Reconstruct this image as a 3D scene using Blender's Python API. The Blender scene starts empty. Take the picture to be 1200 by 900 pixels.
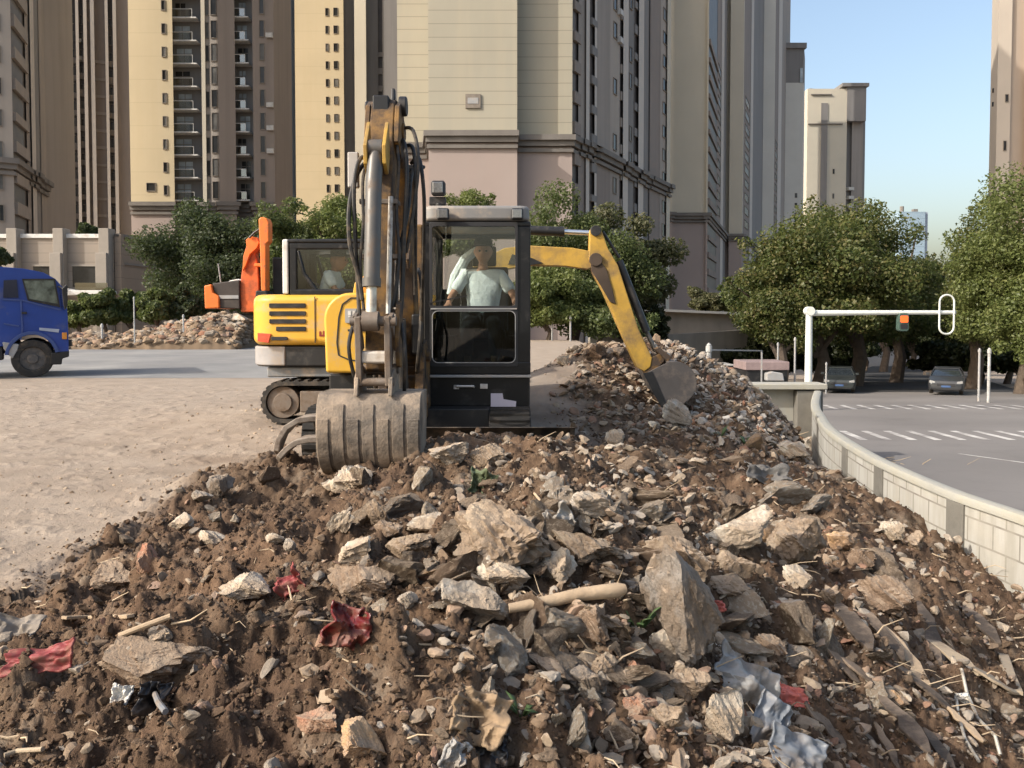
import bpy, bmesh, math, random
import numpy as np
from mathutils import Vector, Matrix
R = math.radians
rnd = random.Random(7)
nrg = np.random.default_rng(11)
SC = bpy.context.scene
COL = SC.collection

# ------------------------------------------------------------------ camera
F_PX, PY0, TILT, CAM_Z = 950.0, 401.0, R(2.0), 1.35
cd = bpy.data.cameras.new('camera'); cam = bpy.data.objects.new('camera', cd); COL.objects.link(cam)
cd.sensor_width = 36; cd.lens = F_PX / 1200 * 36; cd.shift_y = -(450 - PY0) / 1200
cd.clip_start = .05; cd.clip_end = 5000
cam.location = (0, 0, CAM_Z); cam.rotation_euler = (R(90) - TILT, 0, 0)
SC.camera = cam
CT, ST = math.cos(TILT), math.sin(TILT)

def ray(px, py):
    u = (px - 600) / F_PX; v = (PY0 - py) / F_PX
    return u / (CT + v * ST), (-ST + v * CT) / (CT + v * ST)      # dX/dY, dZ/dY
def P(px, py, Y):
    a, b = ray(px, py)
    return Vector((a * Y, Y, CAM_Z + b * Y))
def PX(px, Y): return (px - 600) / F_PX * Y
def PZ(py, Y): return CAM_Z + ray(600, py)[1] * Y

# ------------------------------------------------------------------ light
sun_v = Vector((-.75, -.35, .57)).normalized()
sd = bpy.data.lights.new('sun', 'SUN'); so = bpy.data.objects.new('sun', sd); COL.objects.link(so)
sd.energy = 2.8; sd.angle = R(.53); sd.color = (1, .945, .86)
so.rotation_mode = 'QUATERNION'; so.rotation_quaternion = sun_v.to_track_quat('Z', 'Y')
so.location = sun_v * 50
w = bpy.data.worlds.new('World'); SC.world = w; w.use_nodes = True
nt = w.node_tree; nt.nodes.clear()
sk = nt.nodes.new('ShaderNodeTexSky'); sk.sky_type = 'NISHITA'; sk.sun_disc = False
sk.sun_elevation = math.asin(sun_v.z); sk.sun_rotation = math.atan2(sun_v.x, sun_v.y)
sk.air_density = 1.2; sk.dust_density = 4.6; sk.ozone_density = 0.5
bg = nt.nodes.new('ShaderNodeBackground'); bg.inputs[1].default_value = .15
wo = nt.nodes.new('ShaderNodeOutputWorld')
nt.links.new(sk.outputs[0], bg.inputs[0]); nt.links.new(bg.outputs[0], wo.inputs[0])
SC.view_settings.view_transform = 'Standard'; SC.view_settings.look = 'None'
SC.view_settings.exposure = 0.82; SC.view_settings.gamma = 1
SC.render.engine = 'CYCLES'
SC.cycles.max_bounces = 7; SC.cycles.transparent_max_bounces = 16
SC.cycles.sample_clamp_indirect = 6
SC.cycles.use_denoising = True

# ------------------------------------------------------------------ materials
MATS = {}
def c4(c): return (c[0], c[1], c[2], 1)
class NT:
    def __init__(s, name):
        s.m = bpy.data.materials.new(name); s.m.use_nodes = True
        s.t = s.m.node_tree; s.t.nodes.clear()
        s.out = s.n('ShaderNodeOutputMaterial')
        s.b = s.n('ShaderNodeBsdfPrincipled'); s.l(s.b.outputs[0], s.out.inputs[0])
        s.tc = s.n('ShaderNodeTexCoord')
    def n(s, t, **k):
        x = s.t.nodes.new(t)
        for a, b in k.items(): setattr(x, a, b)
        return x
    def l(s, a, b): s.t.links.new(a, b)
    def noise(s, scale, detail=6, rough=.6, vec=None, dist=0):
        x = s.n('ShaderNodeTexNoise'); x.inputs['Scale'].default_value = scale; x.inputs['Detail'].default_value = detail
        x.inputs['Roughness'].default_value = rough; x.inputs['Distortion'].default_value = dist
        s.l(vec or s.tc.outputs['Object'], x.inputs['Vector']); return x.outputs['Fac']
    def ramp(s, fac, stops, interp='LINEAR'):
        x = s.n('ShaderNodeValToRGB'); cr = x.color_ramp; cr.interpolation = interp
        while len(cr.elements) > 1: cr.elements.remove(cr.elements[-1])
        for i, (p, c) in enumerate(stops):
            e = cr.elements[0] if i == 0 else cr.elements.new(p)
            e.position = p; e.color = c4(c) if hasattr(c, '__len__') else (c, c, c, 1)
        s.l(fac, x.inputs[0]); return x.outputs[0]
    def mix(s, fac, a, b, mode='MIX'):
        x = s.n('ShaderNodeMix', data_type='RGBA', blend_type=mode)
        for v, i in ((fac, 0), (a, 6), (b, 7)):
            if hasattr(v, 'links'): s.l(v, x.inputs[i])
            elif i == 0: x.inputs[0].default_value = v
            else: x.inputs[i].default_value = c4(v)
        return x.outputs[2]
    def math(s, op, a, b=None):
        x = s.n('ShaderNodeMath', operation=op)
        for v, i in ((a, 0), (b, 1)):
            if v is None: continue
            if hasattr(v, 'links'): s.l(v, x.inputs[i])
            else: x.inputs[i].default_value = v
        return x.outputs[0]
    def bump(s, h, strength, dist=.02, prev=None):
        x = s.n('ShaderNodeBump'); x.inputs['Strength'].default_value = strength; x.inputs['Distance'].default_value = dist
        s.l(h, x.inputs['Height'])
        if prev: s.l(prev, x.inputs['Normal'])
        return x.outputs[0]

def mat(name, base, rough=.6, metal=0., var=.18, vs=3., dirt=None, bump=.0, bs=40., joint=None, spec=.4, bdist=.02, streak=None, coat=0):
    if name in MATS: return MATS[name]
    k = NT(name)
    lo = [max(0, x * (1 - var)) for x in base]; hi = [min(1, x * (1 + var)) for x in base]
    col = k.ramp(k.noise(vs), [(.3, lo), (.7, hi)])
    rg = None
    if streak:            # vertical weather streaks: (colour, amount, horizontal scale)
        mp = k.n('ShaderNodeMapping'); mp.inputs['Scale'].default_value = (streak[2], streak[2], streak[2] * .06)
        k.l(k.tc.outputs['Object'], mp.inputs[0])
        f = k.ramp(k.noise(1., 5, .6, mp.outputs[0]), [(.45, 0), (.75, streak[1])])
        col = k.mix(f, col, streak[0])
    if joint:             # horizontal joints in cladding
        sp = k.n('ShaderNodeSeparateXYZ'); k.l(k.tc.outputs['Object'], sp.inputs[0])
        f = k.math('LESS_THAN', k.math('MODULO', k.math('ADD', sp.outputs[2], 200.), joint[0]), joint[1])
        col = k.mix(k.math('MULTIPLY', f, joint[2]), col, [x * .45 for x in base])
    if dirt:              # (colour, amount 0..1, scale)
        t = 1 - dirt[1]
        f = k.ramp(k.noise(dirt[2], 8, .7), [(max(0, .30 + .4 * t - .12), 0), (min(1, .30 + .4 * t + .12), 1)])
        col = k.mix(f, col, dirt[0])
        rg = k.ramp(f, [(0, rough), (1, .9)])
    k.l(col, k.b.inputs['Base Color'])
    if rg: k.l(rg, k.b.inputs['Roughness'])
    else: k.b.inputs['Roughness'].default_value = rough
    k.b.inputs['Metallic'].default_value = metal; k.b.inputs['Specular IOR Level'].default_value = spec
    if coat: k.b.inputs['Coat Weight'].default_value = coat
    if bump: k.l(k.bump(k.noise(bs, 8, .65), bump, bdist), k.b.inputs['Normal'])
    MATS[name] = k.m
    return k.m

def glass(name, tint, refl=.12, rough=.02):
    k = NT(name); k.t.nodes.remove(k.b)
    tr = k.n('ShaderNodeBsdfTransparent'); tr.inputs[0].default_value = c4(tint)
    gl = k.n('ShaderNodeBsdfGlossy'); gl.inputs['Roughness'].default_value = rough; gl.inputs[0].default_value = (1, 1, 1, 1)
    lw = k.n('ShaderNodeLayerWeight'); lw.inputs[0].default_value = .25
    f = k.math('ADD', k.math('MULTIPLY', lw.outputs['Fresnel'], .7), refl * .5)
    dust = k.n('ShaderNodeBsdfDiffuse'); dust.inputs[0].default_value = (.45, .42, .38, 1)
    mx = k.n('ShaderNodeMixShader'); k.l(f, mx.inputs[0]); k.l(tr.outputs[0], mx.inputs[1]); k.l(gl.outputs[0], mx.inputs[2])
    m2 = k.n('ShaderNodeMixShader'); k.l(k.ramp(k.noise(5, 6), [(.5, .0), (.85, .02)]), m2.inputs[0])
    k.l(mx.outputs[0], m2.inputs[1]); k.l(dust.outputs[0], m2.inputs[2]); k.l(m2.outputs[0], k.out.inputs[0])
    MATS[name] = k.m
    return k.m

MUD = (.15, .10, .065)
DUST = (.36, .29, .22)
yellow = mat('yellow_paint', (.58, .335, .04), .42, var=.06, vs=2, dirt=(DUST, .16, 3.5), bump=.04, bs=30)
yellow_arm = mat('muddy_shaded_yellow', (.24, .125, .025), .55, var=.3, vs=4, dirt=((.065, .046, .034), .66, 4.5), bump=.2, bs=30)  # mud, deepened so the arm's backlit shade sits in the colour too
yellow_boom = mat('worn_yellow_paint', (.44, .265, .045), .5, var=.18, vs=4, dirt=((.17, .115, .06), .36, 3), bump=.06, bs=30)
orange = mat('orange_paint', (.72, .17, .03), .45, var=.1, vs=2, dirt=(MUD, .12, 3))
cab_black = mat('clean_black_paint', (.010, .010, .011), .32, var=.25, vs=4, dirt=((.06, .052, .045), .08, 5))
black = mat('black_paint', (.016, .016, .017), .42, var=.25, vs=4, dirt=((.07, .06, .05), .15, 4))
black_soft = mat('black_plastic', (.022, .022, .024), .55, var=.2)
rubber = mat('dusty_rubber', (.030, .028, .026), .85, var=.3, vs=8, dirt=((.12, .095, .07), .25, 6), bump=.2, bs=30)
dark_rubber = mat('dark_rubber', (.012, .011, .010), .85, var=.3, vs=8, dirt=((.05, .04, .03), .2, 6), bump=.2, bs=30)
steel = mat('worn_steel', (.20, .17, .145), .55, .35, var=.3, vs=6, dirt=((.15, .11, .08), .5, 6), bump=.2, bs=25)
bucket_m = mat('bucket_steel', (.12, .102, .085), .6, .2, var=.35, vs=5, dirt=((.34, .27, .205), .44, 4), bump=.6, bs=18, streak=((.08, .065, .05), .6, 7))
cyl_m = mat('cylinder_grey', (.10, .095, .088), .42, .2, var=.15, vs=6, dirt=(MUD, .15, 6))
chrome = mat('chrome_rod', (.75, .75, .74), .16, .9, var=.05)
white_p = mat('white_paint', (.60, .59, .56), .45, var=.08, dirt=(DUST, .18, 4))
post_p = mat('post_grey', (.40, .40, .39), .6, var=.1, dirt=((.2, .19, .17), .3, 4))
grey_p = mat('grey_paint', (.30, .30, .30), .5, var=.1, dirt=(DUST, .2, 4))
roof_p = mat('cab_roof_grey', (.19, .185, .18), .5, var=.1, dirt=(DUST, .3, 4))
cab_glass = glass('cab_glass', (.87, .89, .885), .05)
dark_glass = glass('smoked_glass', (.42, .48, .47), .06)
lens = mat('lamp_lens', (.22, .22, .22), .12, .5, var=.25, vs=60)
skin = mat('skin', (.40, .22, .14), .55, var=.1, vs=15)
shirt = mat('pale_teal_shirt', (.74, .83, .82), .85, var=.08, vs=12, bump=1.0, bs=9, bdist=.03)
trousers = mat('dark_trousers', (.05, .05, .06), .9, var=.2, bump=.2)
cap_m = mat('black_cap', (.006, .006, .007), .8)

# ------------------------------------------------------------------ mesh builder
def rootloc(o):
    v = Vector((0, 0, 0))
    while o is not None: v += o.location; o = o.parent
    return v
def tag(o, label=None, cat=None, group=None, kind=None):
    if label: o['label'] = label
    if cat: o['category'] = cat
    if group: o['group'] = group
    if kind: o['kind'] = kind
    return o
def thing(name, label, cat, loc, group=None):
    o = bpy.data.objects.new(name, None); COL.objects.link(o); o.location = loc; o.empty_display_size = .2
    return tag(o, label, cat, group)
def link_mesh(name, me, parent=None, loc=None):
    o = bpy.data.objects.new(name, me); COL.objects.link(o)
    if parent: o.parent = parent
    if loc is not None: o.location = loc
    return o
def np_mesh(name, V, Fc, mats, smooth=False, midx=None):
    """V (n,3), Fc (m,k) same-size faces"""
    me = bpy.data.meshes.new(name); V = np.asarray(V, np.float32); Fc = np.asarray(Fc, np.int32)
    k = Fc.shape[1]
    me.vertices.add(len(V)); me.vertices.foreach_set('co', V.ravel())
    me.loops.add(Fc.size); me.loops.foreach_set('vertex_index', Fc.ravel())
    me.polygons.add(len(Fc)); me.polygons.foreach_set('loop_start', np.arange(0, Fc.size, k, dtype=np.int32))
    me.polygons.foreach_set('use_smooth', np.full(len(Fc), smooth))
    if midx is not None: me.polygons.foreach_set('material_index', np.asarray(midx, np.int32))
    for m in mats: me.materials.append(m)
    me.update(calc_edges=True)
    return me

class MB:
    def __init__(s): s.v = []; s.f = []; s.mi = []; s.cur = 0
    def mark(s, i): s.cur = i; return s
    def add(s, vs, fs):
        o = len(s.v); s.v += [tuple(v) for v in vs]; s.f += [[i + o for i in f] for f in fs]; s.mi += [s.cur] * len(fs); return s
    def box(s, x0, x1, y0, y1, z0, z1, M=None):
        vs = [Vector((x, y, z)) for z in (z0, z1) for y in (y0, y1) for x in (x0, x1)]
        if M is not None: vs = [M @ v for v in vs]
        return s.add(vs, [(0, 2, 3, 1), (4, 5, 7, 6), (0, 1, 5, 4), (2, 6, 7, 3), (0, 4, 6, 2), (1, 3, 7, 5)])
    def bar(s, p0, p1, wx, wy, up=(0, 0, 1)):
        """rectangular bar between two points"""
        p0, p1 = Vector(p0), Vector(p1); d = p1 - p0; L = d.length; d.normalize()
        u = Vector(up)
        if abs(d.dot(u)) > .98: u = Vector((1, 0, 0))
        a = d.cross(u).normalized(); b = a.cross(d).normalized()
        M = Matrix((( a.x, b.x, d.x, p0.x), (a.y, b.y, d.y, p0.y), (a.z, b.z, d.z, p0.z), (0, 0, 0, 1)))
        return s.box(-wx / 2, wx / 2, -wy / 2, wy / 2, 0, L, M)
    def tube(s, pts, r, seg=10, caps=True):
        pts = [Vector(p) for p in pts]; n = len(pts)
        rs = r if hasattr(r, '__len__') else [r] * n
        vs = []; a = None
        for i, p in enumerate(pts):
            d = (pts[min(i + 1, n - 1)] - pts[max(i - 1, 0)]).normalized()
            if a is None:
                a = d.cross(Vector((0, 0, 1)) if abs(d.z) < .9 else Vector((1, 0, 0))).normalized()
            else:
                a = (a - d * a.dot(d)).normalized()
            b = d.cross(a)
            for j in range(seg):
                t = 2 * math.pi * j / seg
                vs.append(p + (a * math.cos(t) + b * math.sin(t)) * rs[i])
        fs = [(i * seg + j, i * seg + (j + 1) % seg, (i + 1) * seg + (j + 1) % seg, (i + 1) * seg + j) for i in range(n - 1) for j in range(seg)]
        if caps: fs += [tuple(range(seg))[::-1], tuple((n - 1) * seg + j for j in range(seg))]
        return s.add(vs, fs)
    def prism(s, poly, axis, d0, d1):
        """poly: 2D points; axis 'x' -> (y,z), 'y' -> (x,z), 'z' -> (x,y)"""
        def p3(a, b, d): return {'x': (d, a, b), 'y': (a, d, b), 'z': (a, b, d)}[axis]
        n = len(poly)
        vs = [p3(a, b, d0) for a, b in poly] + [p3(a, b, d1) for a, b in poly]
        return s.add(vs, [tuple(range(n)), tuple(range(2 * n - 1, n - 1, -1))] + [(i, i + n, (i + 1) % n + n, (i + 1) % n) for i in range(n)])
    def ring(s, c, axis, r0, r1, w, seg=24):
        """disc / annulus solid centred c, along axis ('x' or 'y'), half-width w"""
        pts = [(math.cos(2 * math.pi * i / seg), math.sin(2 * math.pi * i / seg)) for i in range(seg)]
        def p3(a, b, d): return (c[0] + d, c[1] + a, c[2] + b) if axis == 'x' else (c[0] + a, c[1] + d, c[2] + b)
        if r0 <= 0: return s.prism([( (c[1] if axis == 'x' else c[0]) + a * r1, c[2] + b * r1) for a, b in pts], axis, (c[0] if axis == 'x' else c[1]) - w, (c[0] if axis == 'x' else c[1]) + w)
        vs = [p3(a * r, b * r, d) for d in (-w, w) for r in (r0, r1) for a, b in pts]; n = seg; fs = []
        for i in range(n):
            j = (i + 1) % n
            fs += [(i, j, n + j, n + i), (2 * n + i, 3 * n + i, 3 * n + j, 2 * n + j), (n + i, n + j, 3 * n + j, 3 * n + i), (i, 2 * n + i, 2 * n + j, j)]
        return s.add(vs, fs)
    def build(s, name, m, parent=None, bevel=0, smooth=True, loc=None, seg=2, ang=35, subdiv=0):
        me = bpy.data.meshes.new(name)
        off = rootloc(parent) if parent else Vector(loc or (0, 0, 0))
        me.from_pydata([(a - off.x, b - off.y, c - off.z) for a, b, c in s.v], [], s.f)
        for q in (m if isinstance(m, (list, tuple)) else [m]): me.materials.append(q)
        me.polygons.foreach_set('material_index', s.mi)
        bm = bmesh.new(); bm.from_mesh(me); bmesh.ops.recalc_face_normals(bm, faces=bm.faces[:]); bm.to_mesh(me); bm.free()
        if smooth:
            me.polygons.foreach_set('use_smooth', [True] * len(me.polygons)); me.set_sharp_from_angle(angle=R(ang))
        o = link_mesh(name, me, parent, None if parent else off)
        if bevel:
            b = o.modifiers.new('bevel', 'BEVEL'); b.width = bevel; b.segments = seg; b.limit_method = 'ANGLE'; b.angle_limit = R(40); b.harden_normals = smooth
        return o

def arc(cx, cy, r, a0, a1, n):
    return [(cx + r * math.cos(R(a0 + (a1 - a0) * i / n)), cy + r * math.sin(R(a0 + (a1 - a0) * i / n))) for i in range(n + 1)]
def rrect(x0, x1, y0, y1, r, n=4):
    return arc(x1 - r, y1 - r, r, 0, 90, n) + arc(x0 + r, y1 - r, r, 90, 180, n) + arc(x0 + r, y0 + r, r, 180, 270, n) + arc(x1 - r, y0 + r, r, 270, 360, n)
def frame2(s, outer, inner, axis, d0, d1):
    """ring between two equal-length 2D loops, as a solid, added to MB s"""
    def p3(a, b, d): return {'x': (d, a, b), 'y': (a, d, b), 'z': (a, b, d)}[axis]
    n = len(outer); vs = [p3(a, b, d) for d in (d0, d1) for L in (outer, inner) for a, b in L]; fs = []
    for i in range(n):
        j = (i + 1) % n
        fs += [(i, j, n + j, n + i), (2 * n + i, 3 * n + i, 3 * n + j, 2 * n + j), (i, 2 * n + i, 2 * n + j, j), (n + i, n + j, 3 * n + j, 3 * n + i)]
    s.add(vs, fs)

# ------------------------------------------------------------------ noise
def _h(ix, iy, seed):
    h = (ix.astype(np.int64) * 374761393 + iy.astype(np.int64) * 668265263 + seed * 974711) & 0xffffffff
    h = ((h ^ (h >> 13)) * 1274126177) & 0xffffffff
    h = ((h ^ (h >> 16)) * 2246822519) & 0xffffffff
    return ((h ^ (h >> 15)) & 0xffff) / 65535.
def vnoise(x, y, seed=0):
    ix = np.floor(x); iy = np.floor(y); fx = x - ix; fy = y - iy
    fx = fx * fx * fx * (fx * (fx * 6 - 15) + 10); fy = fy * fy * fy * (fy * (fy * 6 - 15) + 10)
    a = _h(ix, iy, seed); b = _h(ix + 1, iy, seed); c = _h(ix, iy + 1, seed); d = _h(ix + 1, iy + 1, seed)
    return (a + (b - a) * fx) * (1 - fy) + (c + (d - c) * fx) * fy
def fbm(x, y, o=5, seed=0, g=.5):
    s = 0; a = 1; t = 0
    for i in range(o):
        s = s + a * vnoise(x * 2 ** i + 17.3 * i, y * 2 ** i - 9.1 * i, seed + i); t += a; a *= g
    return s / t
def cell(x, y, seed=0):
    """bumps: dome height of the nearest random site and a per-site random"""
    ix = np.floor(x); iy = np.floor(y); best = np.full(x.shape, 9.); rv = np.zeros(x.shape)
    for dx in (-1, 0, 1):
        for dy in (-1, 0, 1):
            jx = ix + dx; jy = iy + dy
            d = (jx + _h(jx, jy, seed) - x) ** 2 + (jy + _h(jx, jy, seed + 5) - y) ** 2
            m = d < best; best = np.where(m, d, best); rv = np.where(m, _h(jx, jy, seed + 9), rv)
    return np.sqrt(best), rv
# ------------------------------------------------------------------ terrain
CTRL = [(-2.6, y, 0) for y in (1, 2.5, 4, 5.5, 7, 8.5, 10, 12, 14)] + [(-4.5, y, 0) for y in (1, 4, 7, 10, 14)] + [(-8, y, 0) for y in (5, 9, 14)] + \
 [(x, 15.2, 0) for x in (-6, -3, 0, 2, 3.6)] + [(x, 16.5, 0) for x in (-12, -8, -3, 0, 3.)] + [
 (-1.26, 2, .2), (-1.9, 2.2, .1), (-.3, 1.6, .34), (-.3, 2, .42), (-.2, 3, .46), (0, 4, .43), (.2, 4.8, .36), (-.9, 3.2, .3), (-1.5, 3.2, .17), (-1.6, 4.5, .15), (-.9, 4.6, .25),
 (-1.7, 6, .12), (-1, 5.5, .2), (-1, 5.9, .2), (-.3, 6.0, .31), (.4, 6.2, .33), (1, 6.3, .2), (-.3, 6.35, .35), (.1, 6.4, .35), (.5, 6.5, .26), (-1.9, 6.1, .16), (-1.2, 6.2, .24), (-1.6, 6.3, .22), (-2, 7.5, .03), (-1, 7.1, .03), (0, 7.2, .02), (.3, 8.5, .02), (-1, 9, 0), (-2, 9.5, .04), (-3, 10.3, .06), (-1.5, 10.5, .06), (-1, 11.5, .03),
 (.55, 3, .36), (.5, 3.4, .42), (.42, 2.4, .33), (.95, 3, .0), (.85, 2.3, .02), (.4, 1.5, .2), (1.3, 2, -.2), (2, 3.2, -.44), (2.7, 4.3, -.6), (3.85, 6.1, -.83), (3.63, 6.9, -.62), (3.37, 8, -.46), (3.45, 9.5, -.5), (4.15, 11, -.85), (4.55, 12, -1.05), (3.7, 10.3, -.55),
 (2.37, 7.5, -.17), (1.58, 5, -.08), (2.1, 4.6, -.26), (3, 2, -.9), (3.8, 4, -1.0), (4., 2, -1.2), (.9, 4.2, .24), (1.3, 6.8, -.03), (2.9, 6, -.42), (1.2, 8, -.02),
 (1.2, 11.7, .86), (2.2, 12.4, .9), (3.2, 12.6, .53), (4.0, 12.5, -.1), (4.25, 12.3, -.4), (.2, 9.2, .16), (1, 9.2, .06), (1.9, 9.2, -.07), (1.3, 10.4, .36), (2, 10.6, .03), (2.9, 10.6, .02), (3, 11.5, .35), (.35, 10.8, .55),
 (1.5, 14, .1), (3, 14.3, .1), (4.3, 13.6, -.2), (.1, 12.2, .3), (-.2, 13.5, 0), (5.1, 14, -1.25), (6, 16, -1.2), (5, 15.8, -.9), (4.7, 14.6, -.7), (4.6, 12.6, -1.05)]
CP = np.array(CTRL, float); EPS = .25
def _phi(r2): return np.sqrt(r2 + EPS * EPS)
_D = ((CP[:, None, :2] - CP[None, :, :2]) ** 2).sum(-1)
_A = np.zeros((len(CP) + 1,) * 2); _A[:-1, :-1] = _phi(_D); _A[:-1, -1] = 1; _A[-1, :-1] = 1
_W = np.linalg.solve(_A, np.append(CP[:, 2], 0))
def base_h(x, y):
    out = np.full(x.shape, _W[-1])
    for i in range(len(CP)): out = out + _W[i] * _phi((x - CP[i, 0]) ** 2 + (y - CP[i, 1]) ** 2)
    return out
def sstep(a, b, x):
    t = np.clip((x - a) / (b - a), 0, 1); return t * t * (3 - 2 * t)
def soil_mask(x, y):
    """1 on the spoil heaps, 0 on the trodden site ground"""
    n = (fbm(x * 1.3, y * 1.3, 4, 40) - .5) * 1.3
    left = sstep(-.30, .22, (x + 2.45 + n * .55) )
    far = sstep(7.4, 6.3, y + n)
    right = sstep(.3, 1.2, x + n * .8 - .0)
    m = left * np.maximum(far, right * np.maximum(sstep(13.9, 13.2, y + n), sstep(3.2, 3.6, x)))
    return m
def H(x, y):
    x = np.asarray(x, float); y = np.asarray(y, float)
    b = base_h(x, y); m = soil_mask(x, y)
    # lumps of several sizes, warped
    wx = x + .12 * (fbm(x * 5, y * 5, 3, 3) - .5); wy = y + .12 * (fbm(x * 5 + 40, y * 5, 3, 4) - .5)
    c1, r1 = cell(wx * 3.6, wy * 3.6, 1); c2, r2 = cell(wx * 9, wy * 9, 2); c3, r3 = cell(wx * 24, wy * 24, 3)
    rough = (fbm(x * 1.7, y * 1.7, 3, 6) - .5) * .24 + (fbm(x * 4.5, y * 4.5, 3, 7) - .5) * .19
    lum = np.clip(.62 - c1, -.2, 1) * (r1 ** 2) * .20 + np.clip(.6 - c2, -.1, 1) * (.3 + r2) * .075 + np.clip(.62 - c3, -.1, 1) * (.3 + r3) * .032
    fine = (fbm(x * 22, y * 22, 5, 8, .66) - .5) * .07
    flat = (fbm(x * 2.2, y * 2.2, 5, 21) - .5) * .022 + np.clip(fbm(x * 7, y * 7, 4, 22) - .55, 0, 1) * .06 + (fbm(x * 40, y * 40, 2, 25) - .5) * .004
    k2 = sstep(9, 11, y)
    return b + m * (rough * (1 - .3 * k2) + lum * (1 - .35 * k2) + fine) + (1 - m) * flat * sstep(16.2, 14.5, y)

WALL = [(4.05, -1), (4.02, 3), (3.96, 5), (3.92, 6.2), (3.83, 7.1), (3.88, 8.5), (4.05, 9.8), (4.28, 11), (4.62, 12.2), (5.2, 14), (6.15, 16.4)]
WX = np.array([p[0] for p in WALL]); WY = np.array([p[1] for p in WALL])
def wall_x(y): return np.interp(y, WY, WX)
def z_road(y): return np.maximum(-1.4 - .05 * (np.asarray(y, float) - 12), -9.)

def soil_material():
    k = NT('site_soil')
    at = k.n('ShaderNodeAttribute', attribute_name='soil'); m = at.outputs['Fac']
    n1 = k.noise(2.2, 6); n2 = k.noise(14, 8, .7); n3 = k.noise(60, 6, .7); n4 = k.noise(.8, 4)
    soil = k.ramp(n2, [(.28, (.050, .032, .021)), (.5, (.100, .066, .043)), (.72, (.175, .124, .084))])
    red = k.ramp(n2, [(.3, (.095, .058, .037)), (.7, (.20, .125, .08))])
    grey = k.ramp(n2, [(.3, (.11, .09, .07)), (.7, (.28, .225, .17))])
    soil = k.mix(k.ramp(n4, [(.47, 0), (.60, .5)]), soil, red)
    soil = k.mix(k.ramp(k.noise(1.4, 5), [(.52, 0), (.62, .75)]), soil, k.ramp(n2, [(.3, (.042, .027, .019)), (.7, (.105, .066, .044))]))
    soil = k.mix(k.ramp(n1, [(.55, 0), (.68, .8)]), soil, grey)
    sand = k.ramp(n1, [(.3, (.26, .21, .165)), (.7, (.33, .275, .222))])
    sand = k.mix(k.ramp(n2, [(.55, 0), (.8, .3)]), sand, (.20, .15, .11))
    # far strip is paler, greyer concrete dust
    k.l(k.mix(m, sand, soil), k.b.inputs['Base Color'])
    k.b.inputs['Roughness'].default_value = .95; k.b.inputs['Specular IOR Level'].default_value = .15
    b1 = k.bump(n3, .8, .014); b2 = k.bump(k.noise(180, 4, .6), .4, .004, b1)
    k.l(b2, k.b.inputs['Normal'])
    return k.m
SOIL = soil_material()

def dirt_sheet():
    ys = np.concatenate([np.geomspace(.95, 9.5, 620), np.geomspace(9.55, 16.1, 170)])
    ps = np.linspace(-330, 1560, 860)
    X = (ps[None, :] - 600) / F_PX * ys[:, None]; Y = np.repeat(ys[:, None], len(ps), 1)
    lim = wall_x(ys)[:, None] + .06
    over = X > lim; X = np.where(over, lim, X)
    Z = H(X, Y)
    Z[-1, :] = np.where(X[-1, :] < 3.2, -.02, Z[-1, :])
    V = np.stack([X, Y, Z], -1).reshape(-1, 3)
    nr, nc = X.shape; i = np.arange(nr - 1)[:, None] * nc + np.arange(nc - 1)[None, :]
    keep = ~(over[:-1, :-1] & over[1:, :-1])
    Fc = np.stack([i, i + 1, i + nc + 1, i + nc], -1)[keep]
    me = np_mesh('dirt_heap', V, Fc, [SOIL], smooth=True)
    a = me.attributes.new('soil', 'FLOAT', 'POINT'); sm = soil_mask(X, Y); sm = np.maximum(sm, .62 * np.clip(fbm(X * 1.1, Y * 1.6, 5, 70) * 2.2 - .75, 0, 1) * np.clip((X + 4.6) / 2.2, 0, 1) * (X < 1)); a.data.foreach_set('value', sm.ravel().astype(np.float32))
    o = link_mesh('dirt_heap', me)
    tag(o, 'brown heap of dug earth and rubble across the foreground', 'dirt', kind='stuff')
dirt_sheet()

def ground_sheet():
    xs = np.array([-900, -400, -200, -100, -60, -40, -25, -15, -8, -4, -2.2, -1.5, 0, 2, 3.3, 3.5, 4.0, 4.3, 4.8, 5.3, 6.3, 6.8, 8, 12, 18, 25, 35, 50, 75, 110, 160, 240, 400, 900.])
    ys = np.array([-60, -20, -5, 0, 3, 6, 9, 12, 13.5, 15.3, 15.8, 16.6, 17, 22, 30, 36, 42, 44, 50, 60, 75, 90, 110, 140, 180, 250, 400, 800, 1600.])
    X, Y = np.meshgrid(xs, ys)
    def g(x, y):
        if y < 16.5: edge = float(wall_x(y)) + .2
        else: edge = 3.4
        zr = float(z_road(y)) - .12
        if x > edge: return min(zr, -1.0) if y < 43 else zr
        if y < 16.7 and x > 3.25: return -1.9
        if y < 15.5 and x > -1.6: return -1.9
        if y < 15.5 and x > -.85 * max(y, 1) - 1: return -.06
        if y > 42.5: return max(-.17 * (y - 42.5), -3.2)
        return -.001
    Z = np.vectorize(g)(X, Y)
    V = np.stack([X, Y, Z], -1).reshape(-1, 3); nr, nc = X.shape
    i = np.arange(nr - 1)[:, None] * nc + np.arange(nc - 1)[None, :]
    Fc = np.stack([i, i + 1, i + nc + 1, i + nc], -1).reshape(-1, 4)
    tag(link_mesh('ground', np_mesh('ground', V, Fc, [SOIL])), kind='structure')
ground_sheet()

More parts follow.
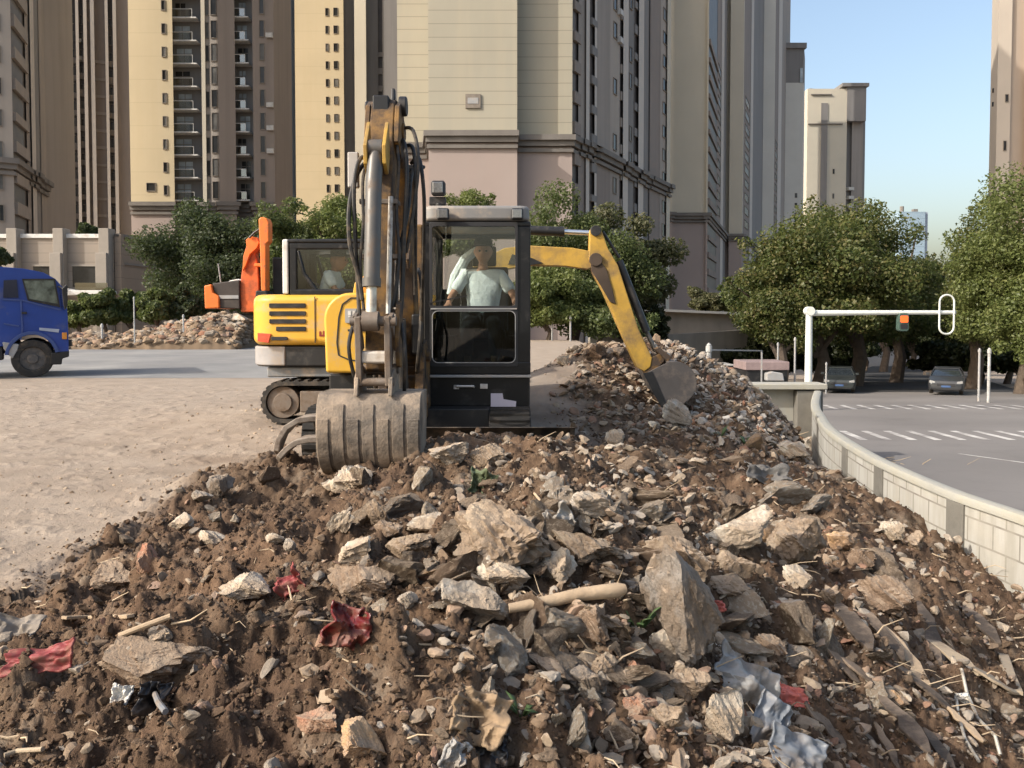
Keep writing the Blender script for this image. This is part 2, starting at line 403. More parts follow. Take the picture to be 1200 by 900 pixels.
asphalt = mat('asphalt', (.175, .162, .152), .9, var=.2, vs=.6, dirt=((.125, .115, .108), .36, .3), bump=.2, bs=60)
concrete_strip = mat('dusty_concrete', (.22, .215, .205), .9, var=.2, vs=.5, dirt=((.14, .14, .145), .38, .28), bump=.2, bs=20)
paint_w = mat('road_paint', (.50, .48, .45), .8, var=.15, vs=3, dirt=((.20, .185, .175), .45, 1.2))
def sheet(name, polys, m, dz, zf, kind='structure'):
    b = MB()
    for p in polys: b.add([(x, y, zf(y) + dz) for x, y in p], [tuple(range(len(p)))])
    return tag(b.build(name, m, smooth=False), kind=kind)
ysr = [-4, 2, 6, 9, 12, 16, 20, 26, 32, 38, 46]
polys = []
for a, c in zip(ysr[:-1], ysr[1:]):
    ea = float(wall_x(a)) + .28 if a < 16.5 else 5.4; ec = float(wall_x(c)) + .28 if c < 16.5 else 5.4
    polys.append([(ea, a), (95, a), (95, c), (ec, c)])
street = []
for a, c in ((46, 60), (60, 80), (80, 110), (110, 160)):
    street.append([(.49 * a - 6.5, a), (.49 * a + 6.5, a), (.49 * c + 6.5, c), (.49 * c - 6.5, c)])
sheet('road', polys, asphalt, 0, lambda y: float(z_road(y)))
sheet('street', street, mat('shaded_asphalt', (.035, .034, .034), .9, var=.25, vs=.5, bump=.2, bs=60), .004, lambda y: float(z_road(y)))  # tree shade on the street is put into a darker asphalt colour
bars = []
def zebra(Y0, L, xs, w, slant):
    for x in xs:
        bars.append([(x, Y0), (x + w, Y0), (x + w + slant, Y0 + L), (x + slant, Y0 + L)])
zebra(20.2, 2.4, [8.1 + .62 * i for i in range(34)], .2, .42)
zebra(31.6, 2.6, [12.6 + .72 * i for i in range(30)], .22, .5)
sheet('crosswalk', bars, paint_w, .006, lambda y: float(z_road(y)))
sheet('lane_marking', [[(11.0, 13.2), (11.12, 13.2), (9.7, 17.4), (9.6, 17.4)]], paint_w, .006, lambda y: float(z_road(y)))
sheet('pavement', [[(-60, 17.3), (-4.2, 17.0), (-2.5, 18.5), (-1.5, 24), (-2, 33.2), (-60, 33.6)]], concrete_strip, .004, lambda y: 0)
kb = MB()
kb.prism([(5.4, float(z_road(46)) - .2), (5.4, float(z_road(46)) + .14), (16.2, float(z_road(46)) + .14), (16.2, float(z_road(46)) - .2)], 'y', 46, 46.3)
kb.prism([(28.8, float(z_road(46)) - .2), (28.8, float(z_road(46)) + .14), (90, float(z_road(46)) + .14), (90, float(z_road(46)) - .2)], 'y', 46, 46.3)
tag(kb.build('kerb', mat('kerb_stone', (.36, .34, .31), .85, bump=.2)), kind='structure')

# ------------------------------------------------------------------ parapet wall
def wall_material():
    k = NT('block_wall')
    uv = k.n('ShaderNodeUVMap')
    br = k.n('ShaderNodeTexBrick'); k.l(uv.outputs[0], br.inputs[0])
    br.inputs['Scale'].default_value = 1; br.inputs['Mortar Size'].default_value = .009; br.inputs['Brick Width'].default_value = .30; br.inputs['Row Height'].default_value = .205
    br.inputs['Color1'].default_value = (.37, .36, .33, 1); br.inputs['Color2'].default_value = (.43, .42, .385, 1); br.inputs['Mortar'].default_value = (.17, .155, .135, 1)
    br.inputs['Mortar Smooth'].default_value = .2
    mp = k.n('ShaderNodeMapping'); mp.inputs['Scale'].default_value = (3, 3, .5); k.l(k.tc.outputs['Object'], mp.inputs[0])
    st = k.ramp(k.noise(1.6, 6, .65, mp.outputs[0]), [(.40, 0), (.68, .75)])
    col = k.mix(st, br.outputs[0], (.27, .255, .215))
    col = k.mix(k.ramp(k.noise(5, 6), [(.5, 0), (.8, .5)]), col, (.40, .37, .31))
    k.l(col, k.b.inputs['Base Color']); k.b.inputs['Roughness'].default_value = .9
    k.l(k.bump(br.outputs[1], -.5, .01, k.bump(k.noise(60, 6), .25, .006)), k.b.inputs['Normal'])
    return k.m
BW = wall_material()
coping_m = mat('coping_concrete', (.33, .322, .285), .9, var=.15, vs=3, dirt=((.30, .28, .22), .35, 3), bump=.25, bs=40)
pier_m = mat('pier_concrete', (.145, .137, .12), .9, var=.2, vs=4, dirt=((.16, .15, .13), .35, 3), bump=.25, bs=40)
def wall_top(i):        # the top dips slightly towards the near end
    return -.2
def curve_pts(n=70):
    # smooth the plan polyline
    t = np.linspace(0, 1, n); s = np.concatenate([[0], np.cumsum(np.hypot(np.diff(WX), np.diff(WY)))]); s /= s[-1]
    def cr(vals):
        out = []
        for q in t:
            i = min(max(np.searchsorted(s, q) - 1, 0), len(s) - 2); u = (q - s[i]) / (s[i + 1] - s[i])
            p0, p1, p2, p3 = vals[max(i - 1, 0)], vals[i], vals[i + 1], vals[min(i + 2, len(s) - 1)]
            out.append(.5 * (2 * p1 + (p2 - p0) * u + (2 * p0 - 5 * p1 + 4 * p2 - p3) * u * u + (3 * p1 - p0 - 3 * p2 + p3) * u ** 3))
        return np.array(out)
    return np.stack([cr(WX), cr(WY)], 1)
wp = curve_pts()
wall = thing('parapet_wall', 'pale curved block wall with rounded coping between rubble and road', 'wall', (4, 8, -.2))
def sweep(name, prof, m, uv=False):
    """prof: (offset to the right of travel, z) loop"""
    d = np.gradient(wp, axis=0); d /= np.linalg.norm(d, axis=1)[:, None]; nrm = np.stack([d[:, 1], -d[:, 0]], 1)
    L = np.concatenate([[0], np.cumsum(np.linalg.norm(np.diff(wp, axis=0), axis=1))])
    n = len(prof); V = []; Fc = []; off = rootloc(wall)
    for i in range(len(wp)):
        for o, z in prof: V.append((wp[i, 0] + nrm[i, 0] * o - off.x, wp[i, 1] + nrm[i, 1] * o - off.y, z - off.z))
    for i in range(len(wp) - 1):
        for j in range(n): Fc.append((i * n + j, (i + 1) * n + j, (i + 1) * n + (j + 1) % n, i * n + (j + 1) % n))
    me = bpy.data.meshes.new(name); me.from_pydata(V, [], Fc + [tuple(range(n)), tuple((len(wp) - 1) * n + j for j in range(n))][::1]); me.materials.append(m)
    if uv:
        u = me.uv_layers.new(name='UVMap')
        for pl in me.polygons:
            for li in pl.loop_indices:
                vi = me.loops[li].vertex_index; u.data[li].uv = (L[vi // n], me.vertices[vi].co.z + 10)
    bm = bmesh.new(); bm.from_mesh(me); bmesh.ops.recalc_face_normals(bm, faces=bm.faces[:]); bm.to_mesh(me); bm.free()
    me.polygons.foreach_set('use_smooth', [True] * len(me.polygons)); me.set_sharp_from_angle(angle=R(40))
    return link_mesh(name, me, wall)
sweep('block_face', [(0, -2.6), (0, -.262), (.11, -.262), (.11, -2.6)], BW, True)
sweep('coping', [(-.022, -.265), (-.024, -.22), (-.008, -.198), (.03, -.192), (.09, -.194), (.118, -.21), (.122, -.265)], coping_m)
for px in (1118, 1031, 994):
    a = (px - 600) / F_PX; i = int(np.argmin(np.abs(wp[:, 0] / np.maximum(wp[:, 1], .1) - a) + (wp[:, 1] > 11) * 9))
    x, y = wp[i]; d = wp[i + 1] - wp[i - 1]; an = math.atan2(d[1], d[0])
    M = Matrix.Translation((x, y, 0)) @ Matrix.Rotation(an, 4, 'Z')
    MB().box(-.12, .12, -.03, .018, -2.4, -.268, M).build('pier', pier_m, wall, .01)
rw = thing('return_wall', 'pale low wall with grey end pier behind the far rubble mound', 'wall', (5.4, 16.6, -.3))
MB().box(4.45, 5.75, 16.5, 16.7, -2.5, -.18).build('wall_panel', coping_m, rw, .01)
MB().box(5.75, 6.28, 16.3, 16.75, -2.8, -.20).build('pier', pier_m, rw, .02)
MB().box(4.35, 6.35, 16.25, 16.8, -.175, -.06).build('coping', coping_m, rw, .02)
# ------------------------------------------------------------------ track helper
def track(parent, ax, w0, w1, a0, a1, z0, z1, hub=steel, rub=None):
    """rubber track; ax 'x' = runs along Y with width in X, 'y' = runs along X with width in Y"""
    r = (z1 - z0) / 2; zc = z0 + r
    o = arc(a1 - r, zc, r, -90, 90, 10) + arc(a0 + r, zc, r, 90, 270, 10)
    i = arc(a1 - r, zc, r - .045, -90, 90, 10) + arc(a0 + r, zc, r - .045, 90, 270, 10)
    b = MB(); frame2(b, o, i, ax, w0, w1)
    # lugs
    per = []; n = len(o)
    for q in range(n):
        p, q2 = Vector(o[q]), Vector(o[(q + 1) % n]); L = (q2 - p).length; k = max(1, int(round(L / .11)))
        for t in range(k):
            c = p.lerp(q2, (t + .5) / k); d = (q2 - p).normalized(); per.append((c, d))
    for c, d in per:
        nn = Vector((d.y, -d.x)); pts = [c + d * .03, c - d * .03, c - d * .02 + nn * .022, c + d * .02 + nn * .022]
        b.prism([tuple(p) for p in pts], ax, w0 + .01, w1 - .01)
    t = b.build('track', rub or rubber, parent, ang=40)
    wc = (w0 + w1) / 2; hw = (w1 - w0) / 2
    def cc(a): return (wc, a, zc) if ax == 'x' else (a, wc, zc)
    for a, nm in ((a0 + r, 'sprocket'), (a1 - r, 'idler')):
        m = MB(); m.ring(cc(a), ax, 0, r - .055, hw - .03, 24); m.ring(cc(a), ax, 0, r * .45, hw + .0, 16)
        m.build(nm, hub, t, .008)
    m = MB()
    if ax == 'x': m.box(wc - hw + .05, wc + hw - .05, a0 + 2 * r - .05, a1 - 2 * r + .05, zc - r * .5, zc + r * .55)
    else: m.box(a0 + 2 * r - .05, a1 - 2 * r + .05, wc - hw + .03, wc + hw - .05, zc - r * .5, zc + r * .55)
    m.build('track_frame', hub, t, .02)
    for q in range(4):
        a = a0 + 2 * r + (a1 - a0 - 4 * r) * (q + .5) / 4
        c = cc(a); c = (c[0], c[1], z0 + .115)
        MB().ring(c, ax, 0, .07, hw - .02, 14).build('roller', hub, t)
    return t

# ================================================================== main excavator (faces the camera)
E1 = thing('excavator', 'yellow and black mini excavator facing the camera with bucket resting on rubble', 'excavator', (-.83, 8.2, 0))
hoses_m = mat('hose_rubber', (.018, .017, .016), .5, var=.3, dirt=((.12, .09, .06), .25, 9))
# undercarriage
track(E1, 'x', -1.83, -1.45, 7.0, 9.25, -.02, .50, black, dark_rubber)
track(E1, 'x', -.21, .17, 7.25, 9.25, -.02, .46, black, dark_rubber)
MB().box(-1.45, -.21, 7.4, 8.9, .14, .48).ring((-.83, 8.1, .5), 'y', 0, .01, .01).build('undercarriage', black, E1, .03)
b = MB(); n = 20
b.prism([(-.83 + .5 * math.cos(2 * math.pi * i / 32), 8.15 + .5 * math.sin(2 * math.pi * i / 32)) for i in range(32)], 'z', .45, .56)
b.build('slew_ring', black, E1)
# dozer blade: curved plate
cv = [(6.62, .05), (6.70, .09), (6.755, .15), (6.77, .23), (6.75, .31), (6.69, .385), (6.60, .42)]
th = [(y + .04, z + (.015 if i < 3 else -.0)) for i, (y, z) in enumerate(cv)]
bl = MB(); bl.prism(cv + th[::-1], 'x', -1.62, .52)
bl.prism([(6.55, .015), (6.63, .01), (6.66, .05), (6.60, .045)], 'x', -1.63, .54)
for x in (-1.62, .495):
    bl.prism([(6.60, .02), (6.70, .04), (6.78, .14), (6.80, .26), (6.76, .37), (6.62, .46), (6.70, .32), (6.71, .18)], 'x', x - .012, x + .025)
bld = bl.build('dozer_blade', mat('dark_worn_steel', (.045, .04, .036), .55, .2, var=.3, dirt=((.20, .155, .115), .28, 5), bump=.15), E1, .006)
def claw(pts, w):
    m = MB(); q = [P(*a) for a in pts]; n = len(q); vs = []
    for i in range(n):
        d = (q[min(i + 1, n - 1)] - q[max(i - 1, 0)]).normalized(); u = Vector((0, 1, 0)); u = (u - d * u.dot(d)).normalized(); nn = d.cross(u).normalized(); k = 1 - .5 * (i / (n - 1)) ** 2
        vs += [q[i] + nn * .022 * sx + u * w * k * sy for sx, sy in ((-1, -.5), (1, -.5), (1, .5), (-1, .5))]
    m.add(vs, [(4 * i + j, 4 * i + (j + 1) % 4, 4 * i + 4 + (j + 1) % 4, 4 * i + 4 + j) for i in range(n - 1) for j in range(4)] + [(3, 2, 1, 0), tuple(4 * n - 4 + j for j in range(4))])
    return m.build('blade_claw', mat('pale_worn_edge', (.27, .23, .19), .6, .2, var=.3, vs=6, dirt=((.12, .09, .07), .4, 7), bump=.2), bld, .008)
claw([(380, 489, 6.50), (362, 489.5, 6.46), (347, 494, 6.42), (335, 504, 6.38), (328, 518, 6.34), (325, 531, 6.3)], .24)
claw([(380, 513, 6.34), (360, 514, 6.30), (346, 519, 6.27), (335, 528, 6.24), (326, 538, 6.2)], .24)
for x in (-1.35, -.35):
    MB().bar((x, 7.5, .22), (x, 6.76, .2), .12, .14).build('blade_arm', black, bld, .015)
# upper structure
MB().box(-1.80, .165, 7.95, 9.3, .57, .76).build('deck_frame', black, E1, .02)
hb = MB(); hb.prism(arc(-1.45, 9.35, .33, 90, 180, 6) + [(-1.78, 8.98), (.15, 8.98)] + arc(-.17, 9.35, .32, 0, 90, 6), 'z', .77, 1.56)
hb.build('engine_cover', yellow, E1, .05, seg=3)
# right-hand side cover (image left), lit yellow
prof = arc(-1.53, 1.30, .25, 90, 180, 8) + [(-1.765, .79), (-1.31, .785), (-1.31, 1.55)]
sc_ = MB().prism(prof, 'y', 7.66, 9.0)
cover = sc_.build('side_cover', yellow, E1, .03, seg=3)
gv = MB()
def groove(pts, y, w=.012):
    for (a, b2) in zip(pts[:-1], pts[1:]): gv.bar((a[0], y, a[1]), (b2[0], y, b2[1]), w, w)
groove([(-1.40, 1.50), (-1.52, 1.50), (-1.60, 1.44), (-1.635, 1.32), (-1.655, 1.08), (-1.64, .96), (-1.54, .915), (-1.34, .895)], 7.659)
groove([(-1.55, 1.195), (-1.36, 1.195)], 7.658, .02)
gv.build('panel_seam', black_soft, cover, smooth=False)
lp = MB(); lp.prism(rrect(-1.575, -1.32, 1.265, 1.40, .012), 'y', 7.646, 7.662)
lpo = lp.build('label_plate', grey_p, cover)
lt = MB()
for i, (x, ww) in enumerate(((-1.545, .028), (-1.50, .02), (-1.468, .034), (-1.42, .018), (-1.385, .03))):
    lt.box(x, x + ww, 7.640, 7.647, 1.338, 1.378); lt.box(x + .004, x + ww - .004, 7.640, 7.647, 1.318, 1.332)
lt.build('printed_mark', white_p, lpo, smooth=False)
hbk = MB(); hbk.prism([(-1.60, 1.55), (-1.47, 1.55), (-1.49, 1.66), (-1.54, 1.70), (-1.58, 1.66)], 'y', 8.15, 8.19); hbk.build('lifting_eye', yellow, cover, .01)
hbk = MB(); hbk.box(-1.44, -1.30, 7.9, 8.15, 1.55, 1.66); hbk.box(-1.45, -1.405, 7.88, 7.92, 1.55, 1.72); hbk.build('fuel_filler', mat('orange_yellow_paint', (.60, .26, .03), .5, dirt=(MUD, .2, 6)), cover, .012)
# yellow inner upright beside the cab
MB().box(-.945, -.845, 7.72, 7.84, .95, 2.2).build('boom_side_guard', yellow_arm, E1, .02)
# ---- cab
CX0, CX1, CY0, CY1 = -.83, .175, 7.60, 8.92
cab = MB()
def cabring(z0, z1, t=.07): # horizontal ring
    frame2(cab, [(CX0, CY0), (CX1, CY0), (CX1, CY1), (CX0, CY1)], [(CX0 + t, CY0 + t), (CX1 - t, CY0 + t), (CX1 - t, CY1 - t), (CX0 + t, CY1 - t)], 'z', z0, z1)
cabring(2.165, 2.212, .085); cabring(.78, .90, .07)
for x0, x1 in ((CX0, CX0 + .075), (CX1 - .135, CX1)):
    for y0, y1 in ((CY0 + .002, CY0 + .09), (CY1 - .09, CY1 - .002)):
        cab.box(x0 + .002, x1 - .002, y0, y1, .89, 2.17)
# rear wall lower panel + door pillar
cab.box(CX0 + .05, CX1 - .05, CY1 - .05, CY1 - .01, .85, 1.62)
cab.box(CX1 - .05, CX1 - .004, 8.22, 8.30, .89, 2.17)
cab.box(CX1 - .04, CX1 - .006, CY0 + .05, 8.25, .85, 1.32)
cab.box(CX0 + .006, CX0 + .045, CY0 + .05, 8.9, .85, 1.30)
cab.box(CX0 + .05, CX1 - .05, CY0 + .05, CY1 - .05, .78, .815)
cabo = cab.build('cab', cab_black, E1, .012)
# inner front frame around the two windscreen panes, with a rounded lower corner
ff = MB()
frame2(ff, rrect(CX0 + .06, CX1 - .12, 1.40, 2.205, .015), rrect(CX0 + .085, CX1 - .145, 1.425, 2.165, .03), 'y', CY0 - .012, CY0 + .03)
frame2(ff, rrect(CX0 + .06, CX1 - .12, .855, 1.395, .02), rrect(CX0 + .085, CX1 - .145, .895, 1.375, .05), 'y', CY0 - .008, CY0 + .03)
fo = ff.build('window_frame', black_soft, cabo, .004)
tr_ = MB(); tr_.box(CX0 + .07, CX1 - .13, CY0 - .02, CY0 - .008, 1.392, 1.404)
frame2(tr_, rrect(CX0 + .08, CX1 - .14, .889, 1.381, .055), rrect(CX0 + .087, CX1 - .147, .896, 1.374, .05), 'y', CY0 - .012, CY0 - .002)
tr_.build('glazing_strip', grey_p, cabo)
MB().box(CX0 + .08, CX1 - .14, CY0 + .004, CY0 + .009, 1.42, 2.17).build('windscreen', cab_glass, cabo, smooth=False)
MB().box(CX0 + .08, CX1 - .14, CY0 + .004, CY0 + .009, .89, 1.38).build('lower_windscreen', dark_glass, cabo, smooth=False)
MB().box(CX1 - .022, CX1 - .018, CY0 + .09, CY1 - .09, 1.32, 2.17).build('door_glass', cab_glass, cabo, smooth=False)
MB().box(CX0 + .018, CX0 + .022, CY0 + .09, CY1 - .09, 1.30, 2.17).build('side_glass', cab_glass, cabo, smooth=False)
MB().box(CX0 + .09, CX1 - .15, CY1 - .03, CY1 - .026, 1.62, 2.17).build('rear_window', cab_glass, cabo, smooth=False)
rp = MB(); rp.prism(rrect(CX0 + .005, CX1 - .012, CY0 - .02, CY1 + .01, .10, 5), 'z', 2.215, 2.36)
roof = rp.build('cab_roof', roof_p, cabo, .035, seg=4)
for x in (-.64, .045):
    wl = MB(); wl.box(x - .055, x + .06, CY0 - .11, CY0 - .04, 2.215, 2.325)
    wlo = wl.build('work_light', black_soft, cabo, .02, seg=3)
    MB().box(x - .042, x + .047, CY0 - .118, CY0 - .108, 2.232, 2.31).build('lamp_lens', lens, wlo, .008)
st = MB(); st.tube([(-.70, 7.9, 2.35), (-.71, 7.9, 2.42)], .05, 8); st.box(-.80, -.64, 7.86, 7.95, 2.40, 2.48)
st.build('lamp_mount', black, cabo, .01)
wl = MB(); wl.box(-.775, -.64, 7.78, 7.90, 2.485, 2.625); wlo = wl.build('work_light', black_soft, cabo, .025, seg=3)
MB().box(-.757, -.658, 7.77, 7.785, 2.505, 2.605).build('lamp_lens', lens, wlo, .01)
# pale curved rear post seen through the windscreen
MB().tube([(-.64, 8.6, 1.55), (-.60, 8.62, 1.74), (-.50, 8.66, 1.93), (-.36, 8.7, 2.05)], [.055, .06, .055, .04], 10).build('rear_pillar', shirt, cabo)
# below the cab
sk_ = MB(); sk_.box(CX0 + .02, CX1 - .005, 7.64, 7.96, .47, .775); sk_.prism([(CX0 + .02, .47), (-.05, .47), (-.2, .39), (CX0 + .1, .40)], 'y', 7.66, 7.9)
ski = sk_.build('front_apron', cab_black, E1, .02)
MB().box(CX0 + .0, CX1 - .0, 7.585, 7.70, .752, .777).build('step_edge', grey_p, ski, .006)
sb = MB(); sb.prism([(-.20, .60), (-.20, .47), (.035, .46), (.04, .525), (-.08, .545), (-.09, .60)], 'y', 7.628, 7.636); sb.build('sticker', mat('pale_sticker', (.5, .46, .54), .6, var=.08), ski, smooth=False)
hd = MB(); hd.tube([(-.52, 7.64, .66), (-.52, 7.60, .67), (-.36, 7.60, .67), (-.36, 7.64, .66)], .012, 8); hd.box(-.30, -.23, 7.615, 7.645, .645, .69); hd.box(-.55, -.50, 7.62, 7.645, .64, .68)
hd.build('tow_eye', mat('pale_steel', (.55, .53, .52), .5, .3, dirt=(DUST, .3, 8)), ski, .004)
# seat and levers
se = MB(); se.box(-.53, -.07, 8.22, 8.70, 1.08, 1.19); se.prism([(8.62, 1.16), (8.74, 1.16), (8.84, 1.84), (8.76, 1.86)], 'x', -.56, -.04); se.prism([(8.74, 1.86), (8.80, 1.86), (8.80, 2.08), (8.75, 2.08)], 'x', -.43, -.17); se.box(-.5, -.1, 8.3, 8.7, .815, 1.08)
se.build('seat', black_soft, cabo, .04, seg=3)
for x in (-.64, .03):
    cl = MB(); cl.tube([(x, 8.08, 1.12), (x, 8.02, 1.30), (x + .005, 7.99, 1.43)], [.02, .014, .022], 8); cl.box(x - .07, x + .07, 8.03, 8.45, .82, 1.13)
    cl.build('control_lever', black_soft, cabo, .01)
# mirror on stalk and wiper
MB().bar((-.78, CY0 - .015, 1.45), (-.42, CY0 - .018, 1.52), .012, .012).build('wiper', black, cabo)

# ---- swing bracket, boom, stick, bucket
AX = -.97
sw = MB(); sw.prism([(7.9, .42), (7.15, .40), (7.05, .62), (7.12, 1.05), (7.32, 1.12), (7.5, .98), (7.9, .86)], 'x', AX - .20, AX - .12)
sw.prism([(7.9, .42), (7.15, .40), (7.05, .62), (7.12, 1.05), (7.32, 1.12), (7.5, .98), (7.9, .86)], 'x', AX + .12, AX + .20)
sw.box(AX - .13, AX + .13, 7.25, 7.9, .42, .78); sw.tube([(AX - .24, 7.28, .98), (AX + .24, 7.28, .98)], .06, 14); sw.tube([(AX - .24, 7.12, .60), (AX + .24, 7.12, .60)], .05, 14)
sw.tube([(AX, 7.7, .35), (AX, 7.7, 1.0)], .12, 16)
sw.build('swing_bracket', yellow_arm, E1, .012)
bm_ = MB(); bm_.prism([(7.36, .88), (7.42, 1.02), (7.27, 1.62), (7.06, 2.06), (6.72, 2.45), (6.33, 2.80), (6.22, 2.82), (6.20, 2.71), (6.28, 2.62), (6.60, 2.22), (6.82, 1.85), (7.00, 1.45), (7.18, .98), (7.26, .88)], 'x', AX - .095, AX + .13)
boom = bm_.build('boom', yellow_arm, E1, .015)
for x in (AX - .115, AX + .115): MB().prism([(6.95, 1.95), (6.72, 1.72), (6.66, 1.80), (6.86, 2.06)], 'x', x - .012, x + .012).build('cylinder_lug', yellow_arm, boom, .006)
bc = MB(); bc.tube([(AX, 7.12, .62), (AX, 6.93, 1.30)], .062, 16)
bco = bc.build('boom_cylinder', cyl_m, E1); MB().tube([(AX, 6.94, 1.27), (AX, 6.71, 1.78)], .034, 12).build('piston_rod', chrome, bco)
sx0, sx1 = AX - .085, AX + .095
sp = MB(); sp.prism([(6.02, 2.66), (6.12, 2.93), (6.22, 2.98), (6.30, 2.92), (6.34, 2.70), (6.22, 2.42), (6.04, 1.55), (5.97, .98), (5.90, .90), (5.82, .95), (5.81, 1.08), (5.86, 1.60), (5.93, 2.20)], 'x', sx0, sx1)
stick = sp.build('stick', yellow_arm, E1, .014)
for x in (sx0 - .02, sx1 + .02):
    m = MB(); m.prism([(6.02, 2.62), (6.10, 2.90), (6.24, 2.97), (6.38, 2.84), (6.36, 2.60), (6.22, 2.52)], 'x', x - .018, x + .018); m.ring((x, 6.27, 2.74), 'x', 0, .07, .035, 18)
    m.build('pivot_plate', yellow_arm, stick, .006)
m = MB(); m.tube([(AX - .15, 6.25, 2.93), (AX + .15, 6.25, 2.93)], .04, 14); m.ring((AX + .14, 6.24, 2.93), 'x', 0, .075, .03, 18); m.box(AX - .07, AX + .05, 6.10, 6.26, 2.84, 2.98)
m.prism([(6.18, 2.94), (6.26, 2.94), (6.24, 3.05), (6.20, 3.06)], 'x', AX + .055, AX + .085)
m.build('stick_head', black, stick, .01)
# yellow lugs carrying the bucket cylinder on the stick front
for x in (AX - .075, AX + .06):
    m = MB(); m.prism([(5.96, 2.75), (5.80, 2.55), (5.82, 2.42), (5.93, 2.36), (6.0, 2.5)], 'x', x - .014, x + .014); m.build('cylinder_lug', yellow_boom, stick, .006)
bcl = MB(); bcl.tube([(AX - .01, 5.885, 2.52), (AX - .012, 5.80, 2.30), (AX - .015, 5.70, 1.56)], [.054, .058, .058], 20); bcl.tube([(AX - .015, 5.702, 1.60), (AX - .015, 5.697, 1.54)], .066, 20)
bcl.ring((AX - .01, 5.885, 2.54), 'x', 0, .065, .05, 18)
bcyl = bcl.build('bucket_cylinder', cyl_m, E1)
MB().tube([(AX - .015, 5.70, 1.55), (AX - .016, 5.672, 1.33)], .038, 16).build('piston_rod', mat('pale_rod', (.62, .57, .47), .35, .5, dirt=(DUST, .3, 8)), bcyl)
MB().ring((AX - .016, 5.668, 1.30), 'x', 0, .07, .055, 16).build('rod_eye', steel, bcyl)
# second slim cylinder tube beside it (hydraulic line guard)
MB().tube([(AX + .09, 5.92, 2.2), (AX + .085, 5.80, 1.35)], .018, 8).build('guard_tube', mat('pale_tube', (.5, .48, .44), .45, .3, dirt=(MUD, .3, 8)), stick)
# links: two curved plates to the stick, two to the bucket
for x in (AX - .125, AX + .125):
    m = MB(); m.prism([(5.64, 1.34), (5.71, 1.36), (5.90, 1.18), (5.93, 1.10), (5.86, 1.08), (5.66, 1.25)], 'x', x - .016, x + .016); m.build('link_arm', steel, stick, .006)
for x in (AX - .105, AX + .10):
    m = MB(); m.prism([(5.63, 1.33), (5.70, 1.34), (5.73, 1.08), (5.74, .86), (5.67, .84), (5.655, 1.08)], 'x', x - .022, x + .022); m.build('bucket_link', steel, stick, .008)
m = MB(); m.tube([(AX - .16, 5.67, 1.30), (AX + .16, 5.67, 1.30)], .034, 12); m.tube([(AX - .15, 5.88, .95), (AX + .15, 5.88, .95)], .034, 12); m.tube([(AX - .14, 5.70, .87), (AX + .14, 5.70, .87)], .03, 12); m.build('pin', steel, stick)
MB().box(AX - .10, AX + .10, 5.675, 5.73, 1.0, 1.09).build('link_crossbar', mat('bright_worn_steel', (.5, .46, .41), .5, .3, dirt=(DUST, .3, 8)), stick, .02)
# bucket
bx0, bx1 = -1.365, -.638
outer = [(6.06, .79), (5.78, .795), (5.69, .785), (5.635, .72), (5.605, .62), (5.60, .50), (5.625, .38), (5.69, .28), (5.79, .215), (5.98, .185), (6.12, .18)]
inner = [(6.06, .765), (5.79, .768), (5.715, .755), (5.665, .70), (5.635, .61), (5.632, .50), (5.655, .395), (5.71, .305), (5.80, .243), (5.98, .21), (6.12, .20)]
bu = MB(); bu.prism(outer + inner[::-1], 'x', bx0, bx1)
for x in (bx0 - .001, bx1 - .029): bu.prism([(y + (.004 if y < 6 else 0), z) for y, z in outer] + [(6.0, .42)], 'x', x, x + .03)
bucket = bu.build('bucket', bucket_m, E1, .008, ang=28)
for i in range(7):
    x = bx0 + .05 + i * (bx1 - bx0 - .10) / 6; seg_ = [p for p in outer[3:10]] if i % 2 else [p for p in outer[4:10]]
    o2 = []
    for j, p in enumerate(seg_):
        a = Vector(seg_[max(j - 1, 0)]); c = Vector(seg_[min(j + 1, len(seg_) - 1)]); d = (c - a).normalized(); o2.append((p[0] + d.y * .012, p[1] - d.x * .012))
    MB().prism(seg_ + o2[::-1], 'x', x - .040, x + .040).build('wear_strip', bucket_m, bucket, .004)
for i in range(5):
    x = bx0 + .06 + i * (bx1 - bx0 - .12) / 4; MB().prism([(6.08, .21), (6.08, .165), (6.24, .15), (6.26, .165)], 'x', x - .035, x + .035).build('tooth', steel, bucket, .006)
for x in (AX - .135, AX + .105):
    m = MB(); m.prism([(5.63, .775), (5.66, .90), (5.72, .95), (5.90, .99), (5.96, .93), (6.0, .78)], 'x', x, x + .03); m.build('bucket_ear', bucket_m, bucket, .008)
# hoses
def hose(pts, r, parent=stick, m=hoses_m, n=6):
    pts = [Vector(p) for p in pts]; out = []
    for i in range(len(pts) - 1):
        p0, p1, p2, p3 = pts[max(i - 1, 0)], pts[i], pts[i + 1], pts[min(i + 2, len(pts) - 1)]
        for k in range(n):
            u = k / n; out.append(.5 * (2 * p1 + (p2 - p0) * u + (2 * p0 - 5 * p1 + 4 * p2 - p3) * u * u + (3 * p1 - p0 - 3 * p2 + p3) * u ** 3))
    out.append(pts[-1]); return MB().tube(out, r, 8).build('hydraulic_hose', m, parent)
hose([(-1.06, 6.3, 2.55), (-1.13, 6.05, 2.42), (-1.17, 5.88, 2.15), (-1.16, 5.82, 1.85), (-1.10, 5.82, 1.62), (-1.07, 5.8, 1.45)], .017)
hose([(-1.05, 6.4, 2.45), (-1.10, 6.0, 2.50), (-1.14, 5.9, 2.3), (-1.13, 5.86, 1.95), (-1.11, 5.85, 1.55), (-1.09, 5.8, 1.3)], .016)
hose([(-.86, 6.35, 2.72), (-.80, 6.1, 2.60), (-.77, 5.98, 2.35), (-.79, 5.95, 1.9), (-.80, 5.92, 1.5), (-.82, 5.88, 1.25)], .016)
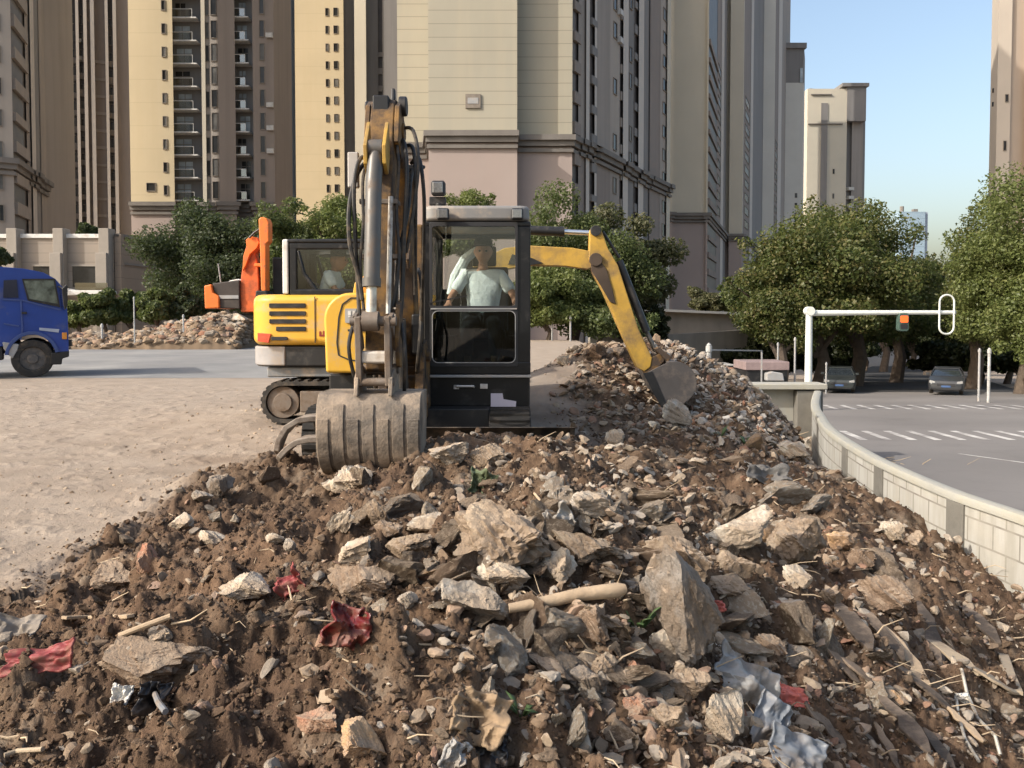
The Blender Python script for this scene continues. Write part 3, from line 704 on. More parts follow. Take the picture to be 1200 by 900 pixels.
hose([(-.85, 6.4, 2.66), (-.76, 6.25, 2.62), (-.72, 6.1, 2.35), (-.73, 6.15, 1.95), (-.75, 6.3, 1.5)], .015)
hose([(-.86, 6.9, 2.35), (-.79, 6.6, 2.52), (-.78, 6.3, 2.40), (-.79, 6.15, 2.1), (-.84, 6.05, 1.8), (-.86, 6.0, 1.4)], .015)
hose([(-.84, 7.3, 1.75), (-.78, 7.0, 1.6), (-.77, 6.85, 1.25), (-.80, 6.9, .95), (-.85, 7.2, .8)], .018, boom)
hose([(-1.09, 7.3, 1.7), (-1.14, 7.0, 1.5), (-1.16, 6.9, 1.15), (-1.14, 7.0, .85), (-1.08, 7.3, .75)], .018, boom)
hose([(-.80, 5.86, 1.28), (-.76, 5.74, 1.08), (-.77, 5.8, .85), (-.79, 5.9, .72)], .014)
hose([(-1.10, 5.84, 1.40), (-1.15, 5.72, 1.15), (-1.13, 5.74, .95), (-1.10, 5.82, .82)], .014)
hose([(-1.02, 6.1, 2.62), (-1.08, 5.93, 2.35), (-1.07, 5.86, 2.0), (-1.09, 5.84, 1.7), (-1.06, 5.8, 1.38)], .012)
hose([(-.88, 6.15, 2.72), (-.83, 5.98, 2.45), (-.84, 5.93, 2.1), (-.82, 5.9, 1.75), (-.86, 5.84, 1.4)], .012)
hose([(-.84, 6.3, 2.78), (-.74, 6.12, 2.72), (-.69, 6.02, 2.48), (-.72, 6.0, 2.15), (-.78, 6.0, 1.8)], .014)
hose([(-.80, 6.5, 2.55), (-.72, 6.35, 2.55), (-.68, 6.3, 2.25), (-.70, 6.45, 1.85), (-.74, 6.7, 1.5), (-.78, 7.0, 1.1)], .016, boom)
for zz in (2.15, 1.75, 1.35): MB().box(AX - .14, AX + .14, 5.86 + (zz - 1.2) * .06, 5.98 + (zz - 1.2) * .09, zz, zz + .035).build('hose_clamp', steel, stick, .005)
m = MB(); m.prism([(5.80, 1.42), (5.72, 1.18), (5.78, .98), (5.90, .96), (5.96, 1.2), (5.92, 1.45)], 'x', AX + .14, AX + .17); m.build('link_guard', yellow_arm, stick, .006)
m = MB(); m.box(-.90, -.80, 6.62, 6.74, 2.42, 2.56); m.tube([(-.86, 6.7, 2.5), (-.70, 6.5, 2.52)], .016, 8); m.build('valve_block', black, boom, .01)
m = MB(); m.prism([(6.55, 2.12), (6.42, 2.42), (6.50, 2.48), (6.66, 2.18)], 'x', AX + .135, AX + .20); m.build('boom_guard', yellow_arm, boom, .01)
m = MB(); m.tube([(AX + .02, 6.86, 2.52), (AX + .02, 6.62, 2.72)], .058, 14); sc1 = m.build('stick_cylinder', cyl_m, boom); MB().tube([(AX + .02, 6.64, 2.70), (AX + .02, 6.30, 2.93)], .032, 12).build('piston_rod', chrome, sc1)
# grab plate that sticks up at the left of the head
MB().prism([(6.0, 2.28), (6.0, 2.54), (6.05, 2.54), (6.06, 2.28)], 'x', -1.21, -1.13).build('hose_clamp', mat('dull_plate', (.35, .33, .31), .5, .2), stick, .01)
MB().box(AX + .10, AX + .18, 7.0, 7.3, 1.0, 1.35).build('cylinder_cover', black, boom, .02)
MB().box(AX - .20, AX - .12, 6.98, 7.3, .95, 1.3).build('cylinder_cover', black, boom, .02)
for xx in (-1.29, -.86): hose([(xx, 7.6, .95), (xx + .05, 7.3, 1.12), (xx + .08, 7.15, .85), (xx + .06, 7.3, .62)], .02, E1)

# ================================================================== excavator 2, side on, behind
E2Z = .06
E2 = thing('excavator', 'yellow mini excavator seen side on, arm reaching right into the far mound', 'excavator', (-2.2, 10.6, E2Z))
dz = E2Z
track(E2, 'y', 9.75, 10.15, -3.02, -.95, dz - .03, dz + .47)
track(E2, 'y', 11.05, 11.45, -3.02, -.95, dz - .03, dz + .47)
MB().box(-2.7, -1.3, 10.15, 11.05, dz + .15, dz + .52).build('undercarriage', black, E2, .03)
sk2 = MB(); sk2.prism(arc(-2.86, 10.16, .33, 180, 270, 6) + [(-1.0, 9.83), (-1.0, 11.37)] + arc(-2.86, 11.04, .33, 90, 180, 6), 'z', .705, .965)
sko = sk2.build('skirt', black, E2, .03, seg=3)
m = MB(); m.prism(arc(-2.86, 10.16, .345, 180, 270, 6) + [(-2.75, 9.815), (-2.75, 9.9), (-3.1, 10.3)], 'z', .72, .955); m.build('corner_guard', mat('scuffed_grey', (.30, .29, .29), .6, dirt=(DUST, .3, 4)), sko, .02)
MB().box(-3.0, -.9, 9.9, 11.3, .575, .70).build('deck_frame', mat('blue_grey_steel', (.16, .17, .18), .6, dirt=(DUST, .3, 4)), E2, .02)
bo = MB(); bo.prism(arc(-2.86, 10.10, .34, 180, 270, 8) + [(-1.15, 9.76), (-1.15, 11.44)] + arc(-2.86, 11.10, .34, 90, 180, 8), 'z', .97, 1.585)
body2 = bo.build('engine_cover', yellow, E2, .09, seg=4)
for i, z in enumerate((1.455, 1.36, 1.265, 1.175)):
    MB().prism(rrect(-2.92 + (.08 if i == 3 else 0), -2.48, z - .033, z + .022, .012), 'y', 9.748, 9.79).build('vent_slat', black, body2, .004)
m = MB(); m.bar((-2.37, 9.757, 1.0), (-2.37, 9.757, 1.56), .01, .01); m.build('panel_seam', black_soft, body2, smooth=False)
m = MB(); m.prism([(-3.06, 1.12), (-3.06, 1.02), (-2.93, 1.0), (-2.90, 1.11)], 'y', 9.742, 9.80); m.build('sticker', mat('red_sticker', (.62, .10, .05), .5, var=.3, vs=14), body2, .004)
m = MB(); m.prism(rrect(-2.90, -2.70, 1.03, 1.075, .02), 'y', 9.742, 9.78); m.build('latch', black_soft, body2, .004)
m = MB(); m.box(-2.32, -2.30, 9.752, 9.765, 1.08, 1.14); m.box(-2.30, -2.24, 9.752, 9.765, 1.08, 1.10); m.box(-2.275, -2.255, 9.752, 9.765, 1.10, 1.145); m.box(-2.235, -2.20, 9.752, 9.765, 1.085, 1.12); m.build('logo_mark', mat('dark_red_mark', (.20, .02, .02), .6), body2, smooth=False)
c2 = MB(); KX0, KX1, KY0, KY1 = -2.77, -1.5, 9.82, 10.86
def p4(x0, x1, y0, y1, z0, z1): c2.box(x0, x1, y0, y1, z0, z1)
for y in (KY0, KY1 - .08):
    p4(KX0 + .075, KX0 + .17, y + .003, y + .077, 1.56, 2.18); p4(KX1 - .10, KX1, y + .003, y + .077, 1.0, 2.18)
    c2.prism([(KX0 + .16, 2.16), (KX0 + .22, 2.16), (KX0 + .46, 1.62), (KX0 + .52, 1.58), (KX0 + .16, 1.58)][::-1] if False else [(KX0 + .16, 2.12), (KX0 + .20, 2.12), (KX0 + .27, 1.85), (KX0 + .44, 1.62), (KX0 + .37, 1.62), (KX0 + .23, 1.83)], 'y', y + .01, y + .06)
    p4(KX0 + .075, KX1, y, y + .08, 2.13, 2.21); p4(KX0 + .075, KX1, y, y + .08, 1.57, 1.65)
p4(KX0 + .08, KX1, KY0 + .07, KY1 - .07, 2.135, 2.2); p4(KX1 - .1, KX1, KY0 + .07, KY1 - .07, 1.0, 1.5)
cab2 = c2.build('cab', cab_black, E2, .02)
m = MB(); m.prism([(KX0 + .01, 1.585), (KX0 + .075, 1.585), (KX0 + .075, 2.235), (KX0 + .03, 2.235)], 'y', KY0 - .005, KY1 + .005); m.prism([(KX0 + .03, 2.205), (KX1 - .05, 2.205), (KX1 - .08, 2.255), (KX0 + .06, 2.255)], 'y', KY0 - .01, KY1 + .01)
m.build('cab_roof', cab_black, cab2, .02)
m = MB(); m.box(KX0 - .004, KX0 + .07, KY0 - .014, KY1 + .014, 1.588, 2.25); m.build('rear_post', white_p, cab2, .02)
for y in (KY0 + .03, KY1 - .034):
    MB().box(KX0 + .16, KX1 - .09, y, y + .005, 1.64, 2.14).build('side_glass', cab_glass, cab2, smooth=False)
MB().box(KX1 - .05, KX1 - .045, KY0 + .08, KY1 - .08, 1.5, 2.13).build('windscreen', cab_glass, cab2, smooth=False)
m = MB(); m.box(-2.56, -2.12, 10.12, 10.56, 1.02, 1.35); m.prism([(-2.54, 1.3), (-2.44, 1.3), (-2.50, 1.75), (-2.58, 1.75)], 'y', 10.14, 10.54); m.build('seat', black_soft, cab2, .03)
# boom in the XZ plane
Yb = 10.6
m = MB(); m.box(-1.3, -.62, Yb - .16, Yb + .16, .72, 1.22); m.build('swing_bracket', yellow_boom, E2, .03)
bp = [(-.86, .86), (-1.0, 1.02), (-.78, 1.62), (-.45, 2.03), (-.1, 2.20), (.2, 2.235), (.78, 2.205), (.96, 2.22), (1.02, 2.44), (1.08, 2.47), (1.13, 2.42), (1.20, 2.16), (1.12, 1.98), (.98, 1.93), (.70, 1.965), (.25, 1.975), (-.05, 1.93), (-.32, 1.74), (-.55, 1.42), (-.72, .92)]
bp2 = [(-.86, .86), (-1.0, 1.02), (-.78, 1.62), (-.45, 2.03), (-.1, 2.20), (.2, 2.235), (.78, 2.205), (1.08, 2.15), (1.14, 2.06), (1.08, 1.96), (.98, 1.925), (.70, 1.965), (.25, 1.975), (-.05, 1.93), (-.32, 1.74), (-.55, 1.42), (-.72, .92)]
boom2 = MB().prism(bp2, 'y', Yb - .09, Yb + .09).build('boom', yellow_boom, E2, .014)
m = MB(); m.prism([(-.05, 1.99), (.24, 1.98), (.40, 2.005), (.26, 2.07), (.0, 2.12)], 'y', Yb - .105, Yb - .088); m.build('boom_plate', black, boom2)
m = MB(); m.tube([(-.3, Yb, 2.46), (.66, Yb, 2.42)], .062, 16); m.tube([(.62, Yb, 2.42), (.68, Yb, 2.42)], .068, 16); m.prism([(-.5, 2.0), (-.3, 2.12), (-.24, 2.5), (-.34, 2.5)], 'y', Yb - .05, Yb + .05); sc2 = m.build('stick_cylinder', black, E2)
MB().tube([(.66, Yb, 2.42), (1.08, Yb, 2.40)], .034, 12).build('piston_rod', chrome, sc2)
sp2 = [(1.00, 2.43), (1.09, 2.50), (1.16, 2.42), (1.24, 2.20), (1.37, 1.98), (1.52, 1.52), (1.64, 1.16), (1.82, .78), (1.80, .66), (1.72, .60), (1.62, .66), (1.42, 1.10), (1.18, 1.64), (1.04, 1.88), (.99, 2.06), (1.0, 2.2)]
stick2 = MB().prism(sp2, 'y', Yb - .10, Yb + .10).build('stick', yellow_boom, E2, .014)
m = MB(); m.prism([(1.01, 2.02), (1.12, 2.06), (1.22, 1.92), (1.30, 1.66), (1.34, 1.48), (1.27, 1.50), (1.14, 1.72), (1.03, 1.90)], 'y', Yb - .118, Yb - .098); m.ring((1.08, Yb - .11, 2.05), 'y', 0, .085, .03, 18); m.build('pivot_plate', mat('dark_mud', (.05, .035, .025), .8, var=.4), stick2, .006)
m = MB(); m.ring((1.08, Yb, 2.42), 'y', 0, .07, .13, 18); m.build('pin', black, stick2, .006)
m = MB(); m.tube([(1.18, Yb, 2.42), (1.40, Yb, 2.08)], .02, 8); m.tube([(1.39, Yb, 2.04), (1.76, Yb, 1.12)], .055, 14); bc2 = m.build('bucket_cylinder', black, E2); MB().tube([(1.75, Yb, 1.14), (1.88, Yb, .86)], .03, 10).build('piston_rod', cyl_m, bc2)
m = MB(); m.prism([(1.66, .70), (1.84, .80), (2.02, .86), (1.98, .74), (1.86, .60), (1.74, .56)], 'y', Yb - .09, Yb + .09); m.build('bucket_link', yellow_arm, stick2, .01)
m = MB(); m.prism([(1.84, .90), (1.90, .92), (2.06, .80), (2.02, .72)], 'y', Yb - .14, Yb + .14); m.build('link_arm', yellow_arm, stick2, .01)
# bucket, side on: rounded back to the right
bc_ = (2.06, .50)
side = [(1.70, .60), (1.86, .68), (2.0, .745)] + arc(2.07, .47, .275, 85, -62, 10) + [(2.05, .06), (1.99, .0), (1.97, .08)]
bb = MB()
bb.prism(side, 'y', Yb - .34, Yb - .315); bb.prism(side, 'y', Yb + .315, Yb + .34)
shell = side[2:]; inn = [(x + (2.0 - x) * .10, z + (.42 - z) * .10) for x, z in shell]
bb.prism(shell + inn[::-1], 'y', Yb - .318, Yb + .318)
bk2 = bb.build('bucket', mat('dark_bucket_steel', (.085, .076, .072), .55, .2, var=.2, dirt=((.2, .16, .13), .25, 5), bump=.15, bs=20), E2, .006)
m = MB(); m.prism([(1.66, .60), (1.78, .62), (2.02, .06), (1.99, -.02)], 'y', Yb - .352, Yb - .335); m.build('cutting_edge', black, bk2, .004)
for i in range(4):
    y = Yb - .3 + i * .2; m = MB(); m.prism([(2.06, .09), (1.99, .06), (1.93, -.10), (1.97, -.09)], 'y', y - .04, y + .04); m.build('tooth', steel, bk2, .006)

# ================================================================== excavator 3, orange, far behind the small mound
Y3 = 37.; s3 = Y3 / F_PX
def q3(px, py): return (PX(px, Y3), PZ(py, Y3))
E3 = thing('excavator', 'orange excavator with folded boom standing behind the small rubble mound', 'excavator', (PX(275, Y3), Y3 + 1.4, 0))
m = MB()
for y in (Y3 + .1, Y3 + 2.2): 
    m.prism(rrect(PX(236, Y3), PX(360, Y3), .2, 1.0, .38, 6), 'y', y, y + .6)
m.build('track', rubber, E3, .05)
MB().box(PX(255, Y3), PX(340, Y3), Y3 + .7, Y3 + 2.2, .5, 1.35).build('undercarriage', black, E3, .05)
a0, a1 = q3(240, 333), q3(262, 363)
m = MB(); m.prism([q3(240.5, 335), q3(249, 333), q3(251, 343), q3(258, 347), q3(258, 361), q3(241, 362)], 'y', Y3 - .1, Y3 + 2.9); m.build('counterweight', orange, E3, .06)
m = MB(); m.prism([q3(249, 332), q3(281, 328), q3(281, 362), q3(257, 361), q3(257, 347), q3(251, 342)], 'y', Y3 + .02, Y3 + 2.8); eb = m.build('engine_cover', mat('dark_brown_panel', (.045, .035, .03), .6, var=.3, vs=2), E3, .05)
MB().box(*[PX(257, Y3), PX(280, Y3)], Y3 - .02, Y3 + .03, PZ(350, Y3), PZ(346, Y3)).build('side_strip', grey_p, eb)
m = MB(); m.prism([q3(262, 331), q3(268, 328), q3(277, 326.5), q3(281, 328), q3(281, 331)], 'y', Y3 + .3, Y3 + 2.2); m.build('top_cover', white_p, eb, .05)
MB().tube([(q3(255, 332)[0], Y3 + .5, q3(255, 332)[1]), (q3(252, 308)[0], Y3 + .5, q3(252, 308)[1])], .03, 6).build('antenna', grey_p, eb)
cb = MB(); cb.prism([q3(313, 366), q3(313, 300), q3(335, 300), q3(340, 330), q3(340, 366)], 'y', Y3 + .9, Y3 + 2.7); cb3 = cb.build('cab', mat('dark_cab', (.03, .03, .03), .4), E3, .06)
bpts = [(281, 366), (280, 335), (283, 315), (286, 300), (290, 288), (288, 285), (289, 281), (295, 277), (302, 278), (306, 283), (304, 291), (298, 297), (302, 310), (303, 340), (302, 366)]
m = MB(); m.prism([q3(*p) for p in bpts], 'y', Y3 + .15, Y3 + .75); b3 = m.build('boom', mat('rust_orange_paint', (.62, .12, .025), .5, var=.25, vs=1.5, dirt=((.12, .05, .03), .35, 1.2)), E3, .06)
m = MB(); m.prism([q3(*p) for p in [(286, 300), (290, 288), (289, 281), (295, 277), (302, 278), (305, 284), (302, 291), (294, 298), (289, 311), (285, 318)]], 'y', Y3 - .02, Y3 + .14); m.build('boom_plate', orange, b3, .03)
m = MB(); m.prism([q3(*p) for p in [(308, 258), (311, 255.5), (318, 257), (320, 262), (320, 284), (316.5, 287), (316, 340), (313.5, 344), (310, 340), (309.5, 300)]], 'y', Y3 - .5, Y3 + .1); s3o = m.build('stick', orange, E3, .06)
MB().box(PX(301, Y3), PX(311, Y3), Y3 - .3, Y3 + .2, PZ(313, Y3), PZ(309, Y3)).build('cylinder_lug', orange, s3o, .04)
MB().tube([(q3(294, 279)[0], Y3 - .1, q3(294, 279)[1]), (q3(300, 273)[0], Y3 - .1, q3(300, 273)[1]), (q3(309, 267)[0], Y3 - .1, q3(309, 267)[1])], .05, 6).build('hydraulic_hose', hoses_m, b3)
m = MB(); m.tube([(q3(307, 284)[0], Y3 + .3, q3(307, 284)[1]), (q3(307, 345)[0], Y3 + .3, q3(307, 345)[1])], .13, 10); m.build('stick_cylinder', black, E3)
m = MB(); m.prism([q3(*p) for p in [(305, 341), (317, 341), (321, 352), (310, 358), (304, 350)]], 'y', Y3 - .6, Y3 + .4); m.build('bucket', black, E3, .05)

# ================================================================== blue truck
TY = 17.2
truck = thing('truck', 'blue flatbed truck cab facing right at the left edge', 'truck', (PX(40, TY), TY, 0))
blue = mat('blue_paint', (.012, .044, .235), .34, var=.12, vs=1.5, dirt=((.12, .12, .14), .08, 1.2), coat=.3)
def PXT(px): return PX(40, TY) + (px - 40) * .86 * TY / F_PX
def qt(px, py): return (PXT(px), PZ(py, TY))
WXc, WZc = PXT(37.5), PZ(421, TY)
arch = [qt(37.5 + 28 * math.cos(R(t)), 420 - 28 * math.sin(R(t))) for t in (172, 160, 140, 120, 100, 80, 60, 40, 20, 5)]
top = [(-36, 317), (-20, 314), (5, 313.5), (30, 315), (52, 319), (66, 326), (75, 336), (79, 352), (80.5, 372), (81, 414)]
prof = [qt(*p) for p in [(-36, 408), (-36, 317)] + top[1:]] + [qt(66, 414)] + arch[::-1] + [qt(6, 405)]
cabm = MB().prism(prof, 'y', TY + .02, TY + 2.0)
tcab = cabm.build('cab', blue, truck, .05, seg=3, ang=30)
m = MB(); m.prism([qt(*p) for p in [(29, 329), (64, 328), (69, 356), (45, 352), (35, 350)]], 'y', TY - .006, TY + .03); dw = m.build('door_window', mat('truck_window', (.12, .14, .115), .10, var=.6, vs=5, spec=.5), tcab)
m = MB(); fr_o = [qt(*p) for p in [(27, 327), (66, 326), (71.5, 360), (45, 354.5), (33, 352)]]; fr_i = [qt(*p) for p in [(29, 329), (64, 328), (69, 356), (45, 352), (35, 350)]]; frame2(m, fr_o, fr_i, 'y', TY - .012, TY + .03); m.build('window_frame', black, tcab)
m = MB(); m.prism([qt(*p) for p in [(6, 329), (21, 328), (22.5, 349), (5, 349)]], 'y', TY - .006, TY + .03); m.build('rear_side_window', mat('dark_pane', (.02, .025, .05), .08, spec=.8), tcab)
m = MB(); m.prism([qt(*p) for p in [(70, 333), (76, 340), (79, 366), (73, 362)]], 'y', TY + .02, TY + 1.98); m.build('windscreen', mat('dark_pane', (.02, .025, .05), .08), tcab)
m = MB()
for pts in ([(4, 351), (28, 352), (46, 357), (72, 363)], [(25, 352), (26, 385), (24, 398)], [(5, 379), (22, 382)]):
    for p, q in zip(pts[:-1], pts[1:]): a, b2 = qt(*p), qt(*q); m.bar((a[0], TY + .012, a[1]), (b2[0], TY + .012, b2[1]), .03, .03)
m.build('panel_seam', mat('pale_blue_edge', (.04, .07, .22), .4), tcab, smooth=False)
m = MB(); ai = [qt(37.5 + 28.5 * math.cos(R(t)), 420.5 - 28.5 * math.sin(R(t))) for t in range(170, 4, -12)]; ao = [qt(37.5 + 33 * math.cos(R(t)), 421 - 33 * math.sin(R(t))) for t in range(170, 4, -12)]
m.prism(ao + ai[::-1], 'y', TY - .03, TY + .3); m.build('wheel_arch', mat('faded_blue', (.035, .065, .20), .5), tcab, .01)
m = MB(); m.prism([qt(*p) for p in [(59, 414), (81.5, 412), (81, 419), (73, 421), (72, 428), (58, 428)]], 'y', TY + .0, TY + 2.02); m.box(PXT(80), PXT(85), TY + .1, TY + .35, PZ(407, TY), PZ(399, TY)); m.build('bumper', black, truck, .02)
m = MB(); m.prism([qt(*p) for p in [(74, 338), (79.5, 333), (81, 336), (80.5, 358), (77, 364), (75, 356)]], 'y', TY - .28, TY - .14); m.bar((qt(75, 338)[0], TY - .2, qt(75, 338)[1]), (qt(68, 334)[0], TY + .1, qt(68, 334)[1]), .03, .03); m.build('mirror', black, truck, .02)
def wheel(parent, x, y, z, r, w):
    t = MB(); t.ring((x, y, z), 'y', r * .60, r, w / 2, 32); to = t.build('wheel', rubber, parent, .03, seg=3)
    h = MB(); h.ring((x, y, z), 'y', 0, r * .62, w * .30, 28); h.ring((x, y, z), 'y', 0, r * .26, w * .46, 18)
    for k in range(6): a = k * math.pi / 3; h.ring((x + r * .42 * math.cos(a), y, z + r * .42 * math.sin(a)), 'y', 0, r * .05, w * .36, 8)
    h.build('rim', mat('dusty_grey_rim', (.085, .08, .078), .75, dirt=((.2, .17, .14), .3, 5)), to, .01)
wheel(truck, WXc, TY + .16, .40, .40, .26); wheel(truck, WXc, TY + 1.84, .40, .40, .26)
m = MB(); m.box(PXT(-150), PXT(62), TY + .45, TY + .62, .50, .72); m.box(PXT(-150), PXT(62), TY + 1.4, TY + 1.57, .50, .72); m.box(PXT(-8), PXT(3), TY + .05, TY + .5, .38, .66); m.box(PXT(-30), PXT(20), TY + .3, TY + 1.7, .62, .8)
m.build('chassis', black, truck, .02)
m = MB(); m.box(PXT(26), PXT(32), TY - .035, TY + .0, PZ(368, TY), PZ(365.5, TY)); m.build('door_handle', black_soft, tcab, .005)
m = MB(); m.box(PXT(73), PXT(79), TY - .012, TY + .05, PZ(398, TY), PZ(390, TY)); m.build('marker_lamp', mat('amber_lens', (.55, .22, .04), .3), tcab, .01)
m = MB(); m.prism([qt(*p) for p in [(46, 384), (70, 386), (69, 390), (46, 387)]], 'y', TY + .004, TY + .03); m.build('door_stripe', mat('pale_decal', (.32, .36, .45), .5), tcab, smooth=False)
m = MB(); m.prism([qt(*p) for p in [(3, 400), (22, 403), (20, 410), (14, 420), (4, 408)]], 'y', TY - .01, TY + .25); m.build('mud_flap', grey_p, truck, .02)
m = MB(); m.box(PXT(-190), PXT(-42), TY - .05, TY + 2.1, .92, 1.05); m.box(PXT(-190), PXT(-42), TY - .05, TY + .0, 1.05, 1.55); m.box(PXT(-46), PXT(-42), TY - .05, TY + 2.1, 1.0, 2.3); m.build('cargo_bed', blue, truck, .02)
wheel(truck, PXT(-130), TY + .2, .40, .40, .4); wheel(truck, PXT(-130), TY + 1.8, .40, .40, .4)

truck.rotation_euler.z = R(29)

# ================================================================== parked cars
def make_car(label, x, y, paint, L=4.3, W=1.6, Hc=1.32):
    z = float(z_road(y)) + .004
    t = thing('parked_car', label, 'car', (x, y + L / 2, z), 'cars waiting at the far side of the road')
    hw = W / 2
    def S(yy, zz, ww): return [(x - ww, y + yy, z + zz), (x + ww, y + yy, z + zz)]
    # lofted body: cross sections along Y
    secs = []
    for yy, z0, z1, ww in ((0, .32, .58, .72), (.08, .24, .74, .80), (.5, .2, .86, .86), (1.15, .2, .95, hw), (2.6, .2, .97, hw), (3.7, .22, .98, .86), (4.2, .26, .9, .80), (4.3, .4, .7, .72)):
        secs.append([(x - ww * .94, y + yy, z + z0), (x + ww * .94, y + yy, z + z0), (x + ww, y + yy, z + (z0 + z1) / 2), (x + ww * .95, y + yy, z + z1), (x - ww * .95, y + yy, z + z1), (x - ww, y + yy, z + (z0 + z1) / 2)])
    b = MB(); vs = [p for s_ in secs for p in s_]; fs = [(i * 6 + j, i * 6 + (j + 1) % 6, (i + 1) * 6 + (j + 1) % 6, (i + 1) * 6 + j) for i in range(len(secs) - 1) for j in range(6)] + [tuple(range(6)), tuple(range(len(vs) - 6, len(vs)))]
    b.add(vs, fs); body = b.build('body', paint, t, .03, ang=50)
    def loft(l0, l1):
        return [(x + a * w2, y + yy, z + zz) for yy, zz, w2 in (l0, l1) for a in (-1, 1)]
    g = MB(); lo = [(x - .76, y + 1.05, z + .93), (x + .76, y + 1.05, z + .93), (x + .76, y + 3.9, z + .95), (x - .76, y + 3.9, z + .95)]; hi = [(x - .58, y + 1.75, z + Hc - .04), (x + .58, y + 1.75, z + Hc - .04), (x + .58, y + 3.2, z + Hc - .04), (x - .58, y + 3.2, z + Hc - .04)]
    g.add(lo + hi, [(0, 1, 5, 4), (1, 2, 6, 5), (2, 3, 7, 6), (3, 0, 4, 7), (4, 5, 6, 7)]); g.build('windscreen', mat('car_glass', (.02, .025, .03), .06, spec=.8), t)
    r_ = MB(); r_.box(x - .60, x + .60, y + 1.72, y + 3.25, z + Hc - .05, z + Hc)
    for a in (-1, 1): r_.bar((x + a * .76, y + 1.0, z + .93), (x + a * .59, y + 1.75, z + Hc - .03), .06, .06); r_.bar((x + a * .76, y + 3.92, z + .93), (x + a * .59, y + 3.2, z + Hc - .03), .08, .08)
    r_.build('roof', paint, t, .02)
    for a in (-1, 1):
        h = MB(); h.prism([(x + a * .78, z + .62), (x + a * .50, z + .60), (x + a * .50, z + .70), (x + a * .76, z + .76)], 'y', y + .02, y + .12); h.build('headlight', mat('car_lens', (.35, .35, .34), .15, .2), t, .01)
        mm = MB(); mm.box(x + a * .90 - .09, x + a * .90 + .09, y + 1.35, y + 1.45, z + .93, z + 1.06); mm.build('side_mirror', paint, t, .02)
    gr = MB(); gr.box(x - .42, x + .42, y - .012, y + .03, z + .46, z + .60); gr.box(x - .6, x + .6, y + .01, y + .05, z + .27, z + .38); gr.build('grille', black_soft, t, .01)
    pl = MB(); pl.box(x - .22, x + .22, y - .02, y + .0, z + .40, z + .50); pl.build('number_plate', mat('plate_blue', (.04, .08, .18), .5), t)
    for a in (-1, 1):
        for yy in (.85, 3.5):
            wv = MB(); wv.ring((x + a * (hw - .1), y + yy, z + .31), 'x', .18, .31, .10, 24); wo_ = wv.build('wheel', rubber, t, .02); MB().ring((x + a * (hw - .1), y + yy, z + .31), 'x', 0, .19, .085, 16).build('rim', grey_p, wo_)
    t.rotation_euler.z = -math.atan2(x, y)
    return t
make_car('silver grey car waiting in tree shade beside a white post', PX(1137, 42.), 42., mat('shaded_silver_paint', (.05, .052, .056), .3, .4, var=.05))  # far darker than silver: the tree shade is put into the paint
make_car('dark car facing the crossing near the traffic light pole', PX(1004, 44.), 44., mat('dark_car_paint', (.035, .04, .04), .3, .2, var=.05))
# ------------------------------------------------------------------ people
def skin_obj(name, joints, bones, m, parent=None, subdiv=2, root=None):
    """joints: {key: (pos, radius)}; grows one continuous surface"""
    keys = list(joints); off = rootloc(parent) if parent else Vector((0, 0, 0))
    me = bpy.data.meshes.new(name); me.from_pydata([tuple(Vector(joints[k][0]) - off) for k in keys], [(keys.index(a), keys.index(b)) for a, b in bones], [])
    o = bpy.data.objects.new(name, me); COL.objects.link(o)
    md = o.modifiers.new('skin', 'SKIN'); md.use_smooth_shade = True
    if not me.skin_vertices: 
        bpy.context.view_layer.update()
    sv = me.skin_vertices[0].data
    for i, k in enumerate(keys):
        r = joints[k][1]; sv[i].radius = r if hasattr(r, '__len__') else (r, r)
        sv[i].use_root = (k == (root or keys[0]))
    s = o.modifiers.new('sub', 'SUBSURF'); s.levels = subdiv; s.render_levels = subdiv
    bpy.context.view_layer.update()
    me2 = bpy.data.meshes.new_from_object(o.evaluated_get(bpy.context.evaluated_depsgraph_get()))
    bpy.data.objects.remove(o); me2.name = name; me2.materials.clear(); me2.materials.append(m)
    me2.polygons.foreach_set('use_smooth', [True] * len(me2.polygons))
    o2 = link_mesh(name, me2, parent)
    return o2
def head_mesh(c, face, m):
    """head with nose, brow, chin, ears; face = horizontal facing direction"""
    bm = bmesh.new(); bmesh.ops.create_uvsphere(bm, u_segments=28, v_segments=20, radius=1)
    f = Vector((face[0], face[1], 0)).normalized(); s = Vector((-f.y, f.x, 0)); out = []
    for v in bm.verts:
        x, y, z = v.co           # x side, y front, z up
        fy = max(0, y)
        jaw = 1 - .26 * max(0, -z) ** 1.3
        px, py, pz = x * .086 * jaw, y * .105 * (1 - .10 * max(0, -z)), z * .134
        nose = math.exp(-((x / .16) ** 2) - (((z + .12) / .22) ** 2)) * fy; py += nose * .026
        py -= .012 * fy * (math.exp(-(((abs(x) - .38) / .2) ** 2) - (((z - .06) / .13) ** 2)))
        py += .007 * fy * math.exp(-((x / .3) ** 2) - (((z + .47) / .09) ** 2)); py += .01 * fy * math.exp(-((x / .3) ** 2) - (((z + .85) / .2) ** 2))
        ear = math.exp(-(((y + .05) / .18) ** 2) - (((z + .02) / .25) ** 2)) * (abs(x) > .9); px += .016 * ear * (1 if x > 0 else -1)
        v.co = Vector(c) + s * px + f * py + Vector((0, 0, pz))
    me = bpy.data.meshes.new('head'); bm.to_mesh(me); bm.free(); return me
def join_meshes(o, me):
    bm = bmesh.new(); bm.from_mesh(o.data); off = rootloc(o)
    me.transform(Matrix.Translation(-off)); bm.from_mesh(me); bm.to_mesh(o.data); bm.free()
    o.data.polygons.foreach_set('use_smooth', [True] * len(o.data.polygons))
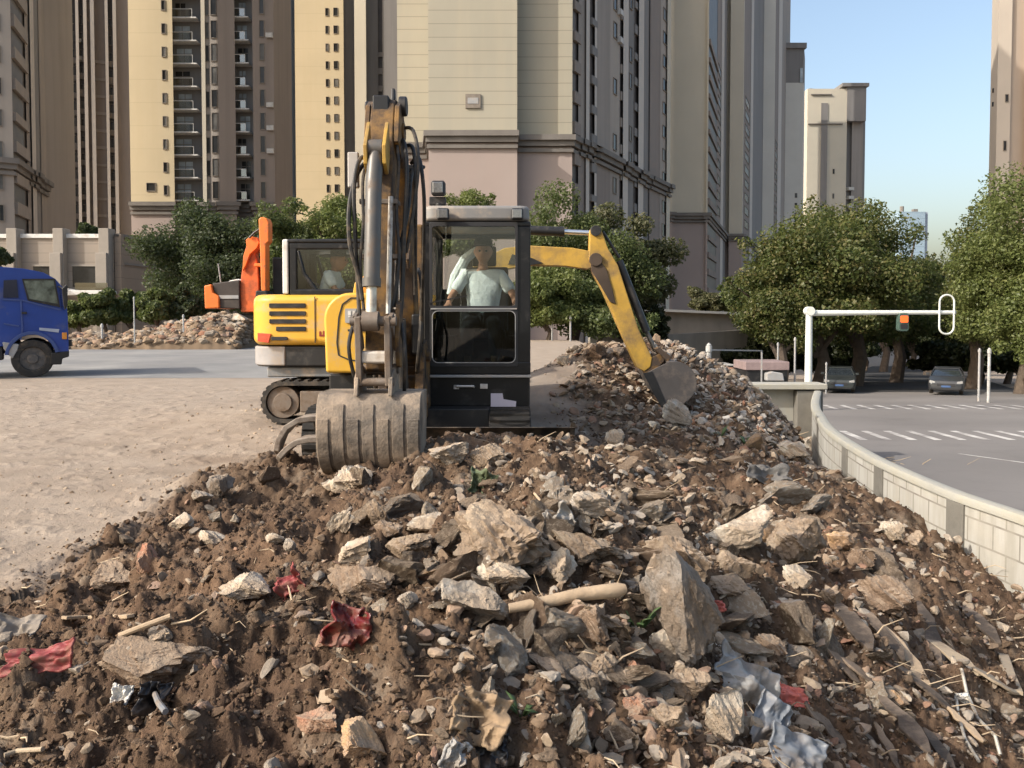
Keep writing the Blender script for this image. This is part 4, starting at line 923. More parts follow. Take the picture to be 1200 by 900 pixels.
def person(label, J, face, hat):
    pel = Vector(J['pelvis']); root = bpy.data.objects.new('person', None); COL.objects.link(root); root.location = (pel.x, pel.y, pel.z - .1); root.empty_display_size = .2
    tag(root, label, 'person')
    f = Vector((face[0], face[1], 0)).normalized(); sd_ = Vector((-f.y, f.x, 0))
    neck, head = Vector(J['neck']), Vector(J['head'])
    jt = {'pelvis': (pel, .10), 'chest': (J['chest'], .11), 'neck0': (Vector(J['neck']) - Vector((0, 0, .04)), .058), 'neck': (neck + Vector((0, 0, .05)), .046), 'skull': (head, .045)}
    bones = [('pelvis', 'chest'), ('chest', 'neck0'), ('neck0', 'neck'), ('neck', 'skull')]
    for s in 'ab':
        sh, el, ha = (Vector(J[k + s]) for k in ('sh', 'el', 'ha'))
        d = (ha - el).normalized(); pal = ha + d * .08
        jt['sh' + s] = (sh, .048); jt['el' + s] = (el, .038); jt['ha' + s] = (ha, .026); jt['pa' + s] = (pal, (.038, .018))
        bones += [('chest', 'sh' + s), ('sh' + s, 'el' + s), ('el' + s, 'ha' + s), ('ha' + s, 'pa' + s)]
        side = d.cross(Vector((0, 0, 1))).normalized()
        for i, (o, L) in enumerate(((-.03, .068), (-.01, .08), (.01, .075), (.03, .058))):
            k1, k2 = 'f%s%d' % (s, i), 'g%s%d' % (s, i)
            jt[k1] = (pal + side * o + d * L * .5 + Vector((0, 0, -.008)), .0095); jt[k2] = (pal + side * o + d * L * .7 + Vector((0, 0, -.04)), .008)
            bones += [('pa' + s, k1), (k1, k2)]
        jt['t' + s] = (ha + d * .05 - side * .045, .011); bones.append(('ha' + s, 't' + s))
        hp, kn, ft = (Vector(J[k + s]) for k in ('hp', 'kn', 'ft'))
        jt['hp' + s] = (hp, .075); jt['kn' + s] = (kn, .055); jt['ft' + s] = (ft, .036); jt['to' + s] = (ft + f * .16 - Vector((0, 0, .03)), .032)
        bones += [('pelvis', 'hp' + s), ('hp' + s, 'kn' + s), ('kn' + s, 'ft' + s), ('ft' + s, 'to' + s)]
    body = skin_obj('body', jt, bones, skin, root, 2)
    join_meshes(body, head_mesh(head, face, skin)); body.data.materials.clear(); body.data.materials.append(skin)
    # shirt
    mid = (pel + Vector(J['chest'])) / 2
    js = {'p': (pel + Vector((0, 0, .02)), (.17, .14)), 'm': (mid, (.175, .135)), 'c': (J['chest'], (.18, .135)), 'n': (neck - Vector((0, 0, .035)), .085)}; bs = [('p', 'm'), ('m', 'c'), ('c', 'n')]
    for s in 'ab':
        sh, el, ha = (Vector(J[k + s]) for k in ('sh', 'el', 'ha'))
        js['s' + s] = (sh, .078); js['e' + s] = (sh.lerp(el, .5), .07); js['w' + s] = (sh.lerp(el, .82), .066); bs += [('c', 's' + s), ('s' + s, 'e' + s), ('e' + s, 'w' + s)]
    skin_obj('shirt', js, bs, shirt, root, 2)
    jl = {'p': (pel - Vector((0, 0, .02)), (.165, .13))}; bs = []
    for s in 'ab':
        hp, kn, ft = (Vector(J[k + s]) for k in ('hp', 'kn', 'ft'))
        jl['h' + s] = (hp, .10); jl['k' + s] = (kn, .075); jl['f' + s] = (ft + Vector((0, 0, .05)), .058); bs += [('p', 'h' + s), ('h' + s, 'k' + s), ('k' + s, 'f' + s)]
    skin_obj('trousers', jl, bs, trousers, root, 2)
    hb = MB(); c = head + Vector((0, 0, .055))
    if hat == 'cap':
        rings = [(0, .105), (.05, .103), (.085, .088), (.11, .055), (.118, .01)]
    else:
        rings = [(-.005, .25), (.012, .24), (.02, .108), (.09, .10), (.115, .07), (.12, .01)]
    n = 24; vs = [c + Vector((math.cos(2 * math.pi * j / n) * r * .92, math.sin(2 * math.pi * j / n) * r * 1.02, z)) for z, r in rings for j in range(n)]
    fs = [(i * n + j, i * n + (j + 1) % n, (i + 1) * n + (j + 1) % n, (i + 1) * n + j) for i in range(len(rings) - 1) for j in range(n)] + [tuple(range(n)), tuple((len(rings) - 1) * n + j for j in range(n))]
    hb.add(vs, fs)
    if hat == 'cap':
        pts = [(-.075, .06), (-.06, .12), (-.02, .155), (.02, .155), (.06, .12), (.075, .06)]
        vv = [c + sd_ * a + f * b + Vector((0, 0, .012 - abs(a) * .15 + dz_)) for dz_ in (0, .012) for a, b in pts]; k = len(pts)
        hb.add(vv, [tuple(range(k)), tuple(range(2 * k - 1, k - 1, -1))] + [(i, i + k, (i + 1) % k + k, (i + 1) % k) for i in range(k)])
    hb.build('cap' if hat == 'cap' else 'brimmed_hat', cap_m, root)
    for q in (-1, 1):
        e = MB(); e.ring((0, 0, 0), 'y', 0, .011, .004, 10)
        eo = head + sd_ * q * .034 + f * .098 + Vector((0, 0, .004)); a = math.atan2(f.y, f.x) - math.pi / 2
        M = Matrix.Translation(eo) @ Matrix.Rotation(a, 4, 'Z'); e.v = [tuple(M @ Vector(v)) for v in e.v]
        e.build('eye', black_soft, root)
    return root
person('driver in black cap and pale teal shirt seated in the nearer excavator cab', dict(
    pelvis=(-.30, 8.40, 1.27), chest=(-.30, 8.42, 1.64), neck=(-.30, 8.40, 1.81), head=(-.295, 8.35, 1.985),
    sha=(-.49, 8.40, 1.74), ela=(-.615, 8.27, 1.53), haa=(-.635, 8.06, 1.45), shb=(-.11, 8.40, 1.74), elb=(.02, 8.26, 1.53), hab=(.03, 8.06, 1.45),
    hpa=(-.40, 8.32, 1.24), kna=(-.43, 7.92, 1.24), fta=(-.43, 7.80, .88), hpb=(-.20, 8.32, 1.24), knb=(-.17, 7.92, 1.24), ftb=(-.17, 7.80, .88)), (0, -1), 'cap')
person('driver in dark brimmed hat and pale shirt seated in the side on excavator cab', dict(
    pelvis=(-2.36, 10.30, 1.44), chest=(-2.28, 10.28, 1.76), neck=(-2.24, 10.27, 1.91), head=(-2.19, 10.26, 2.02),
    sha=(-2.28, 10.08, 1.83), ela=(-2.18, 10.02, 1.64), haa=(-1.98, 10.02, 1.58), shb=(-2.28, 10.48, 1.83), elb=(-2.18, 10.54, 1.64), hab=(-1.98, 10.52, 1.58),
    hpa=(-2.28, 10.2, 1.42), kna=(-1.9, 10.18, 1.40), fta=(-1.82, 10.18, 1.10), hpb=(-2.28, 10.4, 1.42), knb=(-1.9, 10.42, 1.40), ftb=(-1.82, 10.42, 1.10)), (1, 0), 'hat')

# ------------------------------------------------------------------ traffic gantry, posts
GY = 31.; zg = float(z_road(GY)) - .1
gan = thing('traffic_light', 'white gantry pole with long arm, oval hoop and one signal over the street', 'traffic light', (PX(948, GY), GY, zg))
gw = mat('gantry_white', (.62, .64, .60), .45, var=.06, dirt=((.45, .45, .4), .15, 2))
gx = PX(948, GY); za = PZ(367, GY)
m = MB(); m.tube([(gx, GY, zg), (gx, GY, za + .12)], [.145, .12], 16); m.tube([(gx, GY, zg), (gx, GY, zg + .25)], .26, 16); m.ring((gx, GY, za + .08), 'y', 0, .17, .17, 16); m.build('pole', gw, gan)
m = MB(); m.tube([(gx, GY, za), (PX(1030, GY), GY, za + .02), (PX(1119, GY), GY, za + .03)], [.115, .09, .075], 14); m.build('arm', gw, gan)
m = MB(); cx, cz = PX(1107.5, GY), PZ(368.5, GY); hw, hh = PX(1116, GY) - PX(1107.5, GY), (PZ(345.5, GY) - PZ(391, GY)) / 2
lp_ = [(cx + a, GY - .1, cz + b) for a, b in rrect(-hw, hw, -hh, hh, hw * .95, 6)]; m.tube(lp_ + lp_[:2], .035, 8); m.build('hoop', gw, gan)
sx_ = PX(1057, GY)
m = MB(); m.prism([(sx_ + a, PZ(377, GY) + b) for a, b in rrect(-.19, .19, -.36, .33, .1)], 'y', GY - .16, GY + .1); m.box(sx_ - .04, sx_ + .04, GY - .05, GY + .05, PZ(372, GY), za + .12)
sg = m.build('signal_head', mat('signal_green_grey', (.05, .085, .07), .5), gan, .02)
def emis(name, c, s):
    k = NT(name); k.b.inputs['Base Color'].default_value = c4(c); k.b.inputs['Emission Color'].default_value = c4(c); k.b.inputs['Emission Strength'].default_value = s; return k.m
m = MB(); m.prism([(sx_ + a, PZ(374, GY) + b) for a, b in rrect(-.14, .14, -.13, .13, .04)], 'y', GY - .19, GY - .15); m.build('signal_lamp', emis('red_lamp', (1, .12, .02), .45), sg)
m = MB(); m.prism([(sx_ + a, PZ(382.5, GY) + b) for a, b in rrect(-.13, .13, -.09, .09, .04)], 'y', GY - .175, GY - .15); m.build('signal_lens', black_soft, sg)
def post(px, Y, y_top, y_bot, r, label, name='post', m_=None, group=None, knob=True):
    x = PX(px, Y); o = MB(); o.tube([(x, Y, PZ(y_bot, Y) - .3), (x, Y, PZ(y_top, Y))], r, 10)
    o.tube([(x, Y, PZ(y_top, Y)), (x, Y, PZ(y_top, Y) + r * .8)], [r, r * .3], 10)
    if knob: o.tube([(x, Y, PZ(y_top, Y) - r * 3), (x, Y, PZ(y_top, Y) - r * .5)], r * 1.35, 10)
    return tag(o.build(name, m_ or gw, loc=(x, Y, PZ(y_bot, Y))), label, 'post', group)
post(1148.5, 37, 409, 466, .05, 'slim grey post standing beside the silver grey car', m_=grey_p)
post(1160, 36, 409, 469, .065, 'thick pale post to the right of the silver grey car', m_=post_p)
post(912, 44, 402, 436, .05, 'thin white post beside the pink truck bed', m_=grey_p)
post(932, 42, 396, 458, .05, 'thin tall pole just left of the gantry pole', m_=grey_p)
post(831, 26, 404, 434, .075, 'short white post with rail at the foot of the rubble mound', m_=post_p)
post(969, 44, 425, 466, .045, 'thin pole to the right of the gantry pole', m_=grey_p)
post(157.5, 30, 348, 392, .024, 'slim post with white cap in front of the green hedge', m_=post_p)
post(119.5, 31, 380, 392, .04, 'short white peg on the bank before the hedge', m_=post_p)
post(215, 31, 369, 380, .03, 'tiny white peg above the small rubble mound', m_=post_p)
post(668.5, 40, 371, 402, .05, 'thin grey post among bushes right of the nearer cab', m_=grey_p)
lm = thing('street_lamp', 'small garden lamp with two white globes among bushes right of the cab', 'lamp', (PX(647, 41), 41, PZ(400, 41)))
m = MB(); m.tube([(PX(647, 41), 41, PZ(402, 41)), (PX(647, 41), 41, PZ(357, 41))], .04, 8); m.build('pole', grey_p, lm)
for dy in (357, 376): 
    m = MB(); m.tube([(PX(647, 41), 40.9, PZ(dy + 2, 41)), (PX(647, 41), 40.9, PZ(dy + 1, 41)), (PX(647, 41), 40.9, PZ(dy - 1, 41)), (PX(647, 41), 40.9, PZ(dy - 2, 41))], [.05, .11, .11, .04], 10); m.build('lamp_globe', white_p, lm)
rl = MB(); rl.bar((PX(831, 26), 26, PZ(410, 26)), (PX(893, 33), 33, PZ(411, 33)), .05, .05); rl.bar((PX(893, 33), 33, PZ(411, 33)), (PX(893, 33), 33, -3), .05, .05)
tag(rl.build('guard_rail', grey_p, loc=(PX(860, 29), 29, -2)), 'grey horizontal rail beyond the rubble mound', 'rail')
# pale truck bed and dark clutter in the shade
tb = thing('parked_truck', 'pinkish flat truck bed parked in shade beyond the return wall', 'truck', (PX(895, 40), 40, float(z_road(40)) - .1))
zt = float(z_road(40)) - .1
m = MB(); m.box(PX(874, 40), PX(926, 40), 40, 42.2, PZ(434, 40), PZ(424, 40)); m.build('truck_bed', mat('faded_pink', (.24, .18, .175), .7), tb, .04)
m = MB(); m.prism([(PX(897, 40), PZ(446, 40)), (PX(897, 40), PZ(437, 40)), (PX(904, 40), PZ(435, 40)), (PX(916, 40), PZ(437, 40)), (PX(918, 40), PZ(446, 40))], 'y', 39.7, 41.6); m.build('bonnet', grey_p, tb, .05)
m = MB(); m.box(PX(876, 40), PX(924, 40), 40.1, 42.1, PZ(448, 40), PZ(434, 40)); m.build('chassis', black, tb, .03)
for px in (884, 916): MB().ring((PX(px, 40), 40.1, zt + .4), 'y', 0, .4, .14, 20).build('wheel', rubber, tb, .02)
vn = thing('parked_van', 'pale grey van in shade left of the pinkish truck bed', 'van', (PX(858, 43), 43, PZ(444, 43)))
m = MB(); m.prism([(PX(a, 43), PZ(b, 43)) for a, b in [(847, 442), (847, 432), (851, 427), (861, 427), (866, 433), (870, 435), (870, 442)]], 'y', 43, 44.8); m.build('body', mat('van_grey', (.33, .32, .30), .5), vn, .05)
m = MB(); m.prism([(PX(a, 43), PZ(b, 43)) for a, b in [(852, 433), (853, 428.5), (860, 428.5), (863, 433)]], 'y', 42.98, 43.01); m.build('window', black_soft, vn)
for px in (852, 865): MB().ring((PX(px, 43), 43.05, PZ(442, 43)), 'y', 0, .3, .1, 16).build('wheel', rubber, vn)

# ------------------------------------------------------------------ towers
def facade_mat(name, base, **k): return mat(name, base, .85, var=.05, vs=.15, **k)
DS = (.30, .26, .21)
FM = dict(
    beige=facade_mat('beige_cladding', (.335, .31, .245), joint=(1.22, .07, .55), streak=((.42, .36, .26), .35, .8)),
    cream=facade_mat('cream_render', (.50, .455, .365), streak=((.5, .44, .35), .3, .8)),
    gold=facade_mat('yellow_beige_render', (.48, .40, .265), joint=(2.9, .05, .3), streak=((.45, .36, .22), .35, .8)),
    brown=facade_mat('brown_render', (.235, .198, .172), streak=((.15, .12, .10), .4, .8)),
    taupe=facade_mat('taupe_render', (.34, .298, .256), streak=((.22, .185, .155), .4, .8)),
    dim=facade_mat('shaded_brown_render', (.285, .25, .218), streak=((.17, .145, .125), .4, .8)),  # dulled tone, with the shade of the facades put into the colour
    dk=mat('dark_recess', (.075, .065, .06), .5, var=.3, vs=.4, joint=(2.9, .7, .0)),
    blue=facade_mat('blue_grey_panel', (.26, .31, .38)),
    slate=facade_mat('slate_render', (.205, .193, .183), streak=((.11, .105, .1), .4, .8)),
    pink=facade_mat('pink_stone', (.32, .262, .235), streak=((.34, .26, .23), .35, .6)),
    fin=facade_mat('pale_fin', (.48, .435, .385)),
    tanlight=facade_mat('pale_tan_render', (.55, .475, .39)), tan=facade_mat('tan_render', (.43, .35, .28)),
    corn=mat('cornice_stone', (.16, .145, .13), .8, var=.15, vs=.6),
    lite=facade_mat('pale_grey_render', (.52, .50, .45)))
win_m = mat('tower_window', (.022, .022, .022), .25, var=.5, vs=.7, spec=.35)
pane_m = mat('pale_blind', (.34, .38, .40), .5, var=.35, vs=.5)
pane_d = mat('curtained_window', (.10, .095, .085), .4, var=.5, vs=.8)
ac_m = mat('air_unit', (.45, .44, .42), .6)
frame_m = mat('window_trim', (.20, .17, .14), .7)
slab_m = mat('balcony_edge', (.62, .60, .56), .7)
rail_m = glass('balcony_glass', (.55, .6, .6), .25)

class Tower:
    def __init__(s, name, label, cat, zb, zc, z1):
        s.pts = []; s.ms = []; s.zb, s.zc, s.z1 = zb, zc, z1; s.args = (name, label, cat)
    def go(s, a, Ya, b, Yb, strips):
        """a straight facade run seen from px a to px b; strips (px0, px1, material, offset towards the viewer)"""
        for p0, p1, m, off in strips:
            q = []
            for p in (p0, p1):
                t = (p - a) / (b - a); q.append(1 / (1 / Ya + (1 / Yb - 1 / Ya) * t))
            for p, y, o in ((p0, q[0], off), (p1, q[1], off)):
                yy = y - o; s.pts.append((PX(p, y) * yy / y, yy)); s.ms.append(m if p == p0 else None)
        return s
    def finish(s, lower=None, back=None, cornice=True, low_map=None):
        pts = s.pts; ms = s.ms; n = len(pts)
        x0, xl, yl = pts[0][0], pts[-1][0], max(p[1] for p in pts)
        closing = back or [(xl, yl + 6), (x0, yl + 6)]
        s.root = thing(*s.args, (sum(p[0] for p in pts) / n, sum(p[1] for p in pts) / n, s.zb))
        names = []
        def mi(k):
            if k not in names: names.append(k)
            return names.index(k)
        loop = pts + closing; b = MB(); N = len(loop)
        lm_ = low_map or {}
        for i in range(N):
            p, q = loop[i], loop[(i + 1) % N]
            k = ms[i] if i < n and ms[i] else (ms[i - 1] if 0 < i < n and ms[i - 1] else (ms[0] if i >= n - 1 else 'dim'))
            for z0, z1, kk in ((s.zb, s.zc, lm_.get(k, k)), (s.zc, s.z1, k)):
                b.mark(mi(kk)); b.add([(*p, z0), (*q, z0), (*q, z1), (*p, z1)], [(0, 1, 2, 3)])
        b.mark(0); b.add([(*p, s.z1) for p in loop], [tuple(range(N))])
        s.wall = b.build('wall', [FM[k] for k in names], s.root, smooth=False)
        if cornice:
            # one strip following the facade, stepped out
            def offs(d):
                out = []
                for i, p in enumerate(pts):
                    a = Vector(pts[max(i - 1, 0)]); c = Vector(pts[min(i + 1, n - 1)]); t = (c - a); t = t.normalized() if t.length > 0 else Vector((1, 0))
                    nn = Vector((t.y, -t.x)); out.append((p[0] + nn.x * d, p[1] + nn.y * d))
                return out
            c = MB()
            for d, z0, z1 in ((.75, s.zc - .05, s.zc + .45), (.45, s.zc - .55, s.zc - .05), (.28, s.zc - 1.1, s.zc - .75)):
                o = offs(d); k = MB(); poly = o + [(p[0], p[1] + .05) for p in pts[::-1]]
                c.prism(poly, 'z', z0, z1)
            c.build('cornice', FM['corn'], s.root, smooth=False)
        return s
    def seg_of(s, k): return [i for i in range(len(s.pts)) if s.ms[i]][k]
    def win(s, k, f0, f1, z0, pitch, h, n, m=None, trim=.06, out=.05, name='window', skip=(), ac=0.):
        i = s.seg_of(k); a, b_ = Vector(s.pts[i]), Vector(s.pts[i + 1]); t = (b_ - a).normalized(); nn = Vector((t.y, -t.x)); p0, p1 = a.lerp(b_, f0), a.lerp(b_, f1)
        for q in range(n):
            if q in skip: continue
            z = z0 + q * pitch
            if z > 52: break
            w = MB(); w.mark(0)
            def slab(u0, u1, za, zb, d0, d1):
                A, B = u0 + nn * d0, u1 + nn * d0; C, D = u1 + nn * d1, u0 + nn * d1
                w.prism([tuple(A), tuple(B), tuple(C), tuple(D)], 'z', za, zb)
            slab(p0, p1, z, z + h, -.02, .02)
            w.mark(1); e0, e1 = p0 - t * trim, p1 + t * trim
            slab(e0, e1, z - trim * 1.5, z, -.01, out * 2.2); slab(e0, e1, z + h, z + h + trim, -.01, out * 2)
            slab(e0, p0, z, z + h, -.01, out * 2); slab(p1, e1, z, z + h, -.01, out * 2)
            w.build(name, [m or (pane_d if rnd.random() < .22 else win_m), frame_m], s.root, smooth=False)
            if rnd.random() < ac:
                A = p1 + t * .3; w = MB(); w.prism([tuple(A), tuple(A + t * .85), tuple(A + t * .85 + nn * .4), tuple(A + nn * .4)], 'z', z - .2, z + .4); w.build('air_conditioner', ac_m, s.root, .03)
    def bands(s, k, z0, pitch, h, n, m, out=.12, name='spandrel'):
        """floor bands across one strip"""
        i = s.seg_of(k); a, b_ = Vector(s.pts[i]), Vector(s.pts[i + 1]); t = (b_ - a).normalized(); nn = Vector((t.y, -t.x))
        for q in range(n):
            z = z0 + q * pitch
            if z > 46: break
            MB().prism([tuple(a - nn * .02), tuple(b_ - nn * .02), tuple(b_ + nn * out), tuple(a + nn * out)], 'z', z, z + h * (.8 + .4 * rnd.random())).build(name, m, s.root, smooth=False)

zb0 = -4
# left-most tower
T = Tower('apartment_tower', 'brown tower cut by the left edge with curved cornice and narrow windows', 'tower', zb0, PZ(192, 77), 80)
T.go(-70, 74, 20, 77, [(-70, -12, 'taupe', 0), (-12, 2, 'taupe', .0), (2, 8, 'taupe', 0), (8, 20, 'taupe', 0)])
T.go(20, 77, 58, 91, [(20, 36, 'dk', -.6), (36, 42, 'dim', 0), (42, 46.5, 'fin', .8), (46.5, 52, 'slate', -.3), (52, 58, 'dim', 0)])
T.finish(low_map={'taupe': 'dim'})
T.win(2, .15, .85, 4.2, 2.95, 1.45, 16); T.win(1, .1, .4, 4.2, 2.95, 1.45, 16)
T.bands(4, 2, 2.95, 1.0, 17, FM['dim'], .3)
# finned tower, its shade put into the dim and brown renders
T = Tower('apartment_tower', 'tall grey brown finned tower behind the podium, left of the beige one', 'tower', zb0, PZ(200, 140), 85)
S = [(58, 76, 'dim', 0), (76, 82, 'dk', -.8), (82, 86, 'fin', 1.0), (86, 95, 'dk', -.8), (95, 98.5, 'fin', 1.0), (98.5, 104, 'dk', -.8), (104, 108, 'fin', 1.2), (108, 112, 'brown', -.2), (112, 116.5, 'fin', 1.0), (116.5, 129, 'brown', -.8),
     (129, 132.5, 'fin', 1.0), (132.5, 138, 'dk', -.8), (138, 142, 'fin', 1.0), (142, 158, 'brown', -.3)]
T.go(58, 136, 158, 141, S).finish(cornice=False)
T.win(0, .2, .34, 5, 2.9, 1.5, 16); T.bands(1, 3, 2.9, 1.0, 18, FM['taupe'], .3); T.bands(3, 3, 2.9, 1.0, 18, FM['dim'], .3); T.bands(5, 3.4, 2.9, 1.0, 18, FM['dim'], .3); T.bands(9, 3.4, 2.9, .5, 18, FM['dim'], .2); T.bands(11, 3, 2.9, 1.0, 18, FM['taupe'], .3)
for k in (3, 5, 11): T.win(k, .25, .8, 3.9, 2.9, 1.5, 17, ac=.3)
# beige tower with balconies
ZB = PZ(242, 104)
T = Tower('apartment_tower', 'beige tower with a dark balcony column and brown right half', 'tower', zb0, ZB, 82)
T.go(156, 104, 324, 104, [(156, 207, 'gold', .6), (207, 240, 'slate', -1.8), (240, 244.5, 'cream', .3), (244.5, 250, 'taupe', 0), (250, 259.5, 'taupe', .1), (259.5, 279, 'brown', .8), (279, 299.5, 'slate', -1.6), (299.5, 324, 'brown', .5)])
T.finish(low_map={'gold': 'pink', 'taupe': 'brown'})
pit = 26.4 * 104 / 950
def bay(k, f0, f1, label_mat, seed, wide):
    i = T.seg_of(k); a, b_ = Vector(T.pts[i]), Vector(T.pts[i + 1]); rr = random.Random(seed)
    x0, x1, y = a.x + .05, b_.x - .05, a.y
    for q in range(14):
        z = ZB + .9 + q * pit
        bl_ = MB(); bl_.box(x0, x1, y - 1.5, y - .01, z - .16, z + .0); bo_ = bl_.build('balcony', slab_m, T.root, smooth=False)
        r2 = MB(); r2.box(x0 + .1, x0 + (x1 - x0) * wide, y - 1.46, y - 1.42, z + .05, z + .95); r2.build('railing', rail_m, bo_, smooth=False)
        r2 = MB(); r2.box(x0 + .1, x0 + (x1 - x0) * wide, y - 1.48, y - 1.40, z + .95, z + 1.02); r2.box(x0 + (x1 - x0) * wide - .05, x0 + (x1 - x0) * wide, y - 1.48, y - 1.4, z, z + 1.0); r2.build('handrail', slab_m, bo_, smooth=False)
        u0 = x0 + .25 + rr.random() * .5; u1 = u0 + (x1 - x0) * (.35 + .25 * rr.random())
        d = MB(); d.box(u0, min(u1, x1 - .1), y - .05, y - .02, z + .05, z + 2.2); d.build('glass_door', pane_m if rr.random() < .7 else win_m, bo_, smooth=False)
        d = MB(); um = (u0 + min(u1, x1 - .1)) / 2; d.box(um - .04, um + .04, y - .10, y - .055, z + .05, z + 2.25); d.box(u0, min(u1, x1 - .1), y - .10, y - .055, z + 1.5, z + 1.58); d.build('door_frame', frame_m, bo_, smooth=False)
bay(1, 0, 1, 0, 3, .86); bay(6, 0, 1, 0, 5, .8)
T.win(0, .765, .84, ZB + 1.4, pit, 1.15, 13); T.win(0, .37, .56, ZB + 1.9, 99, .95, 1)
T.win(3, .15, .85, ZB + 1, pit, 1.9, 13, ac=0); T.win(4, .2, .85, ZB + 1, pit, 2.1, 13); T.win(7, .35, .55, ZB + 1, pit, 2.0, 13, ac=.25)
# yellow-beige tower with tiny windows
T = Tower('apartment_tower', 'yellow beige tower with pairs of tiny windows and a blue grey stripe', 'tower', zb0, PZ(262, 137), 85)
T.go(322, 137, 470, 137, [(322, 341, 'cream', .8), (341, 348.5, 'blue', -1), (348.5, 405, 'gold', .5), (405, 417.5, 'slate', -1.2), (417.5, 431, 'cream', .3), (431, 445, 'slate', -1.5), (445, 450, 'dk', -2.), (450, 470, 'slate', -1)]).finish(cornice=False)
p2 = 20.2 * 137 / 950
T.win(2, .635, .69, PZ(246, 137), p2, 1.2, 15, trim=.04); T.win(2, .80, .88, PZ(246, 137), p2, 1.25, 15, trim=.04); T.bands(6, 10, 2.9, .9, 15, FM['slate'], .3)
# centre tower
ZC = PZ(160, 75)
T = Tower('apartment_tower', 'big beige panelled corner tower with dark cornice behind the nearer excavator', 'tower', zb0, ZC, 80)
T.go(467, 80, 503, 80, [(467, 503.5, 'beige', 0)])
T.go(503, 75, 606, 75, [(503, 606, 'beige', 0)])
T.go(605, 76.8, 670, 76.8, [(605, 655, 'beige', 0), (655, 670, 'beige', .06)])
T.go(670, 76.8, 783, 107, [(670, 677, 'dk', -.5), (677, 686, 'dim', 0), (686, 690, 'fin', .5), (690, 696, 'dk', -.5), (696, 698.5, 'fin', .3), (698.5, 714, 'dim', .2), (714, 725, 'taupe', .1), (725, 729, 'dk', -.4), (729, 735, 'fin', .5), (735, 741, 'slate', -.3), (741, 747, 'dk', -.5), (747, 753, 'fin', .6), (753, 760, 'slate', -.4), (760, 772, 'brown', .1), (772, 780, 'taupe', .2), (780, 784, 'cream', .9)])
T.finish(low_map={'beige': 'pink', 'taupe': 'dim', 'dim': 'brown'}, back=[(PX(784, 107), 118), (PX(467, 80), 118)])
i = T.pts[0]
m = MB(); m.box(PX(546, 74.9), PX(563.5, 74.9), 74.86, 75.02, PZ(127, 75), PZ(110.5, 75)); v = m.build('vent_box', frame_m, T.root); m = MB(); m.box(PX(548.5, 74.9), PX(561, 74.9), 74.83, 74.9, PZ(122, 75), PZ(115, 75)); m.build('vent_grille', grey_p, v)
T.bands(4, 1, 2.9, 1.0, 18, FM['brown'], .3); T.bands(7, 1, 2.9, .8, 18, FM['slate'], .3); T.bands(11, 1.5, 2.9, .9, 18, FM['dim'], .2); T.bands(14, 1.5, 2.9, .9, 18, FM['slate'], .2)
T.win(10, .3, .62, ZC + 1.3, 2.95, 1.6, 12, skip=(1, 3, 6), ac=.3); T.win(18, .35, .9, ZC + .4, 2.95, 1.4, 12); T.win(13, .2, .6, ZC + .4, 2.95, 1.6, 12, skip=(2, 5)); T.win(10, .3, .62, 2.5, 2.95, 1.6, 5); T.win(18, .35, .9, 2.5, 2.95, 1.5, 5)
# second, third, fourth along the street
T = Tower('apartment_tower', 'second corner tower along the street with white edge fin and lit pale strip', 'tower', zb0, PZ(253, 134), 85)
T.go(783, 134, 828, 134, [(783.5, 787, 'cream', 1.25), (787, 826, 'cream', 0), (826, 828, 'cream', .5)])
T.go(828, 134, 849, 171, [(828, 838, 'dk', -.5), (838, 843, 'brown', 0), (843, 846, 'fin', .6), (846, 849, 'slate', 0)])
T.finish(low_map={'cream': 'pink'}, back=[(44.8, 173), (27, 141)]); T.bands(3, 2, 2.9, .9, 18, FM['brown'], .3); T.win(4, .2, .8, 20, 2.9, 1.5, 10)
T = Tower('apartment_tower', 'third slim pale tower along the street between two taller ones', 'tower', zb0, PZ(277, 171), 88)
T.go(848, 171, 869, 171, [(848, 853, 'cream', -1.2), (853, 868.5, 'cream', .6)])
T.go(869, 171, 892, 215, [(869, 877, 'brown', 0), (877, 880, 'fin', .6), (880, 886, 'slate', -.3), (886, 892, 'slate', 0)])
T.finish(low_map={'cream': 'pink'}, back=[(PX(892, 215), 217), (46, 179)]); T.win(2, .2, .8, 20, 2.9, 1.5, 10)
T = Tower('apartment_tower', 'fourth grey tower along the street forming the edge against the sky', 'tower', zb0, PZ(298, 215), 110)
T.go(891, 215, 906, 215, [(891, 905, 'lite', .6)])
T.go(905, 215, 922, 265, [(905, 909, 'brown', 0), (909, 913, 'fin', .6), (913, 922, 'dim', 0)])
T.finish(cornice=False, back=[(PX(922, 265), 267), (67, 224)]); T.win(1, .2, .8, 20, 2.9, 1.6, 10)
# far towers
def far_tower(label, Y, x0, x1, xs, top, dark_to, mats, slot=None, cap=None, depth=18):
    z1 = PZ(top, Y); T = Tower('apartment_tower', label, 'tower', -8, PZ(dark_to, Y), z1)
    T.go(x0, Y, x1, Y, [(x0, x1, mats[0], 0)])
    if xs: T.go(x1, Y, xs, Y + depth, [(x1, xs, mats[1], 0)])
    return T
T = far_tower('slim grey far tower with a dark block on top', 250, 917, 938, 939.5, 52, 97, ('slate', 'slate'), depth=14); T.finish(cornice=False, low_map={'slate': 'lite'})
m = MB(); m.box(PX(916, 249.6), PX(941, 249.6), 249.3, 252, PZ(57, 250), PZ(52, 250) + .3); m.build('roof_slab', FM['slate'], T.root, smooth=False)
m = MB(); m.box(PX(934, 249.8), PX(937, 249.8), 249.7, 250.2, PZ(97, 250), PZ(80, 250)); m.build('roof_window', pane_m, T.root, smooth=False)
T.win(0, .6, .72, -2, 3.0, 1.3, 14)
T = far_tower('cream far tower with dark central slot and dark roof block on its right', 280, 943, 989, None, 104, 182, ('cream',))
